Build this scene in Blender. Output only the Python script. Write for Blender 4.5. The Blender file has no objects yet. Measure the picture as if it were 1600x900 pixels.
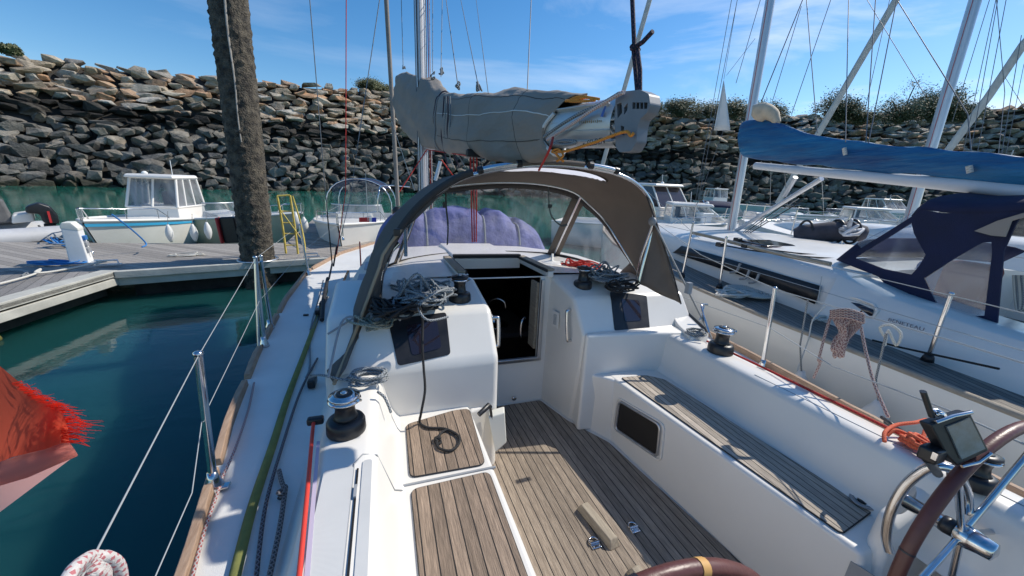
import bpy, bmesh, math, random
from mathutils import Vector, Matrix, noise
from mathutils.geometry import tessellate_polygon
R_ = math.radians
rnd = random.Random(7)
S = bpy.context.scene
COL = S.collection
# ---------------------------------------------------------------- camera frames
# W = the marina (level), B = the sailboat we stand on (trimmed 2.7 deg by the bow). Both have their origin at the eye.
FOC = 568.0
class Frame:
    def __init__(s, pitch, roll=-2.6, yaw=19.6):
        p, r, y = R_(pitch), R_(roll), R_(yaw)
        s.fw = Vector((math.sin(y)*math.cos(p), math.cos(y)*math.cos(p), -math.sin(p)))
        rt = Vector((math.cos(y), -math.sin(y), 0)); up = rt.cross(s.fw)
        s.R = rt*math.cos(r) - up*math.sin(r); s.U = up*math.cos(r) + rt*math.sin(r)
        s.M = Matrix((s.R, s.U, -s.fw)).transposed()      # camera axes -> frame
        s.m = Matrix.Identity(4)
    def ray(s, px, py): return s.fw + s.R*((px-800)/FOC) + s.U*((450-py)/FOC)
    def z(s, px, py, z): d = s.ray(px, py); return d*(z/d.z)
    def X(s, px, py, x): d = s.ray(px, py); return d*(x/d.x)
    def Y(s, px, py, y): d = s.ray(px, py); return d*(y/d.y)
    def d(s, px, py, t): return s.ray(px, py)*t
    def pl(s, px, py, p0, n): d = s.ray(px, py); return d*(p0.dot(n)/d.dot(n))
    def h(s, px, py, dist):                                # at a horizontal distance
        d = s.ray(px, py); return d*(dist/math.hypot(d.x, d.y))
W = Frame(16.4); B = Frame(13.7)
B.m = (W.M @ B.M.inverted()).to_4x4()
cam = bpy.data.cameras.new('camera'); co = bpy.data.objects.new('camera', cam); COL.objects.link(co)
cam.sensor_fit = 'HORIZONTAL'; cam.sensor_width = 36; cam.lens = FOC/1600*36; cam.clip_start = .05; cam.clip_end = 4000
co.matrix_world = W.M.to_4x4(); S.camera = co
# ---------------------------------------------------------------- light
ex = -1.0, -.1, -1.0
SUN = -Vector(ex).normalized()
elev = math.asin(SUN.z); azi = math.atan2(SUN.x, SUN.y)
wd = bpy.data.worlds.new('World'); S.world = wd; wd.use_nodes = True
nt = wd.node_tree; N = nt.nodes; L = nt.links; N.clear()
def wn(t, **k):
    n = N.new(t)
    for a, b in k.items(): setattr(n, a, b)
    return n
out = wn('ShaderNodeOutputWorld'); bg = wn('ShaderNodeBackground'); sky = wn('ShaderNodeTexSky', sky_type='NISHITA')
sky.sun_disc = False; sky.sun_elevation = elev; sky.sun_rotation = azi; sky.air_density = 1.0; sky.dust_density = .35; sky.ozone_density = 2.2
tc = wn('ShaderNodeTexCoord'); mp = wn('ShaderNodeMapping'); mp.inputs['Rotation'].default_value = (R_(8), R_(-14), R_(25)); mp.inputs['Scale'].default_value = (1.1, 2.2, 6.5)
nz = wn('ShaderNodeTexNoise'); nz.inputs['Scale'].default_value = 1.35; nz.inputs['Detail'].default_value = 9; nz.inputs['Roughness'].default_value = .58; nz.inputs['Distortion'].default_value = .5
cr = wn('ShaderNodeValToRGB'); cr.color_ramp.elements[0].position = .5; cr.color_ramp.elements[1].position = .8
sep = wn('ShaderNodeSeparateXYZ'); rg = wn('ShaderNodeMapRange')
for a, b in zip(('From Min', 'From Max', 'To Min', 'To Max'), (.0, .95, .15, .85)): rg.inputs[a].default_value = b
mu = wn('ShaderNodeMath', operation='MULTIPLY'); mx = wn('ShaderNodeMixRGB'); mx.inputs[2].default_value = (6.2, 6.6, 7.2, 1)
hs = wn('ShaderNodeHueSaturation'); hs.inputs['Saturation'].default_value = 1.36; hs.inputs['Value'].default_value = .86
L.new(tc.outputs['Generated'], mp.inputs[0]); L.new(mp.outputs[0], nz.inputs['Vector']); L.new(nz.outputs[0], cr.inputs[0])
L.new(tc.outputs['Generated'], sep.inputs[0]); L.new(sep.outputs[0], rg.inputs[0])
L.new(cr.outputs[0], mu.inputs[0]); L.new(rg.outputs[0], mu.inputs[1]); L.new(mu.outputs[0], mx.inputs[0])
L.new(sky.outputs[0], hs.inputs['Color']); L.new(hs.outputs[0], mx.inputs[1]); L.new(mx.outputs[0], bg.inputs[0]); L.new(bg.outputs[0], out.inputs[0])
bg.inputs[1].default_value = .115
sl = bpy.data.lights.new('sun', 'SUN'); sl.energy = 3.0; sl.angle = R_(.5); sl.color = (1, .94, .84)
so = bpy.data.objects.new('sun', sl); COL.objects.link(so); so.rotation_euler = SUN.to_track_quat('Z', 'Y').to_euler(); so.location = (30, 5, 40)
vs = S.view_settings; vs.view_transform = 'Standard'; vs.look = 'None'; vs.exposure = .6; vs.gamma = 1; vs.use_curve_mapping = False
S.render.engine = 'CYCLES'; S.cycles.max_bounces = 8; S.cycles.transparent_max_bounces = 16
# ---------------------------------------------------------------- materials
MATS = {}
def mat(name, col, rough=.5, metal=0., var=0., vs=6., bump=0., bs=40., coat=0., spec=.5, col2=None, aniso=None, sheen=0):
    m = bpy.data.materials.new(name); m.use_nodes = True; n = m.node_tree.nodes; l = m.node_tree.links
    p = n['Principled BSDF']; p.inputs['Roughness'].default_value = rough; p.inputs['Metallic'].default_value = metal
    p.inputs['Specular IOR Level'].default_value = spec; p.inputs['Coat Weight'].default_value = coat
    c = (*col, 1); p.inputs['Base Color'].default_value = c
    t = n.new('ShaderNodeTexCoord'); src = t.outputs['Object']
    if aniso:
        q = n.new('ShaderNodeMapping'); q.inputs['Scale'].default_value = aniso; l.new(src, q.inputs[0]); src = q.outputs[0]
    if var or col2:
        z = n.new('ShaderNodeTexNoise'); z.inputs['Scale'].default_value = vs; z.inputs['Detail'].default_value = 6; z.inputs['Roughness'].default_value = .6
        l.new(src, z.inputs['Vector'])
        r = n.new('ShaderNodeValToRGB'); r.color_ramp.elements[0].position = .35; r.color_ramp.elements[1].position = .65
        r.color_ramp.elements[0].color = tuple(max(0, v*(1-var)) for v in col)+(1,) if not col2 else (*col2, 1)
        r.color_ramp.elements[1].color = tuple(min(1, v*(1+var)) for v in col)+(1,) if not col2 else c
        l.new(z.outputs[0], r.inputs[0]); l.new(r.outputs[0], p.inputs['Base Color'])
        rr = n.new('ShaderNodeMapRange'); rr.inputs['To Min'].default_value = max(0.02, rough-.12); rr.inputs['To Max'].default_value = min(1, rough+.12)
        l.new(z.outputs[0], rr.inputs[0]); l.new(rr.outputs[0], p.inputs['Roughness'])
    if bump:
        z2 = n.new('ShaderNodeTexNoise'); z2.inputs['Scale'].default_value = bs; z2.inputs['Detail'].default_value = 4
        b = n.new('ShaderNodeBump'); b.inputs['Strength'].default_value = bump; b.inputs['Distance'].default_value = .01
        l.new(src, z2.inputs['Vector']); l.new(z2.outputs[0], b.inputs['Height']); l.new(b.outputs[0], p.inputs['Normal'])
    MATS[name] = m; return m
def teak(name, c1, c2, gap, pitch, axis=0, groove=(.008, .007, .007), gw=.1, frame_rot=0, off=0.):
    m = mat(name, c1, .75, col2=c2, vs=9, aniso=(7, .7, 7) if axis == 0 else (.7, 7, 7), bump=.5, bs=30)
    n = m.node_tree.nodes; l = m.node_tree.links; p = n['Principled BSDF']
    t = n.new('ShaderNodeTexCoord'); mpg = n.new('ShaderNodeMapping'); mpg.inputs['Rotation'].default_value = (0, 0, R_(frame_rot)); mpg.inputs['Location'].default_value = (off, off, 0)
    s = n.new('ShaderNodeSeparateXYZ'); l.new(t.outputs['Object'], mpg.inputs[0]); l.new(mpg.outputs[0], s.inputs[0])
    d = n.new('ShaderNodeMath'); d.operation = 'DIVIDE'; d.inputs[1].default_value = pitch; l.new(s.outputs[axis], d.inputs[0])
    f = n.new('ShaderNodeMath'); f.operation = 'FRACT'; l.new(d.outputs[0], f.inputs[0])
    g = n.new('ShaderNodeMath'); g.operation = 'LESS_THAN'; g.inputs[1].default_value = gw; l.new(f.outputs[0], g.inputs[0])
    fl = n.new('ShaderNodeMath'); fl.operation = 'FLOOR'; l.new(d.outputs[0], fl.inputs[0])
    wn_ = n.new('ShaderNodeTexWhiteNoise'); wn_.noise_dimensions = '1D'; l.new(fl.outputs[0], wn_.inputs['W'])
    mr = n.new('ShaderNodeMapRange'); mr.inputs['To Min'].default_value = .78; mr.inputs['To Max'].default_value = 1.18; l.new(wn_.outputs[0], mr.inputs[0])
    old = p.inputs['Base Color'].links[0].from_socket
    hv = n.new('ShaderNodeHueSaturation'); l.new(old, hv.inputs['Color']); l.new(mr.outputs[0], hv.inputs['Value'])
    # fine grain
    gz = n.new('ShaderNodeTexNoise'); gz.inputs['Scale'].default_value = 1; gz.inputs['Detail'].default_value = 5
    gm = n.new('ShaderNodeMapping'); gm.inputs['Scale'].default_value = (260, 16, 1) if axis == 0 else (16, 260, 1); l.new(mpg.outputs[0], gm.inputs[0]); l.new(gm.outputs[0], gz.inputs['Vector'])
    gr = n.new('ShaderNodeMapRange'); gr.inputs['From Min'].default_value = .3; gr.inputs['From Max'].default_value = .7; gr.inputs['To Min'].default_value = .72; gr.inputs['To Max'].default_value = 1.2; l.new(gz.outputs[0], gr.inputs[0])
    hv2 = n.new('ShaderNodeHueSaturation'); l.new(hv.outputs[0], hv2.inputs['Color']); l.new(gr.outputs[0], hv2.inputs['Value'])
    x = n.new('ShaderNodeMixRGB'); x.inputs[2].default_value = (*groove, 1); l.new(g.outputs[0], x.inputs[0]); l.new(hv2.outputs[0], x.inputs[1])
    l.new(x.outputs[0], p.inputs['Base Color'])
    return m
def rope_mat(name, c1, c2, freq=70., thr=.72):
    m = mat(name, c1, .8, bump=.3, bs=300); n = m.node_tree.nodes; l = m.node_tree.links; p = n['Principled BSDF']
    u = n.new('ShaderNodeUVMap'); s = n.new('ShaderNodeSeparateXYZ'); l.new(u.outputs[0], s.inputs[0])
    a = n.new('ShaderNodeMath'); a.operation = 'MULTIPLY'; a.inputs[1].default_value = freq; l.new(s.outputs[1], a.inputs[0])
    b = n.new('ShaderNodeMath'); b.operation = 'MULTIPLY_ADD'; b.inputs[1].default_value = 2; l.new(s.outputs[0], b.inputs[0]); l.new(a.outputs[0], b.inputs[2])
    f = n.new('ShaderNodeMath'); f.operation = 'FRACT'; l.new(b.outputs[0], f.inputs[0])
    b2 = n.new('ShaderNodeMath'); b2.operation = 'MULTIPLY_ADD'; b2.inputs[1].default_value = -3; l.new(s.outputs[0], b2.inputs[0]); l.new(a.outputs[0], b2.inputs[2])
    f2 = n.new('ShaderNodeMath'); f2.operation = 'FRACT'; l.new(b2.outputs[0], f2.inputs[0]); b.inputs[1].default_value = 3
    mi = n.new('ShaderNodeMath'); mi.operation = 'MINIMUM'; l.new(f.outputs[0], mi.inputs[0]); l.new(f2.outputs[0], mi.inputs[1])
    g = n.new('ShaderNodeMath'); g.operation = 'GREATER_THAN'; g.inputs[1].default_value = thr*.62; l.new(mi.outputs[0], g.inputs[0])
    x = n.new('ShaderNodeMixRGB'); x.inputs[1].default_value = (*c1, 1); x.inputs[2].default_value = (*c2, 1); l.new(g.outputs[0], x.inputs[0]); l.new(x.outputs[0], p.inputs['Base Color'])
    return m
gel = mat('gelcoat', (.77, .74, .685), .33, var=.03, vs=1.6, coat=.15)
hullm = mat('hull_paint', (.72, .72, .69), .22, var=.05, vs=1.5, coat=.3)
def ribbed(name, col, pitch, axis=0):
    m = mat(name, col, .55, var=.03, vs=5); n = m.node_tree.nodes; l = m.node_tree.links; p = n['Principled BSDF']
    t = n.new('ShaderNodeTexCoord'); w = n.new('ShaderNodeTexWave'); w.bands_direction = 'X' if axis == 0 else 'Y'; w.inputs['Scale'].default_value = .314/pitch
    b = n.new('ShaderNodeBump'); b.inputs['Strength'].default_value = .3; b.inputs['Distance'].default_value = .002
    l.new(t.outputs['Object'], w.inputs['Vector']); l.new(w.outputs[0], b.inputs['Height']); l.new(b.outputs[0], p.inputs['Normal']); return m
nonslip = ribbed('nonslip_strip', (.60, .595, .57), .0024)
deckm = mat('deck_nonslip', (.70, .69, .66), .55, var=.04, vs=4, bump=.25, bs=420)
steel = mat('stainless_steel', (.62, .62, .63), .14, 1, var=.06, vs=12)
alu = mat('anodised_aluminium', (.55, .56, .58), .35, .85, var=.07, vs=4, aniso=(6, 6, .5))
aluw = mat('satin_mast', (.62, .63, .65), .4, .6, var=.08, vs=4, aniso=(6, 6, .5))
black = mat('black_plastic', (.014, .014, .016), .38, var=.3, vs=14, bump=.05, bs=60)
rubber = mat('black_rubber', (.018, .018, .02), .7, bump=.1)
tint = mat('tinted_acrylic', (.02, .016, .024), .08, coat=.6)
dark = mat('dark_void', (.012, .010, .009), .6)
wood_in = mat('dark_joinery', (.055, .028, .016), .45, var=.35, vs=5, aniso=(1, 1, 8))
canvas = mat('taupe_canvas', (.20, .172, .148), .9, var=.12, vs=3, bump=.3, bs=260)
canvasd = mat('dark_taupe_binding', (.05, .045, .042), .85, var=.15, vs=3, bump=.3, bs=200)
sailbag = mat('taupe_sail_cover', (.275, .245, .215), .9, var=.10, vs=2.2, bump=.5, bs=10, aniso=(1, .5, 1.6)); sailbag.node_tree.nodes['Bump'].inputs['Distance'].default_value = .03
sailcl = mat('sailcloth', (.62, .64, .64), .6, var=.12, vs=7, bump=.5, bs=25)
navy = mat('navy_canvas', (.008, .013, .048), .85, var=.2, vs=4, bump=.3, bs=180)
bluec = mat('royal_blue_canvas', (.012, .17, .36), .55, col2=(.003, .05, .17), vs=1.6, bump=.8, bs=4, aniso=(.45, .45, 4)); bluec.node_tree.nodes['Bump'].inputs['Distance'].default_value = .05  # light and dark streaks paint sunlit highlights on the folds into the colour
teak_sole = teak('teak_sole', (.34, .275, .21), (.235, .185, .14), 0, .048)
teak_seat = teak('teak_seat', (.32, .235, .17), (.225, .165, .118), 0, .0475, off=.006)
teak_stbd = teak('teak_bleached', (.50, .43, .35), (.37, .315, .255), 0, .0385, frame_rot=3.2)
teak_nb = teak('teak_neighbour', (.27, .24, .2), (.2, .175, .15), 0, .05, frame_rot=8)
teak_w = mat('raw_teak', (.42, .29, .20), .65, col2=(.30, .19, .12), vs=7, aniso=(8, 1, 8), bump=.3, bs=60)
teak_g = mat('greyed_teak', (.42, .36, .27), .75, col2=(.30, .25, .19), vs=9, aniso=(8, 1, 8), bump=.4, bs=60)
leather = mat('brown_leather', (.12, .038, .03), .42, var=.15, vs=10, bump=.1, bs=90)
leather_b = mat('dark_leather_band', (.02, .02, .03), .4)
yellow_t = mat('yellow_tape', (.6, .33, .1), .6)
grey_rope = rope_mat('grey_fleck_rope', (.30, .32, .33), (.035, .045, .06), 60)
black_rope = rope_mat('black_rope', (.012, .012, .013), (.03, .03, .03), 80)
white_rope = rope_mat('white_red_fleck_rope', (.60, .56, .53), (.48, .16, .17), 75, .8)
tan_rope = rope_mat('pinkish_braid', (.44, .35, .31), (.2, .09, .09), 50, .6)
red_rope = rope_mat('red_rope', (.62, .045, .03), (.4, .02, .02), 60)
orange_rope = rope_mat('orange_rope', (.72, .15, .06), (.6, .08, .04), 90)
orange_thin = rope_mat('thin_orange_line', (.8, .3, .04), (.6, .2, .03), 60)
cream_rope = rope_mat('cream_rope', (.62, .6, .54), (.45, .43, .38), 50)
navy_rope = rope_mat('navy_fleck_rope', (.015, .018, .035), (.12, .05, .08), 50, .82)
blue_rope = rope_mat('blue_rope', (.03, .22, .55), (.02, .12, .35), 50)
wire = mat('wire_rope', (.17, .175, .18), .5, .3)
wirew = mat('coated_lifeline', (.38, .40, .40), .5)
olive = mat('olive_webbing', (.19, .20, .055), .85, var=.15, vs=20, bump=.4, bs=500)
white_p = mat('white_plastic', (.8, .8, .78), .4, var=.03, vs=5)
grey_p = mat('grey_plastic', (.3, .31, .32), .5, var=.1)
fender_m = mat('fender_vinyl', (.68, .67, .63), .45, var=.08, vs=6)
def vinyl(name, haze, tintc, sc=3.):
    m = bpy.data.materials.new(name); m.use_nodes = True; n = m.node_tree.nodes; l = m.node_tree.links; n.remove(n['Principled BSDF'])
    o = n['Material Output']; tr = n.new('ShaderNodeBsdfTransparent'); tr.inputs[0].default_value = (*tintc, 1)
    df = n.new('ShaderNodeBsdfDiffuse'); df.inputs[0].default_value = (.72, .72, .75, 1); tl = n.new('ShaderNodeBsdfTranslucent'); tl.inputs[0].default_value = (.72, .72, .75, 1)
    gl = n.new('ShaderNodeBsdfGlossy'); gl.inputs['Roughness'].default_value = .07
    z = n.new('ShaderNodeTexNoise'); z.inputs['Scale'].default_value = sc; z.inputs['Detail'].default_value = 8; z.inputs['Distortion'].default_value = 1.6; t = n.new('ShaderNodeTexCoord'); l.new(t.outputs['Object'], z.inputs['Vector'])
    r = n.new('ShaderNodeMapRange'); r.inputs['From Min'].default_value = .42; r.inputs['From Max'].default_value = .75; r.inputs['To Min'].default_value = haze*.35; r.inputs['To Max'].default_value = haze*2.2; l.new(z.outputs[0], r.inputs[0])
    st = n.new('ShaderNodeMapping'); st.inputs['Scale'].default_value = (1, 1, .45); st.inputs['Rotation'].default_value = (0, .6, 0); l.new(t.outputs['Object'], st.inputs[0]); l.new(st.outputs[0], z.inputs['Vector'])
    a = n.new('ShaderNodeMixShader'); a.inputs[0].default_value = .5; l.new(df.outputs[0], a.inputs[1]); l.new(tl.outputs[0], a.inputs[2])
    b = n.new('ShaderNodeMixShader'); l.new(r.outputs[0], b.inputs[0]); l.new(tr.outputs[0], b.inputs[1]); l.new(a.outputs[0], b.inputs[2])
    c = n.new('ShaderNodeMixShader'); c.inputs[0].default_value = .06; l.new(b.outputs[0], c.inputs[1]); l.new(gl.outputs[0], c.inputs[2])
    l.new(c.outputs[0], o.inputs[0]); return m
clear = vinyl('clear_vinyl', .075, (.93, .93, .95), 5)
clear2 = vinyl('clear_vinyl_clean', .09, (.86, .9, .94), 3)
glass = vinyl('boat_window_glass', .3, (.6, .64, .66), 1)
def add_translucent(m, col, f):
    n = m.node_tree.nodes; l = m.node_tree.links; t = n.new('ShaderNodeBsdfTranslucent'); t.inputs[0].default_value = (*col, 1); x = n.new('ShaderNodeMixShader'); x.inputs[0].default_value = f
    l.new(n['Principled BSDF'].outputs[0], x.inputs[1]); l.new(t.outputs[0], x.inputs[2]); l.new(x.outputs[0], n['Material Output'].inputs[0])
add_translucent(canvas, (.26, .21, .17), .3); add_translucent(sailcl, (.6, .6, .58), .2)
# ---------------------------------------------------------------- mesh tools
WM = {}
def wm(o): return WM[o.name]
def V(*a): return Vector(a)
class MB:
    def __init__(s): s.v = []; s.f = []; s.uv = []; s.sm = []
    def add(s, vs_, fs, uvs=None, smooth=True):
        b = len(s.v); s.v += [Vector(p) for p in vs_]
        for i, f in enumerate(fs):
            s.f.append(tuple(b+k for k in f)); s.sm.append(smooth)
            s.uv.append(uvs[i] if uvs else None)
        return s
    def box(s, c, d, rot=None, taper=1.):
        c = Vector(c); hx, hy, hz = d[0]/2, d[1]/2, d[2]/2; vs_ = []
        for z in (-1, 1):
            k = taper if z > 0 else 1
            for x, y in ((-1, -1), (1, -1), (1, 1), (-1, 1)):
                p = Vector((x*hx*k, y*hy*k, z*hz)); vs_.append(c + (rot @ p if rot else p))
        return s.add(vs_, [(3, 2, 1, 0), (4, 5, 6, 7), (0, 1, 5, 4), (1, 2, 6, 5), (2, 3, 7, 6), (3, 0, 4, 7)], smooth=False)
    def tube(s, pts, r, n=8, closed=False, cap=True, flat=None):
        pts = [Vector(p) for p in pts]; m = len(pts)
        if m < 2: return s
        rs = r if isinstance(r, (list, tuple)) else [r]*m
        T = []
        for i in range(m):
            a = pts[(i-1) % m] if (closed or i > 0) else pts[i]; b = pts[(i+1) % m] if (closed or i < m-1) else pts[i]
            t = b-a; T.append(t.normalized() if t.length > 1e-9 else Vector((0, 0, 1)))
        u = T[0].orthogonal().normalized(); vs_ = []; ln = 0; lens = []
        for i in range(m):
            if i: u = (u - T[i]*u.dot(T[i])); u = u.normalized() if u.length > 1e-6 else T[i].orthogonal().normalized(); ln += (pts[i]-pts[i-1]).length
            w = T[i].cross(u); lens.append(ln)
            for k in range(n):
                a = 2*math.pi*k/n; vs_.append(pts[i] + (u*math.cos(a) + w*math.sin(a)*(flat or 1))*rs[i])
        fs = []; uv = []
        for i in range(m if closed else m-1):
            j = (i+1) % m; l1 = lens[i]; l2 = lens[j] if j else lens[i]+.01
            for k in range(n):
                q = (k+1) % n; fs.append((i*n+k, i*n+q, j*n+q, j*n+k)); uv.append(((k/n, l1), ((k+1)/n, l1), ((k+1)/n, l2), (k/n, l2)))
        s.add(vs_, fs, uv)
        if cap and not closed:
            s.add(vs_[:n], [tuple(reversed(range(n)))], smooth=False); s.add(vs_[-n:], [tuple(range(n))], smooth=False)
        return s
    def lathe(s, c, prof, n=24, axis=None, smooth=True):
        c = Vector(c); q = Vector((0, 0, 1)).rotation_difference(Vector(axis).normalized()) if axis is not None else None
        vs_ = []
        for r, z in prof:
            for k in range(n):
                a = 2*math.pi*k/n; p = Vector((r*math.cos(a), r*math.sin(a), z)); vs_.append(c + (q @ p if q else p))
        fs = [(i*n+k, i*n+(k+1) % n, (i+1)*n+(k+1) % n, (i+1)*n+k) for i in range(len(prof)-1) for k in range(n)]
        fs += [tuple(reversed(range(n))), tuple(range((len(prof)-1)*n, len(prof)*n))]
        s.add(vs_, fs, smooth=smooth); return s
    def prism(s, poly, d):                      # poly: list of 3d points, d: offset vector
        d = Vector(d); poly = [Vector(p) for p in poly]; n = len(poly)
        tr = tessellate_polygon([poly])
        s.add(poly + [p+d for p in poly], [tuple(t) for t in tr] + [tuple(n+i for i in reversed(t)) for t in tr] + [(i, (i+1) % n, n+(i+1) % n, n+i) for i in range(n)], smooth=False); return s
    def solid(s, poly, d):                      # convex n-gon prism (bevels well)
        d = Vector(d); poly = [Vector(p) for p in poly]; n = len(poly)
        s.add(poly + [p+d for p in poly], [tuple(range(n)), tuple(reversed(range(n, 2*n)))] + [(i, n+i, n+(i+1) % n, (i+1) % n) for i in range(n)], smooth=False); return s
    def frustum(s, lo, hi):
        n = len(lo); s.add(list(lo)+list(hi), [tuple(reversed(range(n))), tuple(range(n, 2*n))] + [(i, (i+1) % n, n+(i+1) % n, n+i) for i in range(n)], smooth=False); return s
    def panel(s, outer, holes, th):
        loops = [[Vector(p) for p in outer]] + [[Vector(p) for p in h] for h in holes]; allp = [p for q in loops for p in q]; n = len(allp); th = Vector(th)
        tr = tessellate_polygon(loops); fs = [tuple(t) for t in tr] + [tuple(n+i for i in reversed(t)) for t in tr]; b = 0
        for q in loops:
            k = len(q); fs += [(b+i, b+(i+1) % k, n+b+(i+1) % k, n+b+i) for i in range(k)]; b += k
        s.add(allp + [p+th for p in allp], fs, smooth=False); return s
    def grid(s, rows, closed=False, smooth=True):
        n = len(rows[0]); vs_ = [p for r in rows for p in r]; fs = []
        for i in range(len(rows)-1):
            for k in range(n if closed else n-1): fs.append((i*n+k, i*n+(k+1) % n, (i+1)*n+(k+1) % n, (i+1)*n+k))
        s.add(vs_, fs, smooth=smooth); return s
    def build(s, name, m, parent=None, fr=None, bevel=0, seg=2, thick=0, base=None, sub=0, autos=None):
        me = bpy.data.meshes.new(name); F = fr.m if fr else Matrix.Identity(4)
        if parent is not None: Lm = wm(parent).inverted() @ F; world = wm(parent)
        else:
            if base is None:
                n = len(s.v); base = Vector((sum(v.x for v in s.v)/n, sum(v.y for v in s.v)/n, min(v.z for v in s.v)))
            Lm = Matrix.Translation(-Vector(base)); world = F @ Matrix.Translation(Vector(base))
        me.from_pydata([Lm @ v for v in s.v], [], s.f)
        ms = m if isinstance(m, (list, tuple)) else [m]
        for q in ms: me.materials.append(q)
        me.polygons.foreach_set('use_smooth', s.sm)
        if any(s.uv):
            ul = me.uv_layers.new(name='UVMap'); 
            for p, u in zip(me.polygons, s.uv):
                if u:
                    for li, w in zip(p.loop_indices, u): ul.data[li].uv = w
        me.validate(); me.update()
        if bevel or autos:
            bm = bmesh.new(); bm.from_mesh(me); bmesh.ops.remove_doubles(bm, verts=bm.verts, dist=1e-5); bmesh.ops.recalc_face_normals(bm, faces=bm.faces); bm.to_mesh(me); bm.free()
        o = bpy.data.objects.new(name, me); COL.objects.link(o)
        if parent is not None: o.parent = parent
        else: o.matrix_world = world
        WM[o.name] = world.copy()
        if thick: q = o.modifiers.new('t', 'SOLIDIFY'); q.thickness = thick; q.offset = 0
        if bevel:
            q = o.modifiers.new('b', 'BEVEL'); q.width = bevel; q.segments = seg; q.limit_method = 'ANGLE'; q.angle_limit = R_(25)
            for p in me.polygons: p.use_smooth = True
            q = o.modifiers.new('w', 'WEIGHTED_NORMAL'); q.keep_sharp = True
        if sub: q = o.modifiers.new('s', 'SUBSURF'); q.levels = q.render_levels = sub
        return o
def tag(o, label=None, cat=None, group=None, kind=None):
    for k, v in (('label', label), ('category', cat), ('group', group), ('kind', kind)):
        if v: o[k] = v
    return o
def thing(name, base, label, cat, group=None, fr=None, rz=0):
    o = bpy.data.objects.new(name, None); COL.objects.link(o); o.empty_display_size = .1
    M = (fr.m if fr else Matrix.Identity(4)) @ Matrix.Translation(Vector(base)) @ Matrix.Rotation(rz, 4, 'Z')
    o.matrix_world = M; WM[o.name] = M.copy(); return tag(o, label, cat, group)
def smooth_path(pts, n=6):
    pts = [Vector(p) for p in pts]; o = []
    for i in range(len(pts)-1):
        p0 = pts[max(i-1, 0)]; p1 = pts[i]; p2 = pts[i+1]; p3 = pts[min(i+2, len(pts)-1)]
        for k in range(n):
            t = k/n; o.append(.5*((2*p1) + (p2-p0)*t + (2*p0-5*p1+4*p2-p3)*t*t + (3*p1-p0-3*p2+p3)*t**3))
    o.append(pts[-1]); return o
def lerp(a, b, t): return a+(b-a)*t
def interp(xs, ys, x):
    if x <= xs[0]: return ys[0]
    for i in range(len(xs)-1):
        if x <= xs[i+1]: return lerp(ys[i], ys[i+1], (x-xs[i])/(xs[i+1]-xs[i]))
    return ys[-1]
def text_mesh(txt, size, m, parent, mtx, ext=.002, name='lettering'):
    c = bpy.data.curves.new(name, 'FONT'); c.body = txt; c.size = size; c.extrude = ext; c.align_x = 'LEFT'
    t = bpy.data.objects.new('tmp', c); COL.objects.link(t)
    dg = bpy.context.evaluated_depsgraph_get(); me = bpy.data.meshes.new_from_object(t.evaluated_get(dg)); bpy.data.objects.remove(t)
    me.name = name; me.materials.clear(); me.materials.append(m); me.transform(wm(parent).inverted() @ mtx)
    o = bpy.data.objects.new(name, me); COL.objects.link(o); o.parent = parent; WM[o.name] = wm(parent).copy(); return o
def axes(o, x, y):                              # 4x4 with origin o, x axis, y axis
    x = Vector(x).normalized(); z = x.cross(Vector(y)).normalized(); y = z.cross(x)
    M = Matrix((x, y, z)).transposed().to_4x4(); M.translation = Vector(o); return M
def coil(c, rx, ry, turns, jit, seed, lift=.02, n=18, nrm=None, wander=.0):
    rr = random.Random(seed); P = []; c = Vector(c); ph = rr.random()*6; q = Vector((0, 0, 1)).rotation_difference(Vector(nrm).normalized()) if nrm is not None else None
    ax = rr.uniform(.8, 1.2); off = Vector((0, 0, 0))
    for i in range(int(turns*n)):
        a = 2*math.pi*i/n; k = int(i/n)
        if i % n == 0: off = Vector((rr.uniform(-1, 1)*wander, rr.uniform(-1, 1)*wander, 0)); ax = rr.uniform(.75, 1.15)
        p = Vector((rx*ax*math.cos(a+ph), ry*ax*math.sin(a+ph), lift*(i/n)*.35 + rr.uniform(0, jit))) + off + Vector((rr.uniform(-1, 1), rr.uniform(-1, 1), 0))*jit*.6
        P.append(c + (q @ p if q else p))
    return smooth_path(P[::2], 4)
def tangle(c, sx, sy, sz, n, seed):
    rr = random.Random(seed); P = []; c = Vector(c); a = rr.random()*6
    for i in range(n):
        a += rr.uniform(.7, 1.5)*(1 if rr.random() < .85 else -1); k = rr.uniform(.35, 1)
        P.append(c + Vector((math.cos(a)*sx*k, math.sin(a)*sy*k, abs(rr.gauss(0, .5))*sz)))
    return smooth_path(P, 6)
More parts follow.
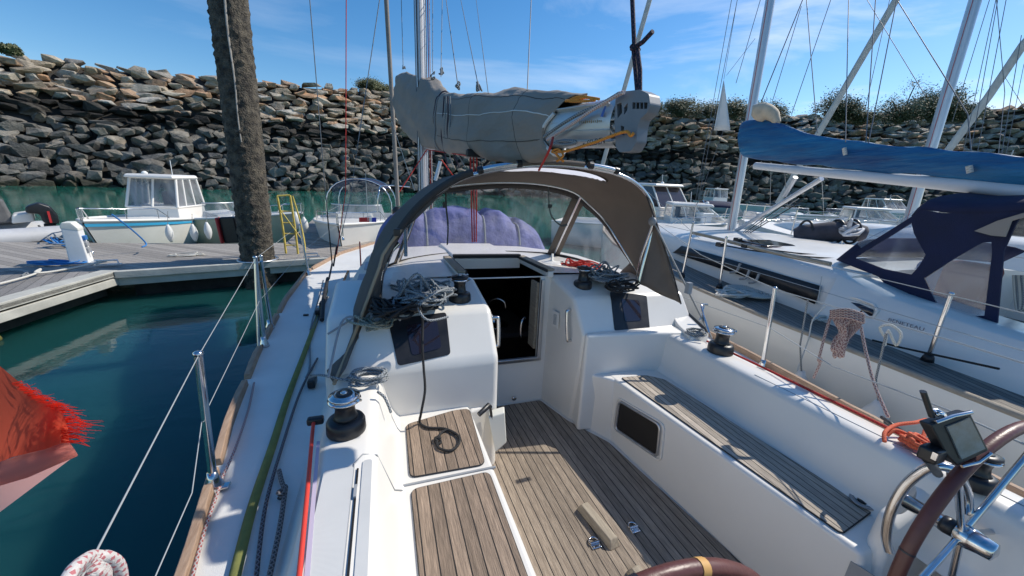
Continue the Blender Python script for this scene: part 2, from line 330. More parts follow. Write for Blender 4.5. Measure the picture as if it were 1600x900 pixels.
# ================================================================ SETTING
WZ = -2.25
def water_mat():
    m = mat('sea_water', (.004, .034, .036), .03); n = m.node_tree.nodes; l = m.node_tree.links; p = n['Principled BSDF']; p.inputs['IOR'].default_value = 1.33; p.subsurface_method = 'BURLEY'; p.inputs['Subsurface Weight'].default_value = 1; p.inputs['Subsurface Radius'].default_value = (.35, .8, .7); p.inputs['Subsurface Scale'].default_value = 1.0
    t = n.new('ShaderNodeTexCoord'); a = n.new('ShaderNodeTexNoise'); a.inputs['Scale'].default_value = 1.5; a.inputs['Detail'].default_value = 4; a.inputs['Distortion'].default_value = .7
    g = n.new('ShaderNodeMapping'); g.inputs['Scale'].default_value = (.8, 1.6, 1); l.new(t.outputs['Object'], g.inputs[0]); l.new(g.outputs[0], a.inputs['Vector'])
    b = n.new('ShaderNodeBump'); b.inputs['Strength'].default_value = .16; b.inputs['Distance'].default_value = .03; l.new(a.outputs[0], b.inputs['Height']); a2 = n.new('ShaderNodeTexNoise'); a2.inputs['Scale'].default_value = 9; a2.inputs['Detail'].default_value = 3; b2 = n.new('ShaderNodeBump'); b2.inputs['Strength'].default_value = .1; b2.inputs['Distance'].default_value = .01; l.new(g.outputs[0], a2.inputs['Vector']); l.new(a2.outputs[0], b2.inputs['Height']); l.new(b.outputs[0], b2.inputs['Normal']); l.new(b2.outputs[0], p.inputs['Normal'])
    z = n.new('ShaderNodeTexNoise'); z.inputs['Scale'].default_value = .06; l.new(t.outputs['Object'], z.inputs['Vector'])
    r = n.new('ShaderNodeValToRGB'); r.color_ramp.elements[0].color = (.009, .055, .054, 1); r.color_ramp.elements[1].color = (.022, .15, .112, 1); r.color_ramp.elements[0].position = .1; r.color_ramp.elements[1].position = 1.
    sp = n.new('ShaderNodeSeparateXYZ'); l.new(t.outputs['Object'], sp.inputs[0]); yr = n.new('ShaderNodeMapRange'); yr.inputs['From Min'].default_value = 9; yr.inputs['From Max'].default_value = 24; l.new(sp.outputs[1], yr.inputs[0])  # greener with distance: scattering, plus the rocks' reflection put into the colour
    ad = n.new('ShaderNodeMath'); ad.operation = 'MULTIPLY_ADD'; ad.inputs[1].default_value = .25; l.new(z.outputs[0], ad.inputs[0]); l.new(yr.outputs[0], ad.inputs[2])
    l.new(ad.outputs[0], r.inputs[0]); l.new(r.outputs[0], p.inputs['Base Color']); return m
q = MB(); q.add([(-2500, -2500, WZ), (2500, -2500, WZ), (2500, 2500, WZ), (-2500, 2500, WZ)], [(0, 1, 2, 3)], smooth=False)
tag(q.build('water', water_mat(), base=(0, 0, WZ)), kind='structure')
# ---- breakwater: slope from the water line to the crest
def station(px, yb, yt, run):
    b = W.z(px, yb, WZ); d = math.hypot(b.x, b.y); t = W.h(px, yt, d+run); return b, t
ST = [station(-260, 280, 45, 12), station(-120, 285, 58, 11), station(0, 290, 80, 10), station(100, 291, 94, 10), station(200, 293, 104, 10), station(300, 295, 113, 10), station(400, 297, 124, 10), station(500, 299, 132, 10), station(600, 300, 139, 10),
      station(700, 303, 146, 10), station(800, 306, 153, 10), station(940, 313, 163, 10), station(1080, 321, 174, 10), station(1200, 326, 177, 10), station(1300, 331, 177, 10), station(1420, 337, 175, 11), station(1520, 341, 166, 12), station(1620, 347, 160, 13), station(1760, 355, 165, 14)]
cum = [0]
for i in range(1, len(ST)): cum.append(cum[-1] + (ST[i][0].xy - ST[i-1][0].xy).length)
def bw(s, t):
    b = Vector([interp(cum, [q[0][k] for q in ST], s) for k in range(3)]); a = Vector([interp(cum, [q[1][k] for q in ST], s) for k in range(3)])
    return b.lerp(a, t)
q = MB(); rows = []
for t in (-.12, 0, .25, .5, .75, .99): rows.append([bw(cum[-1]*i/80, t) + Vector((0, 0, -1.0 if t < .9 else -.45)) for i in range(81)])
rows.append([p + Vector((p.x, p.y, 0)).normalized()*6 for p in rows[-1]]); rows.append([p + Vector((p.x, p.y, 0)).normalized()*8 - Vector((0, 0, 14)) for p in rows[-1]])
q.grid(rows)
def rockmat(name):
    m = mat(name, (.3, .25, .2), .85, bump=1, bs=2.2); n = m.node_tree.nodes; l = m.node_tree.links; p = n['Principled BSDF']
    for k in n:
        if k.bl_idname == 'ShaderNodeBump': k.inputs['Distance'].default_value = .35; k.inputs['Strength'].default_value = 1
        if k.bl_idname == 'ShaderNodeTexNoise': k.inputs['Detail'].default_value = 9; k.inputs['Roughness'].default_value = .7
    g = n.new('ShaderNodeNewGeometry'); oi = n.new('ShaderNodeObjectInfo'); ad = n.new('ShaderNodeMath'); ad.operation = 'ADD'; fr = n.new('ShaderNodeMath'); fr.operation = 'FRACT'
    l.new(g.outputs['Random Per Island'], ad.inputs[0]); l.new(oi.outputs['Random'], ad.inputs[1]); l.new(ad.outputs[0], fr.inputs[0])
    def ramp(cols):
        r = n.new('ShaderNodeValToRGB'); r.color_ramp.interpolation = 'LINEAR'; e = r.color_ramp.elements
        while len(e) < len(cols): e.new(.5)
        for i, c in enumerate(cols): e[i].position = i/(len(cols)-1); e[i].color = (*c, 1)
        l.new(fr.outputs[0], r.inputs[0]); return r
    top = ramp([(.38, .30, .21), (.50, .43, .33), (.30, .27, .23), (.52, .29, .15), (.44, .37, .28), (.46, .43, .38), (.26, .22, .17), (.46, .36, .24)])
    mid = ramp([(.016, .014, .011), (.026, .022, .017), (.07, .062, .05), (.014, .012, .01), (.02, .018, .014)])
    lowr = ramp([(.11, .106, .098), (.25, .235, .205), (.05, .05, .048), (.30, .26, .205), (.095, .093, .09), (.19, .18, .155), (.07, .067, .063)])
    tanr = ramp([(.13, .125, .11), (.24, .21, .17), (.11, .11, .105), (.30, .26, .2), (.16, .15, .13)])
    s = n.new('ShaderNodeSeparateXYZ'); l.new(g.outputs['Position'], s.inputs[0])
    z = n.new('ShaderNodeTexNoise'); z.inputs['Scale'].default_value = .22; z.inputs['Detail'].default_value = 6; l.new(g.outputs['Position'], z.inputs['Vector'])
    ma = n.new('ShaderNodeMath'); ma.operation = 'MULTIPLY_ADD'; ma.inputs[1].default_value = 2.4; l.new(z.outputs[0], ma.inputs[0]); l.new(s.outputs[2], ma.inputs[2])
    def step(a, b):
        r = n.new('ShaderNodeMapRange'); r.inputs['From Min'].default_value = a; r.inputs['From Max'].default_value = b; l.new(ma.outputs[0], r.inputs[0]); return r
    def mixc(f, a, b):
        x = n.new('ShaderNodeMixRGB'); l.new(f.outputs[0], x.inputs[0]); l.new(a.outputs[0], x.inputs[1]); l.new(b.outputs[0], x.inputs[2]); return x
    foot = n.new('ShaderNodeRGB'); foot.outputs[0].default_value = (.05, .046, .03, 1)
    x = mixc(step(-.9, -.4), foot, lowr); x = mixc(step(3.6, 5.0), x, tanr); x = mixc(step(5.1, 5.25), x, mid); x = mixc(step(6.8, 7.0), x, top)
    # mottling
    z3 = n.new('ShaderNodeTexNoise'); z3.inputs['Scale'].default_value = 1.3; z3.inputs['Detail'].default_value = 8; z3.inputs['Roughness'].default_value = .7; l.new(g.outputs['Position'], z3.inputs['Vector'])
    mr = n.new('ShaderNodeMapRange'); mr.inputs['From Min'].default_value = .3; mr.inputs['From Max'].default_value = .7; mr.inputs['To Min'].default_value = .4; mr.inputs['To Max'].default_value = 1.5; l.new(z3.outputs[0], mr.inputs[0])
    hv = n.new('ShaderNodeHueSaturation'); l.new(x.outputs[0], hv.inputs['Color']); l.new(mr.outputs[0], hv.inputs['Value']); l.new(hv.outputs[0], p.inputs['Base Color'])
    return m
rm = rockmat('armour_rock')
bankm = mat('breakwater_core', (.04, .036, .032), .95, var=.4, vs=.8, bump=1, bs=2)
tag(q.build('breakwater_bank', bankm), kind='structure')
def rock_mesh(k):
    rr = random.Random(100+k); bm = bmesh.new()
    for i in range(rr.choice((10, 12, 14, 16))):
        v = Vector((rr.gauss(0, 1), rr.gauss(0, 1), rr.gauss(0, 1))).normalized(); v = Vector([math.copysign(abs(c)**.7, c) for c in v])*rr.uniform(.85, 1.12); bm.verts.new(v*.5)
    r = bmesh.ops.convex_hull(bm, input=bm.verts); bmesh.ops.delete(bm, geom=[g for g in r['geom_interior'] if isinstance(g, bmesh.types.BMVert)], context='VERTS')
    bmesh.ops.bevel(bm, geom=bm.edges[:], offset=.014, segments=1, affect='EDGES')
    me = bpy.data.meshes.new('boulder'); bm.to_mesh(me); bm.free(); me.materials.append(rm); return me
RM = [rock_mesh(k) for k in range(14)]
rocks = []; s = 0; row = 0; t = -.035; rr = random.Random(5)
SL = (ST[3][1]-ST[3][0]).length
while t < .975:
    zt = bw(cum[4], t).z; hh = (.92 if t < .45 else .72)*rr.uniform(.9, 1.1); s = rr.uniform(0, 2)
    while s < cum[-1]:
        wd_ = rr.uniform(.95, 1.8) if t < .5 else rr.uniform(1.2, 2.5)
        if rr.random() < .1 and t < .9: wd_ *= 1.5
        p = bw(s+wd_/2, t+rr.uniform(-.018, .018)); p.z += rr.uniform(-.28, .18) if t < .9 else rr.uniform(-.12, .04)
        tb = ST[0]
        a = math.atan2(bw(min(s+3, cum[-1]), t).y-bw(s, t).y, bw(min(s+3, cum[-1]), t).x-bw(s, t).x)
        rocks.append((p + Vector((rr.uniform(-.2, .2), rr.uniform(-.3, .3), 0)), (wd_*1.08, rr.uniform(1.3, 2.1), hh*rr.uniform(.95, 1.35)), a, rr.randrange(14), t)); s += wd_*.96
    t += hh*.76/SL
def scr(p): d = p.dot(W.fw); return (800+FOC*p.dot(W.R)/d, 450-FOC*p.dot(W.U)/d, d) if d > .1 else (-9999, 0, 1)
inv = []
for r in rocks:
    x, y, d = scr(r[0]); vis = -20 < x < 1620 and y < 345
    # screened by the cockpit canopy and sail cover
    if 640 < x < 985 and 250 < y: vis = False
    if 640 < x < 880 and 135 < y < 250: vis = False
    if 1165 < x and 215 < y < 285: vis = False
    inv.append((-(r[1][0]*r[1][2])/d/d if vis else 0, len(inv)))
order = sorted(inv); keep = {i for _, i in order[:300]}
def rmat(r):
    ry = random.Random(int(r[0].x*1000) & 65535)
    return Matrix.Translation(r[0]) @ Matrix.Rotation(r[2]+ry.uniform(-.3, .3), 4, 'Z') @ Matrix.Rotation(ry.uniform(-.3, .3), 4, 'X') @ Matrix.Rotation(ry.uniform(-.22, .22), 4, 'Y') @ Matrix.Diagonal((*r[1], 1))
rest = MB()
for i, r in enumerate(rocks):
    if i in keep:
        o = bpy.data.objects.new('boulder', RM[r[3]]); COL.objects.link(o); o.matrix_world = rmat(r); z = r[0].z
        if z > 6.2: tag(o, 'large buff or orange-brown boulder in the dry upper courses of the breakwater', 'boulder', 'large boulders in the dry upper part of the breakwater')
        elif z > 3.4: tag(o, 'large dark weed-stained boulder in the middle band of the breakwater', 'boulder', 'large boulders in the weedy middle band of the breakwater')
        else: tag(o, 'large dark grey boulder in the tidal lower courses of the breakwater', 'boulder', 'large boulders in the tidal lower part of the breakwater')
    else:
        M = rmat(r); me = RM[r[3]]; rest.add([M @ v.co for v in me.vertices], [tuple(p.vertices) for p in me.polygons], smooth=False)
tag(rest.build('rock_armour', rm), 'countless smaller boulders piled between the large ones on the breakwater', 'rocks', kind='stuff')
# ---- bushes on the crest
leafm = mat('bush_leaves', (.12, .13, .06), .7, var=.2, vs=.7); leafm2 = mat('bush_leaves_light', (.17, .17, .09), .7, var=.2, vs=.7); bark = mat('bark', (.12, .09, .06), .9, var=.3)
def bush(px, py, dist, w, h, label, dens=1., seed=0, lm=None):
    p = W.h(px, py, dist); g = thing('bush', p - Vector((0, 0, .3)), label, 'bush', 'bushes on the breakwater crest'); r2 = random.Random(seed); m = MB(); st = MB()
    cl = [Vector((r2.gauss(0, .26)*w, r2.gauss(0, .2)*w, abs(r2.gauss(.45, .25))*h)) for _ in range(34)]
    for c in cl:
        st.tube(smooth_path([p+Vector((r2.uniform(-.1, .1)*w, 0, -.3)), p+c*.5+Vector((0, 0, .1)), p+c], 3), [.09-.006*k for k in range(7)], 5)
        for _ in range(int(300*dens)):
            d = Vector((r2.gauss(0, 1), r2.gauss(0, 1), r2.gauss(0, .8)))*.16*w*.6; k = p+c+d; k.z = max(k.z, p.z-.4)
            a = Vector((r2.gauss(0, 1), r2.gauss(0, 1), r2.gauss(0, 1))).normalized(); b = a.orthogonal().normalized(); z = r2.uniform(.06, .13)
            m.add([k-a*z, k+b*z*.7, k+a*z, k-b*z*.7], [(0, 1, 2, 3)], smooth=False)
    m.build('foliage', lm or leafm, g); st.build('stem', bark, g)
D0 = 66
for k, a in enumerate([(1062, 178, 62, 3.8, 2.2, 'rounded green bush farthest left of the right-hand bushes', 1.1, None), (1022, 172, 62, 1.8, 1.2, 'small sparse bush just right of the boom end', .4, None), (1108, 180, 62, 3.6, 2.2, 'grey-green bush behind the small white pennant', .5, 1), (1148, 182, 62, 4, 2.4, 'wide sparse bush left of the neighbouring mast', .55, 1), (1195, 184, 63, 4., 2.3, 'bush right behind the foot of the neighbouring mast', .8, None),
     (1312, 186, 68, 4.6, 3.1, 'dense dark bush behind the slanting furled sail', 1.2, None), (1345, 190, 68, 3.0, 1.5, 'low pale shrub right of the slanting furled sail', .5, 1), (1405, 188, 70, 5.2, 3.4, 'open-branched bush in the middle of the right crest', .7, 1), (1455, 187, 72, 5.4, 3.9, 'tall dark bush touching the second mast', 1.1, None), (1500, 184, 74, 3.5, 1.7, 'low bush just right of the second mast', .6, 1),
     (583, 139, 66, 3.2, 1.0, 'flat dark bush on the crest left of the grey furled sail', 1.3, None), (12, 80, 58, 1.0, .6, 'small tuft at the far left of the crest', .5, None)]):
    bush(a[0], a[1]+1, a[2], a[3]*1.15, a[4]*.8, a[5], a[6], 30+k, leafm2 if a[7] else leafm)
# ---- pontoon
dockwood = teak('pontoon_planks', (.36, .33, .29), (.27, .245, .22), 1, .12, axis=0, gw=.06, groove=(.08, .07, .06), frame_rot=-52)
beamm = mat('pale_timber_beam', (.46, .45, .40), .8, var=.15, vs=3, bump=.3); floatm = mat('weedy_float', (.035, .034, .03), .9, var=.5, vs=3, bump=.6, bs=10); algae = mat('algae', (.12, .115, .03), .95, var=.5, vs=12, bump=1, bs=30); conc = mat('concrete_float', (.33, .34, .33), .8, var=.15)
DZ = -1.75
def dk(px, py, z=DZ): return W.z(px, py, z)
A = dk(185, 425); Bq = dk(370, 412); Cq = dk(432, 409); far1 = dk(350, 381); far0 = dk(98, 379)
nd = (Cq-A).normalized(); e = Cq + nd*3.6; back = far1 + Vector((6.2, .3, 0)); outl = far0 + (far0-far1).normalized()*7
pt = thing('main_pontoon', (A+far1)*.5, 'grey planked main pontoon running behind the steel-white service post and the pile', 'pontoon')
poly = [A, Cq, e, back, far1, far0, outl, A + (A-Cq).normalized()*9]
q = MB().prism(poly, (0, 0, -.05)); q.build('deck', dockwood, pt)
def beam(p0, p1, w, h, dz, m, name, par, inw):
    d = (p1-p0).normalized(); nn = Vector((-d.y, d.x, 0))*inw; q = MB(); q.frustum([p0+Vector((0, 0, dz-h)), p1+Vector((0, 0, dz-h)), p1+nn*w+Vector((0, 0, dz-h)), p0+nn*w+Vector((0, 0, dz-h))], [p0+Vector((0, 0, dz)), p1+Vector((0, 0, dz)), p1+nn*w+Vector((0, 0, dz)), p0+nn*w+Vector((0, 0, dz))]); return q.build(name, m, par, bevel=.01)
dz3 = Vector((0, 0, .0))
beam(A-nd*.03, e, .10, .12, .03, beamm, 'edge_beam', pt, -1); beam(A-nd*.03, e, .03, .13, -.1, beamm, 'edge_beam', pt, -1)
q = MB().frustum([p+Vector((0, 0, -.65)) for p in (A+Vector((0, .3, 0)), e+Vector((0, .3, 0)), back-Vector((0, .4, 0)), far1-Vector((0, .4, 0)), A+Vector((0, 1.6, 0)))], [p+Vector((0, 0, -.06)) for p in (A+Vector((0, .3, 0)), e+Vector((0, .3, 0)), back-Vector((0, .4, 0)), far1-Vector((0, .4, 0)), A+Vector((0, 1.6, 0)))]); q.build('float', floatm, pt)
# left finger
F0 = dk(0, 478); fd = (F0-A).normalized(); F1 = A + fd*9; nl = Vector((fd.y, -fd.x, 0))
if nl.x > 0: nl = -nl
fp = thing('finger_pontoon', F0, 'planked finger pontoon at the far left with a pale timber edge', 'pontoon')
q = MB().prism([A+Vector((0, 0, .006)), F1+Vector((0, 0, .006)), F1+nl*2.4+Vector((0, 0, .006)), A+nl*2.4+Vector((0, 0, .006))], (0, 0, -.05)); q.build('deck', teak('finger_planks', (.30, .28, .26), (.22, .205, .19), 1, .12, axis=0, gw=.06, groove=(.06, .055, .05), frame_rot=-20), fp)
beam(A, F1, .24, .10, .035, beamm, 'edge_beam', fp, 1 if Vector((-fd.y, fd.x, 0)).dot(nl) > 0 else -1); beam(A+Vector((0, 0, -.09)), F1+Vector((0, 0, -.09)), .05, .12, 0, beamm, 'edge_beam', fp, 1 if Vector((-fd.y, fd.x, 0)).dot(nl) > 0 else -1)
q = MB()
for k in range(2):
    s0 = 1.6+k*3.2; a = A+fd*s0+nl*.28; b = A+fd*(s0+2.4)+nl*.28; q.frustum([a+V(0, 0, -.75), b+V(0, 0, -.75), b+nl*1.9+V(0, 0, -.75), a+nl*1.9+V(0, 0, -.75)], [a+V(0, 0, -.14), b+V(0, 0, -.14), b+nl*1.9+V(0, 0, -.14), a+nl*1.9+V(0, 0, -.14)])
q.build('float', conc, fp, bevel=.03)
q = MB(); 
for k in range(2):
    s0 = 1.6+k*3.2; q.tube([A+fd*(s0+i*.12)+nl*(.25+.01*rnd.random())+V(0, 0, WZ-DZ+DZ+.02) if 0 else Vector(((A+fd*(s0+i*.12)+nl*(.26+.02*rnd.random())).x, (A+fd*(s0+i*.12)+nl*(.26+.02*rnd.random())).y, WZ+.03)) for i in range(21)], .055, 8)
q.build('algae_fringe', algae, fp)
beam(A+nl*.24, F1+nl*.24, .08, .35, -.06, floatm, 'bearer', fp, 1 if Vector((-fd.y, fd.x, 0)).dot(nl) > 0 else -1)
# finger beyond the pile between the two motorboats
g0 = dk(445, 381); g1 = dk(497, 381); g2 = dk(522, 342); g3 = dk(490, 342)
ff = thing('finger_pontoon', (g0+g1)*.5, 'narrow planked finger pontoon beyond the yellow ladder', 'pontoon')
MB().prism([g0+V(0, 0, .005), g1+V(.35, 0, .005), g2+(g2-g1)*.25+V(0, 0, .005), g3+(g3-g0)*.25+V(0, 0, .005)], (0, 0, -.1)).build('deck', dockwood, ff)
MB().frustum([p+V(0, .1, -.5) for p in (g0, g1, g2, g3)], [p+V(0, .1, -.11) for p in (g0, g1, g2, g3)]).build('float', floatm, ff)
# cleats, ropes
def cleat(p, ang, label, s=1.):
    g = thing('mooring_cleat', p, label, 'cleat', 'pontoon cleats', rz=ang); c = math.cos(ang); sn = math.sin(ang); u = Vector((c, sn, 0))*s
    q = MB(); q.tube([p-u*.13+V(0, 0, .01), p-u*.13+V(0, 0, .08*s), p+u*.13+V(0, 0, .08*s), p+u*.13+V(0, 0, .01)], .014*s, 8); q.box(p+V(0, 0, .008), (.34*s, .09*s, .014), Matrix.Rotation(ang, 3, 'Z')); q.build('bar', alu, g)
cleat(dk(170, 417)+V(0, 0, .035), .2, 'aluminium mooring cleat on the corner of the pontoon')
cleat(dk(487, 404)+V(0, 0, .035), .2, 'aluminium mooring hoop at the pontoon edge beside the white hull', .9)
tag(MB().tube(tangle(dk(90, 414)+V(0, 0, .03), .38, .16, .06, 34, 3), .011, 6).build('rope_pile', blue_rope), 'small tangle of bright blue rope on the pontoon beside the white post', 'rope')
tag(MB().tube(smooth_path([dk(0, 449)+V(0, 0, .05), dk(30, 441)+V(0, 0, .05), dk(58, 433)+V(0, 0, .06), dk(66, 428)+V(0, 0, .08), dk(58, 433)+V(0, 0, .07), dk(90, 428)+V(0, 0, .05), dk(168, 416)+V(0, 0, .09)]), .016, 8).build('mooring_line', cream_rope), 'cream mooring line lying along the finger pontoon edge', 'rope')
tag(MB().tube(smooth_path([dk(0, 428)+V(0, 0, .03), dk(28, 426)+V(0, 0, .03), dk(45, 430)+V(0, 0, .03), dk(35, 434)+V(0, 0, .03), dk(50, 427)+V(0, 0, .03), dk(100, 426)+V(0, 0, .03), dk(165, 415)+V(0, 0, .1)]), .009, 6).build('mooring_line', grey_rope), 'thin grey line with a small loop lying on the finger pontoon', 'rope')
tag(MB().tube(tangle(dk(290, 400)+V(0, 0, .02), .35, .12, .03, 26, 9), .008, 6).build('rope_pile', cream_rope), 'loose cream rope heap on the pontoon left of the pile', 'rope')
# ---- mooring pile
pb = W.z(404, 408, DZ); ptop = W.h(352, -40, math.hypot(pb.x, pb.y)); ax = (ptop-pb).normalized()
pile = thing('mooring_pile', pb, 'tall round mooring pile crusted with barnacles and weed, rising beside the pontoon', 'pile')
q = MB(); rows = []; r3 = random.Random(3)
for i in range(260):
    c = pb + ax*(-1.2 + i*.032); row = []
    for k in range(64):
        a = 2*math.pi*k/64; u = Vector((math.cos(a), math.sin(a), 0)); n1 = noise.fractal(Vector((math.cos(a)*2.2, math.sin(a)*2.2, i*.09)), 1, 2, 5)
        crust = max(0, math.sin(a-1.1+4.2)*.5+.55); row.append(c + u*(.275 + (max(-.2, n1)*.012 + max(0, noise.noise(Vector((math.cos(a)*7, math.sin(a)*7, i*.4))))*.05)*(.12+crust)))
    rows.append(row)
q.grid(rows, closed=True)
pm = mat('barnacled_steel', (.155, .13, .095), .95, col2=(.03, .026, .022), vs=9, bump=1, bs=38); pm.node_tree.nodes['Bump'].inputs['Distance'].default_value = .05
q.build('shaft', pm, pile)
q = MB(); nn = Vector((-pb.x, -pb.y, 0)).normalized(); sd = Vector((nn.y, -nn.x, 0)); sd = sd if sd.dot(W.R) < 0 else -sd
pp = [pb + ax*(2.2+k*.15) + nn*.288 + sd*(.05+.008*math.sin(k*.7)) for k in range(32)]
q.tube(pp, [.012+.022*k/32 for k in range(32)], 6, flat=.5); q.build('pale_streak', mat('worn_stripe', (.3, .28, .25), .8, var=.3, vs=8), pile)
q = MB().tube([pb+ax*(.02)+Vector((math.cos(k*.35)*.335, math.sin(k*.35)*.335, .02)) for k in range(18)], .02, 6, closed=True); q.build('collar', alu, pt)
# ---- service pedestal
p0 = dk(128, 411); pd = thing('service_pedestal', p0, 'white wedge-topped service pedestal standing on the pontoon', 'pedestal')
yaw = .25; Rz = Matrix.Rotation(yaw, 3, 'Z')
def PP(x, y, z): return p0 + Rz @ Vector((x*.72, y*.85, z*.9))
prof = [(-.17, 0), (.17, 0), (.14, .68), (.05, .80), (-.10, .80), (-.14, .72)]
q = MB().solid([PP(x, -.115, z) for x, z in prof], Rz @ Vector((0, .23, 0))); q.build('body', white_p, pd, bevel=.02)
MB().solid([PP(x*1.03, -.118, z) for x, z in [(-.142, .69), (.142, .64), (.14, .70), (.05, .815), (-.10, .815), (-.145, .74)]], Rz @ Vector((0, .236, 0))).build('cap', mat('pedestal_cap', (.7, .69, .62), .5), pd, bevel=.015)
for z in (.5, .38, .26): MB().box(PP(.16, .0, z), (.06, .12, .08), Rz).build('socket', mat('socket_blue', (.03, .15, .4), .4) if z == .5 else grey_p, pd, bevel=.01)
MB().tube([PP(.15, .02, .22), PP(.22, .02, .22), PP(.23, .02, .17)], .012, 8).build('tap', steel, pd)
MB().box(PP(0, 0, .012), (.4, .3, .024), Rz).build('base_plate', alu, pd)
for k in range(2): tag(MB().tube(tangle(dk(98+k*6, 386)+V(0, 0, .05), .3, .2, .16, 26, 40+k), .014, 6).build('hose_coil', blue_rope if k else grey_rope), ['grey hose looped beside the white pedestal', 'blue hose heaped beside the white pedestal'][k], 'hose')
# ---- black and red box on a post
p0 = dk(384, 402); bp = thing('safety_box', p0, 'black box with a red side panel on a leaning grey post beside the pile', 'box')
hb = math.hypot(p0.x, p0.y); a = W.h(376, 338, hb); q = MB(); dirn = (a-p0)
q.frustum([p0+V(-.05, -.04, 0), p0+V(.09, -.04, 0), p0+V(.09, .04, 0), p0+V(-.05, .04, 0)], [p0+dirn+V(-.05, -.04, 0), p0+dirn+V(.05, -.04, 0), p0+dirn+V(.05, .04, 0), p0+dirn+V(-.05, .04, 0)]); q.build('post', grey_p if 0 else beamm, bp, bevel=.01)
c = W.h(360, 359, hb-.1); MB().box(c, (.26, .16, .5), Matrix.Rotation(-.05, 3, 'Y')).build('case', black, bp, bevel=.025)
MB().box(W.h(344.5, 360, hb-.12), (.05, .17, .5), Matrix.Rotation(-.05, 3, 'Y')).build('side_panel', mat('red_plastic', (.55, .03, .03), .45), bp, bevel=.02)
# ---- yellow ladder
ym = mat('yellow_paint', (.62, .47, .1), .5, var=.2, vs=10); lb = dk(458, 397); hb = math.hypot(lb.x, lb.y)
la = thing('ladder', lb, 'yellow tubular safety ladder standing up from the pontoon edge', 'ladder')
def LP(px, py, k=0): return W.h(px, py, hb+k)
MB().tube(smooth_path([LP(433, 306), LP(441, 350), LP(447, 396)], 3), .022, 8).tube(smooth_path([LP(453, 305), LP(460, 350), LP(466, 399)], 3), .022, 8).build('rail', ym, la)
MB().tube([LP(433, 306), LP(453, 305)], .016, 8).tube([LP(438, 328, -.1), LP(470, 372, -.1), LP(474, 380, -.1)], .012, 8).build('top_bar', ym, la)
for y in (330, 348, 365, 383):
    k = (y-306)/92; MB().tube([LP(433+14*k, y), LP(453+13*k, y)], .014, 8).build('rung', ym, la)
MB().tube(smooth_path([LP(457, 306, .35), LP(470, 350, .3), LP(477, 393, .1), LP(466, 399, 0)], 4), .016, 8).build('hoop', ym, la)
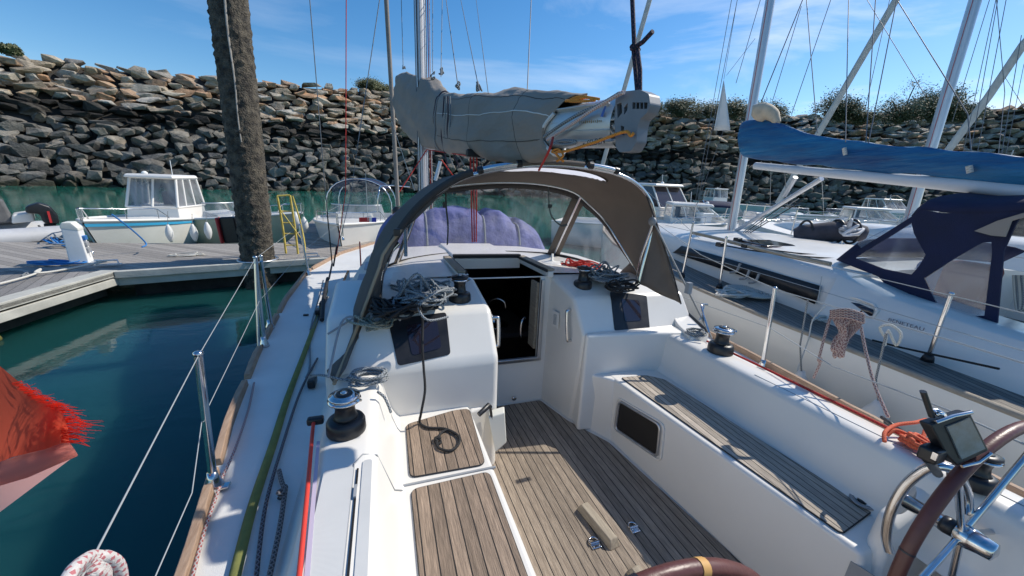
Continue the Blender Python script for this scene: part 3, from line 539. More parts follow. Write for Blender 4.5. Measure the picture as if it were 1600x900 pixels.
# ================================================================ MOTORBOATS
def hull_rows(Lh, bm_, fb_s, fb_b, draft=.35, n=16, flare=.82, transom=.9):
    rows = []
    for i in range(n+1):
        s = i/n; b = bm_/2*(1-(max(0, s-.45)/.55)**2.3)*lerp(transom, 1, min(1, s*3)); b = max(b, .015); x = Lh*s; h = lerp(fb_s, fb_b, s**1.6)
        pin = min(1, max(0, (s-.6)/.4)); rows.append((x, b, h, pin))
    return rows
def motorboat(bow, stern, name, label, cat, group, spec):
    d = bow-stern; d.z = 0; Lh = d.length; ang = math.atan2(d.y, d.x); side = spec.get('side', 1)
    st = stern.copy(); st.z = WZ; R3 = Matrix.Rotation(ang, 3, 'Z'); bm_ = spec['beam']
    st = st + R3 @ Vector((0, bm_/2*.9*side, 0)) * spec.get('shift', 1)
    g = thing(name, st, label, cat, group, rz=ang); P = lambda x, y, z: st + R3 @ Vector((x, y, z))
    rows = hull_rows(Lh, bm_, spec['fs'], spec['fb']); q = MB(); R1 = []
    for x, b, h, pin in rows:
        r = []; xo = lerp(0, .35, pin)
        for fy, fz in ((1, 1), (.985, .82), (.93, .45), (.84, .12), (.72, -.1), (0, -.4)): r.append((x-(1-fz)*xo*1.2*pin, b*fy*(1-.35*pin*(1-fz)), h*fz if fz > 0 else fz))
        R1.append([P(*v) for v in r] + [P(v[0], -v[1], v[2]) for v in reversed(r[:-1])])
    q.grid(R1); q.add(R1[0], [tuple(range(len(R1[0])))], smooth=False); q.build('hull', spec.get('hm', gel), g)
    # gunwale + stripe
    for sg in (1, -1): MB().tube([P(x, sg*b, h+.01) for x, b, h, pin in rows], .035, 8).build('rub_rail', spec.get('rail', gel), g)
    if 'stripe' in spec:
        for sg in (1, -1):
            q = MB(); q.grid([[P(x, sg*(b+.006), h*.94) for x, b, h, p in rows], [P(x-.02*p, sg*(b*.994+.008), h*.87) for x, b, h, p in rows]]); q.build('stripe', spec['stripe'], g)
    q = MB(); zt = lambda x: interp([r[0] for r in rows], [r[2] for r in rows], x)
    cs = spec.get('cockpit', (.05, .4)); D = []
    q.grid([[P(x, b*f, h - (.0 if (x/Lh > cs[1] or abs(f) > .88) else .4) + .04*(1-abs(f)) * (x/Lh > cs[1])) for f in (-1, -.88, -.84, -.4, 0, .4, .84, .88, 1)] for x, b, h, p in rows]); q.build('deck', spec.get('dm', gel), g)
    if 'cabin' in spec:
        x0, x1, w, h, rk = spec['cabin']; z0 = zt(x1)*.98 - .05; zb = spec.get('zb', .42)
        def ring(f, z): return [P(x0+.02*f, w, z), P(x0+.02*f, -w, z), P(x1-rk*f, -w*.82, z), P(x1-rk*f, w*.82, z)]
        tp = 1-.12; q = MB()
        lo = [P(x0, w, z0-.3), P(x1+.05, w*.84, z0), P(x1+.05, -w*.84, z0), P(x0, -w, z0-.3)]
        hi = [P(x0, w*.96, z0+zb), P(x1, w*.8, z0+zb), P(x1, -w*.8, z0+zb), P(x0, -w*.96, z0+zb)]
        q.frustum(lo, hi); q.build('cabin_base', gel, g, bevel=.03)
        t = [P(x0+.03, w*.84, z0+h), P(x1-rk, w*.72, z0+h), P(x1-rk, -w*.72, z0+h), P(x0+.03, -w*.84, z0+h)]
        # corner posts and mullions
        q = MB()
        def bar(a, b, r=.03): q.tube([a, b], r, 6)
        for i in range(4): bar(hi[i], t[i], .035)
        for i in (0, 2): 
            for f in ((.36, .7) if i == 0 else (.36, .7)): bar(hi[i].lerp(hi[i+1], f), t[i].lerp(t[i+1], f), .025)
        bar(hi[1].lerp(hi[2], .5), t[1].lerp(t[2], .5), .03)
        for i in range(4): bar(hi[i], hi[(i+1) % 4], .03); bar(t[i], t[(i+1) % 4], .03)
        q.build('window_frame', gel, g)
        for i in range(3):
            a, b, c, dd = hi[i], hi[i+1], t[i+1], t[i]; MB().add([a, b, c, dd], [(0, 1, 2, 3)], smooth=False).build('window', spec.get('glass', glass), g)
        q = MB(); c = Vector((0, 0, 0))
        for p in t: c += p/4
        lo2 = [c+(p-c)*1.12 + V(0, 0, .0) for p in t]; lo2[1] += (t[1]-t[0]).normalized()*.16; lo2[2] += (t[2]-t[3]).normalized()*.16
        q.frustum(lo2, [c+(p-c)*.93+V(0, 0, .10) for p in lo2]); q.build('roof', spec.get('roofm', gel), g, bevel=.04)
        q = MB().box(P(lerp(x0, x1, .3), 0, z0+.1), (.5, .5, .5), R3).box(P(lerp(x0, x1, .3)-.2, 0, z0+.5), (.1, .5, .5), R3); q.build('seat', mat('seat_vinyl', (.1, .12, .14), .6) if 'seat_vinyl' not in MATS else MATS['seat_vinyl'], g, bevel=.03)
        MB().tube([P(lerp(x0, x1, .45), .3, z0+h+.1), P(lerp(x0, x1, .43), .3, z0+h+.5)], .01, 6).build('antenna', white_p, g); MB().lathe(P(lerp(x0, x1, .7), -.2, z0+h+.1), [(.07, 0), (.07, .04), (.03, .08)], 10).build('dome', white_p, g)
    if 'bimini' in spec:
        x0, x1, w, h, m2 = spec['bimini']; z0 = zt(x0)
        def arc(x, hh): return [P(x+.1*math.cos(a)*0, w*math.cos(a), z0+hh*(math.sin(a)**.55)) for a in [math.pi*k/14 for k in range(15)]]
        q = MB(); q.grid([[p for p in arc(lerp(x0, x1, k/4), h*(1-.03*(k-2)**2/4))][3:12] for k in range(5)]); q.build('canopy', m2, g, thick=.02)
        for k in (0, 4): MB().tube(arc(lerp(x0, x1, k/4), h), .018, 8).build('canopy_hoop', steel, g)
        q = MB(); a = arc(x1, h); q.grid([a[3:12], [P(x1+.5, w*.8*math.cos(t), z0+.15+.25*math.sin(t)) for t in [math.pi*k/14 for k in range(3, 12)]]]); q.build('windscreen', clear2, g)
    if 'screen' in spec:
        x, w, h = spec['screen']; z0 = zt(x)-.02; A_ = [math.pi*k/12 for k in range(13)]
        MB().grid([[P(x+.55*math.sin(a), w*math.cos(a), z0) for a in A_], [P(x-.05+.35*math.sin(a), w*.85*math.cos(a), z0+h) for a in A_]]).build('windscreen', spec.get('glass', glass), g)
        MB().tube([P(x-.05+.35*math.sin(a), w*.85*math.cos(a), z0+h) for a in A_], .018, 6).build('windscreen_rail', alu, g)
        MB().frustum([P(x-.5, -.5, z0-.35), P(x+.3, -.5, z0-.35), P(x+.3, .5, z0-.35), P(x-.5, .5, z0-.35)], [P(x-.3, -.4, z0+.2), P(x+.2, -.4, z0+.1), P(x+.2, .4, z0+.1), P(x-.3, .4, z0+.2)]).build('console', gel, g, bevel=.04)
    if spec.get('pulpit', 1):
        q = MB(); rr_ = [r for r in rows if r[0] > Lh*.66]; hh = .28
        q.tube(smooth_path([P(rr_[0][0], rr_[0][1]*.94, rr_[0][2])]+[P(x, b*.94, h+hh) for x, b, h, p in rr_[1:]]+[P(x, -b*.94, h+hh) for x, b, h, p in reversed(rr_[1:])]+[P(rr_[0][0], -rr_[0][1]*.94, rr_[0][2])], 2), .014, 6)
        for x, b, h, p in rr_[1::2]:
            for sg in (1, -1): q.tube([P(x, sg*b*.94, h), P(x, sg*b*.94, h+hh)], .011, 6)
        q.build('pulpit_rail', steel, g)
    if 'outboard' in spec:
        y = 0; MB().box(P(-.3, y, spec['fs']+.25), (.45, .34, .4), R3, .8).build('outboard_cowl', black, g, bevel=.07); MB().box(P(-.26, y, spec['fs']-.25), (.16, .14, .8), R3).build('outboard_leg', grey_p, g, bevel=.03)
    if 'vent' in spec:
        x0 = spec['cabin'][0]; z = zt(x0)
    return g, P, zt, rows
GM = 'motorboats moored at the pontoons'
def ahead(bow, az, Lh): a = R_(az); return bow + Vector((math.sin(a)*Lh, math.cos(a)*Lh, 0))
b1, P1, z1, r1 = motorboat(W.z(214, 351, -1.33), W.z(362, 331, -1.47), 'cabin_motorboat', 'cream cabin motorboat with a blue gunwale line moored behind the service pedestal', 'motorboat', GM,
    dict(beam=2.15, fs=.72, fb=.98, cabin=(1.15, 2.35, .74, 1.15, .3), zb=.36, stripe=mat('light_blue_stripe', (.05, .38, .62), .4), side=-1, shift=1, cockpit=(.05, .33), hm=mat('cream_gelcoat', (.74, .715, .65), .3, var=.05, vs=2)))
# fenders on things: helper
def fender(p, Lf, r, label, cat='fender', grp=None, line=None, tilt=(0, 0, 1), m=None, fr=None):
    g = thing('fender', p, label, cat, grp, fr=fr); t = Vector(tilt).normalized()
    pr = [(.02, -Lf/2-.03), (.035, -Lf/2), (r*.7, -Lf/2+.04), (r, -Lf/2+.13), (r, Lf/2-.13), (r*.7, Lf/2-.04), (.035, Lf/2), (.02, Lf/2+.04)]
    MB().lathe(p, pr, 16, axis=t).build('body', m or fender_m, g, fr=fr)
    if line: MB().tube([p+t*(Lf/2+.02)]+[Vector(k) for k in line], .006, 6).build('lanyard', grey_rope, g, fr=fr)
    return g
for k, (px, py, pt_, lab) in enumerate([(265, 361, 330, 'white sausage fender amidships on the cabin motorboat'), (303, 360, 334, 'middle fender on the cabin motorboat, in shade'), (325, 357, 332, 'fender nearest the stern quarter of the cabin motorboat')]):
    hd = math.hypot(*W.z(px, 381, DZ).xy)+.1; fender(W.h(px, py+4, hd), .34, .075, lab, grp='fenders on the cabin motorboat', line=[W.h(px-3, pt_, hd+.05)])
tag(MB().tube(smooth_path([W.h(175, 335, 10.2), W.h(205, 358, 10.4), W.h(228, 380, 10.6), W.h(222, 386, 10.3)]), .014, 6).build('mooring_line', blue_rope), 'bright blue mooring line from the bow of the cabin motorboat to the pontoon', 'rope')
# boat 2 behind the pile
motorboat(W.z(468, 336, -1.25), ahead(W.z(468, 336, -1.25), -62, 5.0), 'open_motorboat', 'pale yellow-hulled open motorboat half hidden behind the mooring pile', 'motorboat', GM,
    dict(beam=2.1, fs=.7, fb=1.05, screen=(2.3, .7, .45), side=1, shift=.1, outboard=1, hm=mat('yellowed_gelcoat', (.62, .55, .38), .35, var=.1, vs=2)))
for k, (px, py, lab) in enumerate([(463, 350, 'fender hanging at the bow of the open motorboat'), (476, 357, 'fender at the stem of the open motorboat beside the ladder')]): fender(W.h(px, py-5, 11.1), .36, .09, lab, grp='fenders on the open motorboat', line=[W.h(px-2, 325, 11.2)])
g, P3, _, _ = motorboat(W.z(535, 352, -1.2), ahead(W.z(535, 352, -1.2), 6, 5.6), 'canopied_motorboat', 'white motorboat with a navy canopy and clear screen moored beyond our bow', 'motorboat', GM,
    dict(beam=2.3, fs=.85, fb=1.05, side=-1, bimini=(.6, 2.4, 1.0, 1.25, navy), screen=(2.9, .85, .45), shift=.1))
bb = W.z(560, 352, -1.2); bd_ = math.hypot(bb.x, bb.y)
for x0, x1, mm in ((561, 577, MATS['red_plastic']), (577, 581, white_p), (581, 588, mat('banner_blue', (.02, .04, .4), .5))):
    MB().prism([W.h(x0, 340, bd_-.25), W.h(x1, 340, bd_-.25), W.h(x1, 347, bd_-.25), W.h(x0, 347, bd_-.25)], V(0, .02, 0)).build('hull_band', mm, g)
# RIB at the left edge
rb = W.z(90, 375, -1.9); ra = W.z(-130, 395, -1.9); dr = (ra-rb).normalized(); ang = math.atan2(dr.y, dr.x)
rg = thing('inflatable_boat', rb, 'grey inflatable boat with a black outboard at the left edge', 'inflatable boat', None, rz=ang); nr = Vector((-dr.y, dr.x, 0)); nr = nr if nr.y > 0 else -nr
tubem = mat('grey_hypalon', (.42, .43, .45), .6, var=.06); 
q = MB().tube(smooth_path([rb-dr*.35+V(0, 0, .1), rb+V(0, 0, .1), rb+dr*1.2+V(0, 0, .12), rb+dr*3.4+V(0, 0, .3)], 4), [.1]+[.25]*12, 16); q.build('side_tube', tubem, rg)
MB().tube(smooth_path([rb+nr*1.5-dr*.35+V(0, 0, .1), rb+nr*1.5+V(0, 0, .1), rb+nr*1.4+dr*3.4+V(0, 0, .3)], 6), [.1]+[.25]*12, 16).build('side_tube', tubem, rg)
MB().tube([rb+V(0, 0, .02)-nr*.25+dr*(k*.2) for k in range(16)], .03, 8).build('rub_strake', rubber, rg)
MB().frustum([rb+nr*.1+V(0, 0, -.2), rb+nr*1.4+V(0, 0, -.2), rb+nr*1.4+dr*3.3+V(0, 0, -.2), rb+nr*.1+dr*3.3+V(0, 0, -.2)], [rb+nr*.1+V(0, 0, .15), rb+nr*1.4+V(0, 0, .15), rb+nr*1.4+dr*3.3+V(0, 0, .15), rb+nr*.1+dr*3.3+V(0, 0, .15)]).build('floor', gel, rg)
hb = math.hypot(rb.x, rb.y)+.6
def OB(px, py, k=0): return W.h(px, py, hb+k)
pts = [OB(40, 322), OB(60, 316), OB(78, 322), OB(90, 335), OB(93, 349), OB(72, 349), OB(66, 345), OB(62, 334), OB(40, 332)]
away = Vector((rb.x, rb.y, 0)).normalized()
q = MB().prism([p-away*.18 for p in pts], away*.38); q.build('outboard_cowl', black, rg, bevel=.05)
MB().prism([OB(73, 330, -.2), OB(77, 330, -.2), OB(82, 348, -.2), OB(78, 348, -.2)], -away*.01).build('red_decal', MATS['red_plastic'], rg)
MB().prism([OB(68, 350, -.1), OB(88, 350, -.1), OB(86, 378, -.1), OB(74, 378, -.1)], away*.2).build('outboard_leg', black, rg, bevel=.02)
MB().prism([OB(18, 336, .1), OB(52, 331, .1), OB(56, 346, .1), OB(18, 350, .1)], away*.7).build('seat_locker', gel, rg, bevel=.04)
MB().prism([OB(-40, 318, .2), OB(2, 312, .2), OB(22, 348, .2), OB(-40, 352, .2)], away*.6).build('console_cover', mat('grey_cover', (.12, .12, .12), .9, var=.2), rg, bevel=.05)
MB().tube(smooth_path([OB(60, 352, -.35), OB(75, 366, -.4), OB(92, 374, -.3)]), .02, 8).build('strap', black, rg)
# far boats on the right
GF = 'boats moored far off beyond the neighbouring yachts'
motorboat(W.z(1078, 344, -1.2), W.z(985, 332, -1.25), 'cabin_motorboat', 'white cabin motorboat with dark side windows seen just past the canopy edge', 'motorboat', GF, dict(beam=2.8, fs=.9, fb=1.15, cabin=(.8, 3.2, .95, 1.3, .7), zb=.45, side=-1, cockpit=(.05, .15), shift=.2, glass=tint))
motorboat(W.z(1215, 325, -1.1)+V(2.5, 0, 0), W.z(1170, 316, -1.1)+V(0, 6, 0), 'cabin_motorboat', 'small white wheelhouse boat far off between the neighbour\'s mast and its vang', 'motorboat', GF, dict(beam=2.6, fs=.9, fb=1.1, cabin=(2.0, 4.2, .95, 1.5, .3), zb=.6, side=-1, shift=.1, cockpit=(.05, .3)))
for k, (xa, xb, yy, lab, sc) in enumerate([(1250, 1300, 331, 'low white sports boat with a curved screen, leftmost of the distant row', .3), (1295, 1352, 333, 'second white sports boat in the distant row above the dark bag', .4), (1352, 1400, 336, 'white open boat farthest right of the distant row', .3)]):
    motorboat(W.z(xb+14, yy+4, -1.1), W.z(xa, yy-2, -1.1)+V(0, 2, 0), 'sports_boat', lab, 'motorboat', GF, dict(beam=2.3, fs=.8, fb=1.0, screen=(2.2+.2*k, .85, .5+.05*k), side=-1, shift=.1, glass=clear2))
motorboat(W.z(1490, 338, -1.1), W.z(1405, 330, -1.1)+V(0, 3, 0), 'cabin_motorboat', 'white cabin motorboat with a grey-blue screen behind the second mast', 'motorboat', GF, dict(beam=2.8, fs=.9, fb=1.2, cabin=(1.6, 4.2, 1.0, 1.15, .9), zb=.4, side=-1, shift=.1, glass=glass))
motorboat(W.z(1150, 338, -1.15), W.z(1088, 331, -1.15)+V(-.5, 2, 0), 'open_motorboat', 'low white open boat with a dark outboard left of the neighbour\'s mast', 'motorboat', GF, dict(beam=2.2, fs=.75, fb=.9, screen=(2.4, .6, .3), side=-1, shift=.1, outboard=1, glass=tint))
for k, (bx, by, az, Ls, kind, lab) in enumerate([(1135, 349, -50, 6.0, 0, 'white half-decked boat lying just left of the neighbouring mast foot'), (1238, 352, -58, 6.5, 1, 'white cabin cruiser lying behind the vang of the neighbouring yacht'), (1318, 352, -55, 6.2, 2, 'white sports cruiser with a wraparound screen behind the dark duffel bag'), (1398, 353, -52, 6.5, 0, 'white open boat with a pulpit rail left of the second mast'), (1478, 352, -50, 6.0, 1, 'white boat with a low cabin just right of the second mast')]):
    bp_ = W.z(bx, by, -1.1); sp_ = dict(beam=2.3, fs=.85, fb=1.12, side=-1, shift=.1, cockpit=(.05, .35))
    if kind == 0: sp_['screen'] = (2.6, .8, .4)
    if kind == 1: sp_['cabin'] = (2.2, 4.0, .8, .75, .6); sp_['zb'] = .3
    if kind == 2: sp_['screen'] = (2.9, .9, .55); sp_['bimini'] = (1.0, 2.2, .9, .95, navy)
    motorboat(bp_, ahead(bp_, az, Ls), 'motorboat', lab, 'motorboat', GF, sp_)
c = W.h(1552, 312, 17); tb = thing('small_tender', c, 'small white tender with two orange-red buoys above the navy canopy', 'boat', GF)
MB().lathe(c+V(0, 0, .0), [(.12, 0), (.3, .2), (.42, .36), (.4, .42)], 20).build('hull', gel, tb)
for sx in (-1, 1): MB().lathe(c+V(sx*.38, -.05, -.25), [(.05, 0), (.25, .1), (.3, .25), (.25, .4), (.05, .5)], 16).build('buoy', MATS['red_plastic'], tb)
MB().tube([c+V(0, 0, .4), c+V(0, 0, 1.3)], .015, 6).tube([c+V(0, 0, 0), c+V(0, 0, -1.8)], .25, 10).build('post', wirew, tb)
q0 = W.h(1096, 352, 15); sp = thing('service_pedestal', q0, 'white service pedestal on the far pontoon left of the neighbouring mast', 'pedestal'); MB().box(q0+V(0, 0, -.1), (.45, .4, .95)).build('body', white_p, sp, bevel=.03); MB().box(q0+V(0, 0, .41), (.5, .45, .08)).build('cap', white_p, sp, bevel=.02)
for k in range(4): MB().box(q0+V(-.24, -.02, .2-.16*k), (.02, .22, .1)).build('socket', grey_p, sp)
fpn = thing('far_pontoon', W.z(1250, 348, DZ), 'distant grey pontoon between the two neighbouring yachts', 'pontoon'); a, b = W.z(1000, 357, DZ), W.z(1420, 358, DZ); MB().frustum([a+V(0, 0, -.5), b+V(0, 0, -.5), b+V(-.6, 1.6, -.5), a+V(-.6, 1.6, -.5)], [a, b, b+V(-.6, 1.6, 0), a+V(-.6, 1.6, 0)]).build('deck', dockwood, fpn)
# ================================================================ NEIGHBOURING YACHTS
def wires(parent, lst, m=None, fr=None, name='shroud'):
    for e in lst:
        (x0, y0, d0), (x1, y1, d1) = e[0], e[1]; r = (e[2] if len(e) > 2 else .006)*.8; mm = e[3] if len(e) > 3 else (m or wire); F = fr or W; nm = e[4] if len(e) > 4 else name
        a, b = F.h(x0, y0, d0), F.h(x1, y1, d1); a2 = a + (a-b)*.6 if y0 <= 0 else a
        MB().tube([a2, b], r, 6).build(nm, mm, parent, fr=fr)
A1 = R_(10); U1 = Vector((math.sin(A1), math.cos(A1), 0)); V1 = Vector((-math.cos(A1), math.sin(A1), 0)); M1 = W.h(1140, 377, 7.15); M1.z = 0
nb = thing('neighbour_yacht', Vector((M1.x, M1.y, WZ)), 'white sailing yacht with teak side decks, navy spray canopy and blue sail cover alongside ours', 'sailing yacht', 'neighbouring yachts', rz=-A1)
def n1(x, y, z): return M1*1 + U1*x + V1*y + Vector((0, 0, z))
toe = [(-6.2, 1.30), (-5, 1.60), (-4.3, 1.73), (-3.5, 1.84), (-2.9, 1.93), (-1.9, 1.98), (-.8, 1.95), (.6, 1.80), (2.2, 1.35), (3.6, .72), (4.6, .06)]
tx = [a for a, b in toe]; ty = [b for a, b in toe]
def tz(x): return -1.06 + .035*max(0, x+2)*.6
def hb1(x): return interp(tx, ty, x)
XS = [tx[0]+(tx[-1]-tx[0])*k/44 for k in range(45)]
q = MB(); rows = []
for x in XS:
    b = hb1(x); z = tz(x); pr = [(1, 0), (1.0, -.08), (.985, -.5), (.93, -.95), (.8, -1.2), (.45, -1.45), (0, -1.6)]
    rows.append([n1(x, b*f, z+dz) for f, dz in pr] + [n1(x, -b*f, z+dz) for f, dz in reversed(pr[:-1])])
q.grid(rows); q.build('hull', hullm, nb)
q = MB(); q.grid([[n1(x, hb1(x)*f, tz(x)-.03+.03*(1-abs(f))) for f in (-1, -.6, 0, .6, 1)] for x in XS]); q.build('side_deck', teak_nb, nb)
for sg in (1, -1):
    q = MB(); q.tube([n1(x, sg*hb1(x)*.985, tz(x)) for x in XS], .028, 8); q.build('toe_rail', teak_w if 0 else teak_g, nb)
def cz(x): return interp([-5.6, -4.2, -2, .6, 2.6, 3.2], [-.70, -.66, -.67, -.72, -.88, -1.0], x)
def cf(x): return interp([-5.6, -1, 1, 3.2], [1.28, 1.32, 1.05, .15], x)
CX = [-2.9+k*(6.1/24) for k in range(25)]
rows = [[n1(x, cf(x), tz(x)-.02), n1(x, cf(x)*.965, lerp(tz(x), cz(x), .8)), n1(x, cf(x)*.90, cz(x)), n1(x, cf(x)*.5, cz(x)+.06), n1(x, 0, cz(x)+.08), n1(x, -cf(x)*.5, cz(x)+.06), n1(x, -cf(x)*.9, cz(x)), n1(x, -cf(x)*.965, lerp(tz(x), cz(x), .8)), n1(x, -cf(x), tz(x)-.02)] for x in CX]
q = MB().grid(rows); q.add(rows[0], [tuple(range(9))], smooth=False); q.build('coachroof', gel, nb)
# cockpit coaming block aft of the coachroof
for sg in (1, -1):
    q = MB(); xs = [-6.2, -5.6, -5, -4.4, -3.8, -3.2, -2.85]
    rows = [[n1(x, sg*lerp(hb1(x)-.42, cf(x), .7), tz(x)-.04), n1(x, sg*(lerp(hb1(x)-.42, cf(x), .7)-.1), interp([-6.2, -3.4, -2.85], [-.86, -.78, -.67], x)), n1(x, sg*.78, interp([-6.2, -3.4, -2.85], [-.85, -.77, -.66], x)), n1(x, sg*.74, -1.5)] for x in xs]
    q.grid(rows); q.add(rows[0], [(0, 1, 2, 3)]); q.build('coaming', gel, nb)
MB().add([n1(-6.2, 1.1, -1.5), n1(-2.9, 1.1, -1.5), n1(-2.9, -1.1, -1.5), n1(-6.2, -1.1, -1.5)], [(0, 1, 2, 3)]).build('cockpit_sole', teak_nb, nb)
# side windows on the port face
def side(px, py, off=1.255): return W.pl(px, py, n1(0, off, 0), V1)
def cabin_pt(px, py, off=.028):                                     # on the sloping cabin side
    best = None
    for k in range(60):
        o = .7+k*.012; p = W.pl(px, py, n1(0, o, 0), V1); x = (p-M1).dot(U1); f = cf(x); z = p.z
        t = (z-tz(x))/(cz(x)-tz(x)) if cz(x) != tz(x) else 0; surf = lerp(f, f*.965, min(1, max(0, t/.8))) if t < .8 else lerp(f*.965, f*.9, min(1, (t-.8)/.2)); e_ = abs(surf-o)
        if best is None or e_ < best[0]: best = (e_, p)
    return best[1] + V1*off
def strip(lst_top, lst_bot, m, name, par, n=14, fn=cabin_pt):
    def sample(l, t): 
        k = t*(len(l)-1); i = min(int(k), len(l)-2); f = k-i; return (lerp(l[i][0], l[i+1][0], f), lerp(l[i][1], l[i+1][1], f))
    q = MB(); q.grid([[fn(*sample(lst_top, k/n)) for k in range(n+1)], [fn(*(lambda a, b: ((a[0]+b[0])/2, (a[1]+b[1])/2))(sample(lst_top, k/n), sample(lst_bot, k/n))) for k in range(n+1)], [fn(*sample(lst_bot, k/n)) for k in range(n+1)]]); return q.build(name, m, par, thick=.006)
strip([(1068, 384), (1140, 404), (1215, 426), (1287, 447)], [(1054, 395), (1130, 420), (1205, 445), (1277, 475)], black, 'cabin_window', nb)
strip([(1320, 470), (1345, 474), (1368, 484)], [(1326, 484), (1345, 492), (1366, 495)], tint, 'portlight', nb, 8, fn=lambda x, y: cabin_pt(x, y, .02))
q = MB(); ol = [(1314, 468), (1322, 463), (1345, 467), (1368, 476), (1374, 486), (1368, 496), (1345, 495), (1324, 488)]
q.tube([cabin_pt(*p, .018) for p in ol], .012, 6, closed=True); q.build('portlight_frame', gel, nb)
# handrails and gear on the coachroof
def roofp(px, py): 
    z = -.64
    for _ in range(4): p = W.z(px, py, z); z = cz((p-M1).dot(U1))+.045
    return W.z(px, py, z)
for a in ([(1082, 367), (1120, 376), (1200, 397), (1296, 418)],):
    q = MB(); q.tube(smooth_path([roofp(x, y)+V(0, 0, .03) for x, y in a]), .022, 8)
    q.build('grab_rail', teak_g, nb)
for k, a in enumerate([[(1130, 383), (1180, 392), (1260, 401), (1330, 405)], [(1150, 380), (1220, 388), (1300, 397), (1345, 402)], [(1160, 384), (1240, 395), (1320, 401)]]): MB().tube(smooth_path([roofp(*p) for p in a]), .008, 6).build('halyard', black_rope if k != 1 else white_rope, nb)
q = MB().box(roofp(1200, 382), (.5, .5, .05), Matrix.Rotation(-A1, 3, 'Z')); q.build('deck_hatch', tint, nb, bevel=.01)
for px, py in ((1125, 386), (1152, 378), (1165, 388)): MB().box(roofp(px, py)+V(0, 0, .03), (.09, .07, .05)).build('deck_block', black, nb, bevel=.01)
# mast, boom, cover, vang
def mastpole(par, foot, top, r, m, fr=None, asp=.68):
    q = MB(); q.tube([foot, top], r, 20, flat=asp); o = q.build('mast', m, par, fr=fr)
    sd = (top-foot).normalized(); n_ = Vector((-foot.x, -foot.y, 0)).normalized(); s2 = sd.cross(n_)
    MB().tube([foot+n_*r*.8+s2*.01, top+n_*r*.8+s2*.01], .005, 5).build('halyard', black_rope, par, fr=fr); MB().tube([foot+n_*r*.86-s2*.03, top+n_*r*.86-s2*.03], .004, 5).build('halyard', red_rope, par, fr=fr)
    MB().tube([foot+n_*r*.7+s2*.045, top+n_*r*.7+s2*.045], .004, 5).build('halyard', grey_rope, par, fr=fr); return o
mf = W.h(1139, 380, 7.15); mt = W.h(1214, -60, 7.35); mt = mf + (mt-mf)*1.5; mastpole(nb, mf, mt, .094, aluw)
MB().lathe(mf+V(0, 0, -.02), [(.16, 0), (.16, .04), (.11, .06)], 20).build('mast_collar', black, nb)
def cover(par, fr, sec, m, name='sail_cover', folds=.02, seed=1):
    rows = []
    for c, hv, wv in sec:     # centre, half-height vec, half-width vec
        rows.append([c + hv*math.cos(a)*(1 if math.cos(a) > 0 else 1.0) + wv*math.sin(a)*(1.0 if math.cos(a) < .3 else .8) + Vector((0, 0, noise.noise(c*3+Vector((a, seed, 0)))*folds)) for a in [2*math.pi*k/28 for k in range(28)]])
    q = MB().grid(rows, closed=True); q.add(rows[0], [tuple(reversed(range(28)))]); q.add(rows[-1], [tuple(range(28))]); return q.build(name, m, par, fr=fr)
def secs(F, pts, fwd, wf=.34, n=6):
    out_ = []; P = []
    for (x, yt, yb, d) in pts: P.append((F.h(x, yt, d), F.h(x, yb, d)))
    tops = smooth_path([p[0] for p in P], n); bots = smooth_path([p[1] for p in P], n)
    for a, b in zip(tops, bots):
        c = (a+b)*.5; hv = (a-b)*.5; side_ = hv.normalized().cross(fwd).normalized(); out_.append((c, hv, side_*max(.04, hv.length*wf)))
    return out_
# boom of neighbour runs from its mast aft towards the right of the picture
cpts = [(1158, 196, 232, 7.0), (1163, 190, 243, 6.9), (1180, 186, 248, 6.7), (1215, 193, 253, 6.4), (1280, 212, 259, 5.9), (1360, 224, 266, 5.4), (1450, 233, 275, 4.95), (1530, 239, 281, 4.65), (1640, 244, 292, 4.4)]
cover(nb, W, secs(W, cpts, -U1, .36), bluec, 'sail_cover', .03)
bpts = [(1181, 259, 6.72), (1290, 270, 5.85), (1400, 280, 5.2), (1520, 291, 4.7), (1640, 304, 4.4)]
q = MB().tube([W.h(*p) for p in bpts], [.05, .052, .055, .055, .055], 12); q.build('boom', mat('white_boom', (.68, .68, .68), .35), nb)
q = MB().tube(smooth_path([W.h(1196, 186, 6.55), W.h(1185, 170, 6.5), W.h(1205, 178, 6.5), W.h(1215, 192, 6.45)], 4), [.05, .08, .1, .1, .09, .09, .1, .1, .09, .08, .06, .05, .04], 8); q.build('sail_head', mat('cream_sail', (.55, .45, .33), .7, var=.2), nb)
MB().tube([W.h(1142, 372, 7.0)+V(.08, 0, .12), W.h(1284, 279, 5.95)], .03, 10).build('vang', aluw, nb)
MB().tube([W.h(1225, 306, 6.4), W.h(1243, 277, 6.25)], .03, 10).build('vang_rod', aluw, nb)
for k in range(4): MB().tube([W.h(1150+3*k, 372, 6.98), W.h(1236+6*k, 304+3*k, 6.3)], .007, 6).build('vang_line', black_rope if k % 2 else grey_rope, nb)
for k, (x, y) in enumerate([(1319, 231), (1514, 259)]): MB().tube([W.h(x, y, 5.5-k*.9), W.h(x+2, y+11, 5.5-k*.9)], .02, 8).build('cover_toggle', cream_rope, nb)
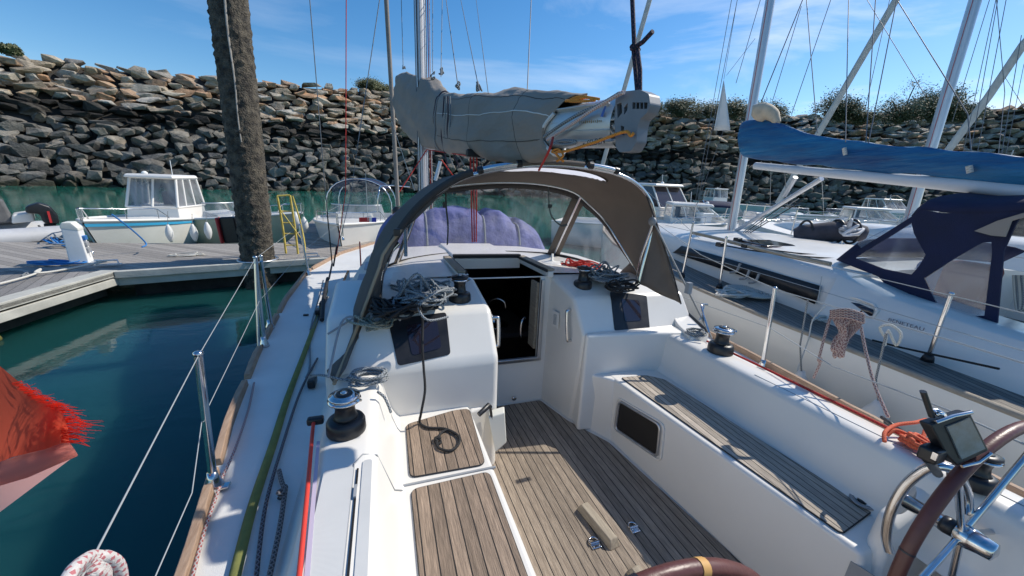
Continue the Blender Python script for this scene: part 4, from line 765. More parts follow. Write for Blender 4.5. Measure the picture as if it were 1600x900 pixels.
# standing and running rigging seen against the sky
wires(nb, [((1143, 0, 7.5), (1086, 318, 7.0), .006), ((1152, 0, 7.5), (1090, 318, 7.0)), ((1188, 0, 7.3), (1150, 130, 7.2)), ((1254, 0, 8), (1190, 158, 6.9), .009, black_rope), ((1252, 10, 7.5), (1207, 158, 6.9)), ((1260, 0, 7), (1277, 208, 6)), ((1298, 0, 7.4), (1237, 178, 6.7)), ((1326, 0, 7), (1321, 222, 5.5)), ((1368, 0, 6.5), (1353, 222, 5.4)),
          ((1401, 0, 6.5), (1357, 224, 5.4)), ((1390, 0, 7), (1352, 170, 6), .004), ((1355, 0, 7), (1446, 150, 6), .004), ((1403, 2, 6), (1512, 178, 5), .005), ((1512, 178, 5), (1520, 262, 4.7), .005), ((1180, 60, 7.2), (1135, 118, 7.2), .004)])
wires(nb, [((1088, 318, 7.0), (1068, 432, 5.6), .008), ((1130, 205, 7.0), (1088, 322, 6.9), .005), ((1012, 300, 6), (1146, 420, 6), .004, wirew), ((1190, 252, 6.7), (1174, 268, 6.9)), ((1225, 255, 6.3), (1230, 320, 7)), ((1283, 262, 5.9), (1288, 345, 7), .004, wirew), ((1205, 254, 6.5), (1203, 330, 7), .004, wirew)])
# stanchions + lifelines of the neighbour (port side)
stn = []
for (bx, by, tx_, ty_) in ((1066, 432, 1085, 340), (1124, 449, 1135, 372), (1449, 562, 1486, 461)):
    z_ = -1.05; p = W.z(bx, by, z_); t_ = W.h(tx_, ty_, math.hypot(p.x, p.y)); t_ = p + (t_-p).normalized()*min((t_-p).length, .66)
    g_ = MB().tube([p, t_], .0125, 10).lathe(t_, [(.013, 0), (.016, .01), (.008, .02)], 10); g_.build('stanchion', steel, nb); MB().lathe(p+V(0, 0, -.01), [(.035, 0), (.03, .03), (.017, .06)], 12).build('stanchion_base', black, nb); stn.append((p, t_))
for f, pts in ((1, [(1040, 352), (1135, 374), (1240, 402), (1360, 432), (1486, 462), (1640, 499)]), (.5, [(1050, 395), (1130, 410), (1300, 460), (1468, 510), (1640, 560)])):
    MB().tube([W.h(x, y, interp([1040, 1135, 1486, 1640], [6.2, 4.7, 3.3, 3.1], x)) for x, y in pts], .0032, 6).build('lifeline', wirew, nb)
# canopy of the neighbour
def cs(px, py, off=.98): return W.pl(px, py, n1(0, off, 0), V1)
outer = [(1313, 409), (1345, 388), (1425, 338), (1440, 327), (1470, 333), (1540, 333), (1600, 330), (1587, 350), (1568, 392), (1556, 524), (1480, 503), (1404, 480), (1393, 455), (1372, 432)]
h1_ = [(1336, 403), (1380, 376), (1424, 348), (1428, 365), (1446, 398), (1436, 416), (1424, 429), (1380, 420)]
h2_ = [(1444, 435), (1490, 405), (1535, 379), (1549, 378), (1550, 395), (1538, 493), (1520, 494), (1465, 478)]
q = MB().panel([cs(*p) for p in outer], [[cs(*p) for p in h1_], [cs(*p) for p in h2_]], V1*-.012); q.build('canopy_side', navy, nb)
for hh in (h1_, h2_): MB().prism([cs(*p) for p in hh], V1*-.004).build('canopy_window', clear2, nb)
# canopy roof (arched across)
tops = [(1313, 409), (1345, 388), (1385, 362), (1425, 338), (1440, 327), (1490, 333), (1540, 333), (1600, 330), (1660, 330)]
rows = []
for p in tops:
    a = cs(*p); x = (a-M1).dot(U1); up_ = .16*min(1, max(0, (a.z+.62)/.4)); rows.append([n1(x + (.25 if a.z < -.3 else 0)*math.sin(math.pi*k/12), .98*math.cos(math.pi*k/12), a.z+up_*math.sin(math.pi*k/12)**.7) for k in range(13)])
MB().grid(rows[:2]).build('canopy_hem', navy, nb, thick=.01); MB().grid(rows[1:4]).build('canopy_windscreen', clear2, nb); MB().grid(rows[3:]).build('canopy_roof', navy, nb, thick=.012)
MB().prism([cs(1524, 361, 1.0), cs(1560, 345, 1.0), cs(1620, 327, 1.0), cs(1600, 340, 1.0), cs(1582, 345, 1.0), cs(1572, 370, 1.0), cs(1550, 368, 1.0)], V1*.01).build('canopy_patch', sailbag, nb)
MB().tube([cs(1404, 478, 1.02), cs(1376, 492, 1.1)], .012, 6, flat=.4).build('canopy_strap', grey_p, nb); MB().tube([cs(1552, 522, 1.0), cs(1535, 532, 1.08)], .012, 6, flat=.4).build('canopy_strap', grey_p, nb)
MB().tube([cs(1556, 524, .98), cs(1568, 535, .95)], .01, 6).build('canopy_strap', grey_rope, nb)
for k in range(6): MB().tube(smooth_path([cs(1584+4*k, 430, .6), cs(1586+4*k, 460, .6), cs(1590+3*k, 486, .6), cs(1597+3*k, 470, .6), cs(1592+4*k, 432, .6)]), .008, 6).build('hanging_line', grey_rope if k % 2 else cream_rope, nb)
MB().box(n1(-4.9, -.2, -1.0), (.12, .7, .8), Matrix.Rotation(-A1, 3, 'Z')).build('cockpit_table', gel, nb, bevel=.02)
MB().box(cs(1470, 440, .3), (.3, .3, .35)).build('cushion', MATS['socket_blue'], nb, bevel=.05); MB().box(cs(1508, 450, .5), (.18, .3, .42)).build('cushion', mat('dark_red_fabric', (.14, .02, .02), .8), nb, bevel=.05)
# builder's lettering on the coaming, in thin dark letters
la, lb_ = cabin_pt(1394, 501), cabin_pt(1450, 517)
text_mesh('BENETEAU', .036, mat('grey_letters', (.16, .16, .18), .5), nb, axes(la+V1*.015, lb_-la, V(0, 0, 1)) @ Matrix.Shear('XY', 4, (.25, 0)) @ Matrix.Diagonal((1.35, 1, 1, 1)) if 0 else axes(la+V1*.015, lb_-la, V(0, 0, 1)) @ Matrix.Diagonal((1.3, 1, 1, 1)), .001)
# rope coils on the side deck, winch
c = W.z(1170, 457, -1.05); 
q = MB()
for k in range(7): q.tube([c+Vector((math.cos(a)*(.05+.03*k), math.sin(a)*(.05+.03*k), .012)) for a in [2*math.pi*j/20 for j in range(20)]], .013, 6, closed=True)
tag(q.build('flemished_rope', cream_rope), 'flat spiral coil of cream rope on the neighbouring side deck', 'rope')
tag(MB().tube(tangle(W.z(1145, 461, -1.04), .22, .14, .04, 40, 8), .011, 6).build('rope_pile', cream_rope), 'messy cream rope beside the flat spiral coil', 'rope')
tag(MB().tube(smooth_path([W.z(1265, 490, -1.04), W.z(1280, 500, -1.04), W.z(1300, 498, -1.04), W.z(1285, 494, -1.03), W.z(1270, 500, -1.04)]), .011, 6).build('rope_pile', cream_rope), 'loose cream rope end lying on the neighbouring deck right of the spiral coil', 'rope')
for k, (x, y) in enumerate(((1160, 420), (1175, 430), (1190, 436))): MB().tube(smooth_path([cabin_pt(x-12, y+6)+V1*.03, cabin_pt(x, y+4)+V1*.05, cabin_pt(x+6, y-8)+V1*.05]), .014, 8).build('fairlead_hook', grey_p, nb)
MB().tube([cabin_pt(1395, 512)+V1*.12+V(0, 0, -.1), cabin_pt(1440, 522)+V1*.12+V(0, 0, -.1), cabin_pt(1600, 556)+V1*.12+V(0, 0, -.08)], .008, 6).build('sheet', black_rope, nb)
# bag on the coachroof
c = roofp(1300, 378); bg_ = thing('sail_bag', c, 'long dark grey duffel sail bag lying on the neighbouring coachroof', 'bag')
def BG(px, py, d=5.6): return W.h(px, py, d)
hd = math.hypot(c.x, c.y)
q = MB().tube([BG(1240, 367, hd), BG(1250, 366, hd), BG(1272, 364, hd), BG(1300, 362, hd), BG(1328, 361, hd), BG(1350, 366, hd), BG(1356, 367, hd)], [.10, .15, .155, .165, .15, .12, .06], 14, flat=.8); bagm = mat('dark_grey_fabric', (.055, .052, .065), .85, var=.3, vs=6, bump=.6, bs=12); q.build('body', bagm, bg_)
for x in (1258, 1306, 1330): MB().tube([BG(x, 362, hd)+Vector((math.cos(a)*.02, 0, 0))+W.U*(.165*math.cos(a))+W.fw*(.14*math.sin(a)) for a in [2*math.pi*k/20 for k in range(20)]], .018, 6, closed=True, flat=1).build('strap', black, bg_)
MB().tube(tangle(BG(1330, 366, hd-.12), .22, .1, .14, 40, 2), .02, 6).build('contents', mat('crumpled_white', (.45, .45, .47), .6, var=.4), bg_)
MB().tube(smooth_path([BG(1258, 376, hd-.15), BG(1252, 386, hd-.1), BG(1240, 387, hd-.1)]), .01, 6).build('strap_tail', black, bg_)
# forestay with furled sail of the neighbour (slants down to its bow, left)
MB().tube([W.h(1040, -60, 10.2), W.h(1015, 0, 10.2), W.h(975, 140, 10.4), W.h(940, 262, 10.6), W.h(932, 300, 10.6)], .055, 12).build('furled_headsail', aluw if 0 else mat('pale_uv_strip', (.50, .50, .47), .8, var=.12), nb)
# pennant
pn = thing('pennant', W.h(1128, 165, 7.1), 'small white triangular pennant hanging from a flag halyard', 'pennant')
q = MB(); a, b, c_ = W.h(1131, 124, 7.1), W.h(1117, 202, 7.1), W.h(1135, 205, 7.15); m_ = (b+c_)*.5
q.grid([[a.lerp(b.lerp(c_, u)+Vector((0, .08*math.sin(u*5), 0)), t) for u in (0, .25, .5, .75, 1)] for t in (.02, .3, .6, .85, 1)]); q.build('cloth', mat('white_cloth', (.7, .71, .7), .8, var=.05), pn, thick=.004)
MB().tube([a, W.h(1152, 0, 7.3)], .003, 5).build('halyard', wire, pn)
# fenders between the boats
for k, (x, y, lx, ly) in enumerate([(1238, 597, 1262, 470), (1352, 652, 1385, 520)]):
    p = W.h(x, y+34, 3.38-.26*k); fender(p, .5, .085, ['fender hanging on the white hull left of the hanging braided coil', 'fender hanging on the white hull below the builder\'s lettering'][k], grp='fenders between the two yachts', line=[W.h((x+lx)/2, (y+ly)/2+6, 3.3-.24*k), W.h(lx, ly, 3.2-.2*k)])
tag(MB().tube(smooth_path([W.h(1385, 530, 3.2), W.h(1375, 512, 3.2), W.h(1392, 508, 3.2), W.h(1408, 522, 3.2), W.h(1400, 540, 3.2), W.h(1388, 516, 3.2), W.h(1383, 540, 3.2)]), .007, 6).build('rope_knot', cream_rope), 'knotted cream fender line on the neighbouring lifeline right of the braided coil', 'rope')
wires(nb, [((1284, 432, 3.9), (1278, 470, 3.8), .004), ], wirew)
MB().tube(smooth_path([W.h(1290, 478, 3.6), W.h(1270, 500, 3.55), W.h(1263, 530, 3.5), W.h(1245, 580, 3.3)]), .005, 6).build('fender_line', cream_rope, nb)
# second neighbour
M2 = W.h(1420, 345, 11.5); M2.z = 0
n2 = thing('neighbour_yacht', Vector((M2.x, M2.y, WZ)), 'second sailing yacht farther off, its thick grey mast rising beyond the blue sail cover', 'sailing yacht', 'neighbouring yachts', rz=-A1)
def n2p(x, y, z): return M2*1 + U1*x + V1*y + Vector((0, 0, z))
rows = []
for x in XS:
    b = hb1(x)*.95; z = tz(x)+.05; pr = [(1, 0), (.985, -.5), (.93, -.95), (.45, -1.45), (0, -1.6)]; rows.append([n2p(x, b*f, z+dz) for f, dz in pr] + [n2p(x, -b*f, z+dz) for f, dz in reversed(pr[:-1])])
MB().grid(rows).build('hull', hullm, n2); MB().grid([[n2p(x, hb1(x)*.95*f, tz(x)+.04) for f in (-1, 0, 1)] for x in XS]).build('deck', deckm, n2)
rows = [[n2p(x, cf(x), tz(x)), n2p(x, cf(x)*.9, cz(x)+.08), n2p(x, 0, cz(x)+.15), n2p(x, -cf(x)*.9, cz(x)+.08), n2p(x, -cf(x), tz(x))] for x in CX]; MB().grid(rows).build('coachroof', gel, n2)
mastpole(n2, W.h(1408, 385, 11.4), W.h(1408, 385, 11.4)+(W.h(1530, -20, 11.7)-W.h(1408, 385, 11.4))*1.5, .125, aluw)
MB().tube([W.h(1462, 330, 10.5), W.h(1540, 298, 9.5)], .035, 8).build('vang', aluw, n2)
MB().tube([W.h(1415, -30, 15), W.h(1400, 0, 15), W.h(1337, 108, 15.2), W.h(1275, 215, 15.4), W.h(1215, 318, 15.6)], .085, 12).build('furled_headsail', MATS['pale_uv_strip'], n2)
wires(n2, [((1546, 0, 11), (1488, 190, 11)), ((1556, 0, 11), (1505, 238, 11)), ((1559, 0, 11), (1516, 240, 10)), ((1572, 0, 11), (1527, 240, 10)), ((1557, 0, 11), (1570, 145, 11)), ((1570, 145, 11), (1560, 240, 10)), ((1570, 120, 11), (1600, 168, 11), .004), ((1473, 310, 11), (1495, 330, 10), .006), ((1462, 232, 11), (1540, 330, 10), .006), ((1596, 55, 11), (1565, 240, 10))])
for k in range(6):
    p = n2p(-3+k*1.4, hb1(-3+k*1.4)*.93, tz(0)+.05); MB().tube([p, p+V(0, 0, .6)], .014, 6).build('stanchion', steel, n2)
for h_ in (.58, .3): MB().tube([n2p(x, hb1(x)*.93, tz(x)+.05+h_) for x in XS[6:-3]], .006, 5).build('lifeline', wirew, n2)
# third yacht mostly out of frame: slanted furled sail, cover end
n3 = thing('moored_yacht', W.h(1560, 345, 20), 'farthest yacht at the right edge, its slanting furled headsail rising above the blue cover', 'sailing yacht', 'neighbouring yachts')
MB().tube([W.h(1640, 25, 17), W.h(1600, 68, 17), W.h(1545, 150, 17), W.h(1480, 237, 17), W.h(1440, 290, 17)], .09, 12).build('furled_headsail', MATS['pale_uv_strip'], n3)
c = W.h(1700, 340, 15); c.z = WZ
MB().grid([[c+Vector((x*4.5, y*b, z)) + V(0, 0, WZ*0) for y, z in ((1, 1.2), (.95, .3), (0, -.3), (-.95, .3), (-1, 1.2), (0, 1.25), (1, 1.2))] for x, b in ((-1.35, .05), (-.9, .8), (-.2, 1.5), (.6, 1.6), (1.1, 1.4))]).build('hull', hullm, n3)
wires(n3, [((1600, 100, 15), (1572, 240, 14)), ((1590, 150, 15), (1600, 170, 14))])
pp_ = W.h(1592, 300, 24); tag(MB().tube([pp_+V(.6, 0, -4), pp_+V(1.6, 0, 6)], .42, 14).build('dock_pile', MATS['barnacled_steel']), 'greenish mooring pile at the far right edge behind the blue sail cover', 'pile')
# ================================================================ OUR YACHT (frame B)
CLX = .94
boat = thing('sailboat', V(CLX, 3.5, -2.35), 'white cruising sailboat seen from its helm, with teak cockpit, taupe spray canopy and covered boom', 'sailboat', fr=B)
def bd(q, name, m, parent=None, **k): return q.build(name, m, parent or boat, fr=B, **k)
SO, SE, CO, DK = -1.62, -1.165, -.89, -1.09
ty_ = [-.8, .5, 1.09, 1.87, 2.7, 4, 5.3, 6.6, 7.6, 8.4, 8.95]
th_ = [1.38, 1.47, 1.53, 1.68, 1.79, 1.90, 1.93, 1.66, 1.20, .62, .04]
def hbo(y): return interp(ty_, th_, y)
def dz(y): return DK + .0035*max(0, y-2)**2
YS = [-.8+k*(9.75/52) for k in range(53)]
rows = []
for y in YS:
    b = hbo(y); z = dz(y)+.0; pr = [(1, .0), (1.005, -.06), (1.0, -.4), (.95, -.85), (.82, -1.15), (.45, -1.5), (0, -1.6)]
    rows.append([V(CLX-b*f, y, z+d_) for f, d_ in pr] + [V(CLX+b*f, y, z+d_) for f, d_ in reversed(pr[:-1])])
q = MB().grid(rows); q.add(rows[0], [tuple(range(len(rows[0])))]); bd(q, 'hull', hullm)
# side decks and foredeck (open over the cockpit)
cpx = [-.8, 2.0, 2.6, 3.4, 4.2, 5.0, 5.8, 6.6, 7.1]; cph = [1.27, 1.27, 1.26, 1.21, 1.12, 1.0, .82, .55, .3]
def cab(y): return interp(cpx, cph, y)
q = MB()
for sg in (-1, 1): q.grid([[V(CLX+sg*lerp(hbo(y), min(cab(y), hbo(y)*.98)-.08, t), y, dz(y)+.012*t) for t in (0, .25, .5, .75, 1)] for y in YS if y < 7.2])
q.grid([[V(CLX+hbo(y)*f, y, dz(y)+.02*(1-abs(f))) for f in (-1, -.5, 0, .5, 1)] for y in YS if y > 6.8]); bd(q, 'side_deck', deckm)
# toe rails: raw teak, in lengths with chocks between
segs = [(-.8, .95), (1.0, 1.5), (1.55, 2.25), (2.32, 2.78), (2.95, 3.5), (3.6, 5.4), (5.45, 8.8)]
for sg in (-1, 1):
    for a, b in segs if sg < 0 else [(-.8, .72), (.86, 3.0), (3.1, 6), (6.05, 8.8)]:
        q = MB(); n_ = max(2, int((b-a)/.12)); rr_ = []
        for k in range(n_+1):
            y = lerp(a, b, k/n_); x = CLX+sg*(hbo(y)-.012); z = dz(y); e_ = .012 if k in (0, n_) else 0
            rr_.append([V(x-.018, y, z-.005), V(x+.018, y, z-.005), V(x+.014, y, z+.045-e_), V(x-.014, y, z+.045-e_)])
        q.grid(rr_, closed=True, smooth=False); q.add(rr_[0], [(0, 1, 2, 3)]); q.add(rr_[-1], [(3, 2, 1, 0)]); bd(q, 'toe_rail', teak_w, bevel=.004)
# coachroof
RZ = lambda y: interp([1.9, 2.5, 3.6, 5, 6.2, 7.1], [-.62, -.585, -.56, -.62, -.78, -1.0], y)
HX0, HX1 = .56, 1.16
def roofrow(y):
    c = cab(y); zt = RZ(y); L_ = [(-c, dz(y)-.01), (-c*.985, lerp(dz(y), zt, .75)), (-c*.93, zt-.02)]; xs = [HX0-CLX-.35, HX0-CLX, HX1-CLX, HX1-CLX+.35]
    if c*.9 < .8: xs = [-c*.5, -c*.3, c*.3, c*.5]
    top = [(x, zt + .05*(1-(x/max(c, .4))**2)) for x in xs]; Rr = [(c*.93, zt-.02), (c*.985, lerp(dz(y), zt, .75)), (c, dz(y)-.01)]
    return [V(CLX+x, y, z) for x, z in L_+top+Rr]
ys = [2.5, 2.62, 2.75, 3.0, 3.12, 3.6, 4.1, 4.6, 5.1, 5.6, 6.1, 6.6, 7.1]; q = MB(); rws = [roofrow(y) for y in ys]; n_ = 10; b0 = [p for r in rws for p in r]
q.add(b0, [(i*n_+k, i*n_+k+1, (i+1)*n_+k+1, (i+1)*n_+k) for i in range(len(ys)-1) for k in range(n_-1) if not (k == 4 and ys[i] < 3.1)]); q.add(rws[-1], [tuple(range(10))]); bd(q, 'coachroof', gel)
# cockpit mouldings
q = MB(); Yb = 2.5
# port moulding beside the companionway: wall, sloped window face, top
def shoulder(plan_lo, yw, x0, x1, ys_, zt_):
    pass
q.solid([V(-.31, 1.84, CO+.0), V(-.31, 2.03, -.645), V(-.31, 2.53, -.548), V(-.31, 2.53, -1.62), V(-.31, 1.82, -1.62)], V(.91, 0, 0))
bd(q, 'companionway_shoulder', gel, bevel=.04, seg=4)
q = MB().solid([V(.42, 1.80, SO), V(.56, 1.84, SO), V(.62, 1.98, SO), V(.60, 2.3, SO), V(.42, 2.3, SO)][::-1], V(0, 0, .44)); bd(q, 'pocket_plinth', gel, bevel=.02, seg=3)
q = MB().solid([V(1.18, 2.56, SO-.02), V(1.29, 2.17, SO-.02), V(1.275, 2.07, SE), V(1.262, 2.045, CO), V(1.25, 2.20, -.66), V(1.20, 2.53, -.548)], V(.98, 0, 0)); bd(q, 'companionway_shoulder', gel, bevel=.028, seg=4)
q = MB().frustum([V(1.285, 2.2, SO-.02), V(1.45, 1.865, SO-.02), V(1.7, 1.865, SO-.02), V(1.7, 2.3, SO-.02)], [V(1.268, 2.09, SE-.004), V(1.447, 1.90, SE-.004), V(1.7, 1.90, SE-.004), V(1.7, 2.3, SE-.004)]); bd(q, 'companionway_cheek', gel, bevel=.018, seg=3)
q = MB().solid([V(1.30, 2.14, -.872), V(1.27, 2.02, -.872), V(1.75, 1.97, -.872), V(2.05, 1.90, -.872), V(2.05, 2.3, -.872), V(1.3, 2.3, -.872)], V(0, 0, -.75)); bd(q, 'seat_end_wall', gel, bevel=.025, seg=3)
# seats
def prof_y(prof, y0, y1, x0=None, n=2): return [[V(x, lerp(y0, y1, k/(n-1)), z) for x, z in prof] for k in range(n)]
q = MB().solid([V(-.12, -.8, SO-.05), V(.43, -.8, SO-.05), V(.425, -.8, SE), V(-.12, -.8, SE)], V(0, 2.66, 0)); bd(q, 'cockpit_seat', gel, bevel=.022, seg=3)
q = MB().frustum([V(1.567, .45, SO-.05), V(2.1, .45, SO-.05), V(2.1, 2.2, SO-.05), V(1.4284, 2.2, SO-.05)][::1], [V(1.557, .55, SE), V(2.1, .55, SE), V(2.1, 2.0, SE), V(1.444, 2.0, SE)]); bd(q, 'cockpit_seat', gel, bevel=.02, seg=3)
# coamings
PCi, PCo = -.05, -.25
q = MB()
prf = [(-.34, DK-.08), (-.335, DK+.01), (-.29, DK+.05), (-.265, CO-.05), (-.245, CO-.012), (-.21, CO-.002), (-.10, CO), (-.065, CO-.01), (-.05, CO-.03), (.0, SE+.06), (.025, SE+.015), (.06, SE-.02)]
q.grid(prof_y(prf, -.8, 2.05, n=14)); bd(q, 'coaming', gel)
q = MB(); SCi = 1.87
prf = [(1.80, SE-.02), (1.838, SE+.012), (1.852, SE+.05), (1.872, CO-.04), (1.885, CO-.012), (1.915, CO), (2.02, CO), (2.055, CO-.015), (2.075, CO-.05), (2.12, DK+.02), (2.16, DK-.05)]
q.grid([[V(x - .06*(1.1-y)*(1 if y < 1.1 else .3)*(.5 if x < 1.8 else 1), y, z) for x, z in prf] for y in [-.8+2.85*k/16 for k in range(17)]]); bd(q, 'coaming', gel)
# teak panels
def rrect(pts, r=.03, n=4):
    o = []
    for i, p in enumerate(pts):
        a, b = pts[i-1], pts[(i+1) % len(pts)]; p = Vector(p); a = (Vector(a)-p).normalized(); b = (Vector(b)-p).normalized()
        for k in range(n+1): t = k/n; o.append((p+a*r)*(1-t)**2 + p*2*t*(1-t) + (p+b*r)*t*t)
    return o
def panel(pts, z0, th, m, name, rim=True, r=.03):
    P_ = rrect([V(x, y, z0) for x, y in pts], r); q = MB().prism(P_, V(0, 0, th)); o = bd(q, name, m)
    if rim: bd(MB().tube([p+V(0, 0, th*.6) for p in P_], .0035, 5, closed=True), 'caulk_edge', rubber, o)
    return o
P0 = [B.z(*p, SE).xy for p in ((641, 768), (762, 740))]
panel([(.065, -.6), (.375, -.6), (.392, 1.295), (.065, 1.285)], SE, .008, teak_seat, 'seat_slats')
panel([(.065, 1.355), (.388, 1.345), (.415, 1.795), (.33, 1.80), (.07, 1.735)], SE, .008, teak_seat, 'seat_slats')
panel([(1.505, 1.90), (1.575, .625), (1.84, .66), (1.83, .75), (1.875 - .06, .80), (1.785, 1.80), (1.70, 1.885)], SE, .008, teak_stbd, 'seat_slats', r=.02)
bd(MB().tube([V(x, 1.32, SE+.001) for x in (-.03, .43)], .006, 6), 'seat_joint', grey_p)
# sole
q = MB().add([V(.3, -.8, SO), V(1.62, -.8, SO), V(1.62, 2.6, SO), V(.3, 2.6, SO)], [(0, 1, 2, 3)]); bd(q, 'cockpit_sole', gel)
q = MB().prism(rrect([V(.44, -.8, SO+.002), V(1.57, -.8, SO+.002), V(1.535, .84, SO+.002), V(1.42, 1.84, SO+.002), V(1.26, 2.15, SO+.002), V(1.17, 2.47, SO+.002), V(.45, 2.47, SO+.002)], .02), V(0, 0, .008)); bd(q, 'teak_sole', teak_sole)
# companionway bulkhead with opening, interior
q = MB(); x0, x1, zb, zt = .58, 1.125, -1.235, -.60
q.panel([V(.50, Yb, SO-.02), V(1.30, Yb, SO-.02), V(1.30, Yb, -.565), V(.50, Yb, -.565)], [rrect([V(x0, Yb, zb), V(x1, Yb, zb), V(x1, Yb, zt+.06), V(x0, Yb, zt+.06)][::1], .03)] if 0 else [[V(x0, Yb, zb), V(x1, Yb, zb), V(x1, Yb, -.57), V(x0, Yb, -.57)]], V(0, .02, 0)); bd(q, 'bulkhead', gel)
q = MB(); pf = [V(x0-.012, Yb-.012, -.60), V(x0-.012, Yb-.012, zb), V(x1+.012, Yb-.012, zb), V(x1+.012, Yb-.012, -.60)]
for a, b in zip(pf, pf[1:]): 
    d_ = (b-a); c = (a+b)/2; q.box(c, (abs(d_.x)+.028, .03, abs(d_.z)+.028))
bd(q, 'companionway_frame', alu, bevel=.004)
# hatch garage: rails, coaming, sliding hatch
bd(MB().solid([V(x0-.02, 3.12, -.60), V(x1+.02, 3.12, -.60), V(x1+.02, 3.12, -.50), V(x0-.02, 3.12, -.50)], V(0, .9, 0)), 'sliding_hatch', gel, bevel=.02)
bd(MB().box(V(.865, 3.115, -.50), (.62, .05, .03)), 'hatch_lip', rubber, bevel=.006); bd(MB().box(V(.865, 3.10, -.565), (.60, .02, .09)), 'hatch_face', gel)
for x, a, b in ((.50, (682, 410), (727, 436)), (1.19, (810, 407), (860, 441))):
    bd(MB().box(V(x, 2.83, -.545), (.05, .72, .05)), 'hatch_runner', gel, bevel=.01); bd(MB().box(V(x, 2.80, -.508), (.06, .66, .018)), 'grab_rail', teak_g, bevel=.006); bd(MB().box(V(x+(.034 if x < .8 else -.034), 2.83, -.515), (.012, .72, .02)), 'runner_seal', rubber)
# interior
q = MB(); xi0, xi1, yi1, zi0 = .1, 1.75, 5.2, -2.0
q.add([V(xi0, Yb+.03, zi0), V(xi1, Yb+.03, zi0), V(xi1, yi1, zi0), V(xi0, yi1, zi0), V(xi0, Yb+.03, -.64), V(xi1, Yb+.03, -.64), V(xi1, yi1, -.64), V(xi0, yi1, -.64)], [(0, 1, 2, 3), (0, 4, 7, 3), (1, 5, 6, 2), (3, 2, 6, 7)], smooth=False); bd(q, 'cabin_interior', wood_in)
bd(MB().box(V(1.0, 3.7, -1.36), (.9, .8, .05)), 'galley_counter', mat('counter', (.13, .10, .09), .3), bevel=.01)
bd(MB().box(V(1.02, 3.45, -1.52), (.9, .25, .30)), 'galley_cabinet', wood_in)
fc = B.Y(812, 520, 3.3); 
bd(MB().tube(smooth_path([V(.98, 3.5, -1.34), V(.98, 3.5, -1.12), V(1.0, 3.48, -1.04), V(1.07, 3.45, -1.00), V(1.14, 3.42, -1.03), V(1.155, 3.41, -1.09)]), .014, 8), 'galley_tap', steel)
bd(MB().lathe(V(1.1, 3.62, -1.334), [(.16, 0), (.15, .004), (.13, -.002)], 24), 'galley_sink', steel)
bd(MB().tube(smooth_path([B.Y(733, 350+0, 2.9) if 0 else V(1.10, 2.72, -1.16), V(1.06, 2.70, -1.13), V(1.06, 2.70, -1.0), V(1.10, 2.72, -.97)]), .012, 8), 'inner_handle', steel)
bd(MB().box(V(1.12, 2.60, -.90), (.02, .12, .55)), 'door_edge', teak_w if 0 else teak_g)
# handles
def rail(pts, name='grab_handle', r=.011):
    P_ = [Vector(p) for p in pts]; bd(MB().tube(smooth_path(P_, 5), r, 10), name, steel); 
    for p, k in ((P_[0], 1), (P_[-1], -2)): bd(MB().lathe(p, [(.024, 0), (.024, .004), (.014, .008)], 16, axis=(P_[k]-p)), 'handle_base', steel, COL.objects[boat.name] if 0 else boat)
# starboard handle on the inner cheek
def cheekp(px, py): return B.pl(px, py, V(1.278, 2.145, -1), (V(1.17, 2.5, -1)-V(1.28, 2.14, -1)).cross(V(0, 0, 1)).normalized())
nh = V(-.95, -.28, 0).normalized()
a, b = cheekp(894, 484), cheekp(894, 531)
rail([a, a+nh*.035, a+nh*.05+V(0, 0, -.02), b+nh*.05+V(0, 0, .02), b+nh*.035, b])
a, b = V(.615, 2.02, -.86), V(.615, 1.93, -1.08); a, b = B.X(768, 497, .60), B.X(768, 541, .60); rail([a, a+V(.03, 0, 0), a+V(.045, 0, -.015), b+V(.045, 0, .015), b+V(.03, 0, 0), b])
# louvre vent
vc = cheekp(868, 499); ua = (V(1.17, 2.5, 0)-V(1.28, 2.14, 0)).normalized(); Mv = axes(vc, ua, V(0, 0, 1)).to_3x3()
ve = bd(MB().box(vc+nh*.002, (.075, .125, .006), Mv), 'louvre_vent', gel, bevel=.004)
for k in range(9): bd(MB().box(vc+nh*.006+V(0, 0, -.038+k*.0095), (.035, .003, .004), Mv), 'slat', grey_p, ve)
# tinted windows in the aft faces
def wface(pl0, pl1, quad, inner, name):
    n_ = pl1; f = lambda p: B.pl(*p, pl0, n_)
    off = -n_*.002 if n_.y > 0 else n_*.002
    fr_ = [f(p)+n_*.004 for p in quad]; q = MB().prism(rrect(fr_, .02), -n_*.006) ; o = bd(q, name, black)
    bd(MB().prism(rrect([f(p)+n_*.007 for p in inner], .02), -n_*.003), 'pane', tint, o); return o
npf = V(0, -(CO+.645)*-1, .19); npf = V(0, (-.645-CO)*-1, (2.03-1.84)).normalized()
wface(V(0, 1.84, CO), npf, [(622, 572), (704, 554), (697, 488), (606, 500)], [(644, 556), (690, 544), (682, 500), (634, 509)], 'aft_window')
nps = V(0, -(.235), .16).normalized()
wface(V(1.5, 2.045, CO), nps, [(960, 517), (1015, 515), (1010, 462), (953, 455)], [(976, 503), (1002, 501), (998, 470), (970, 467)], 'aft_window')
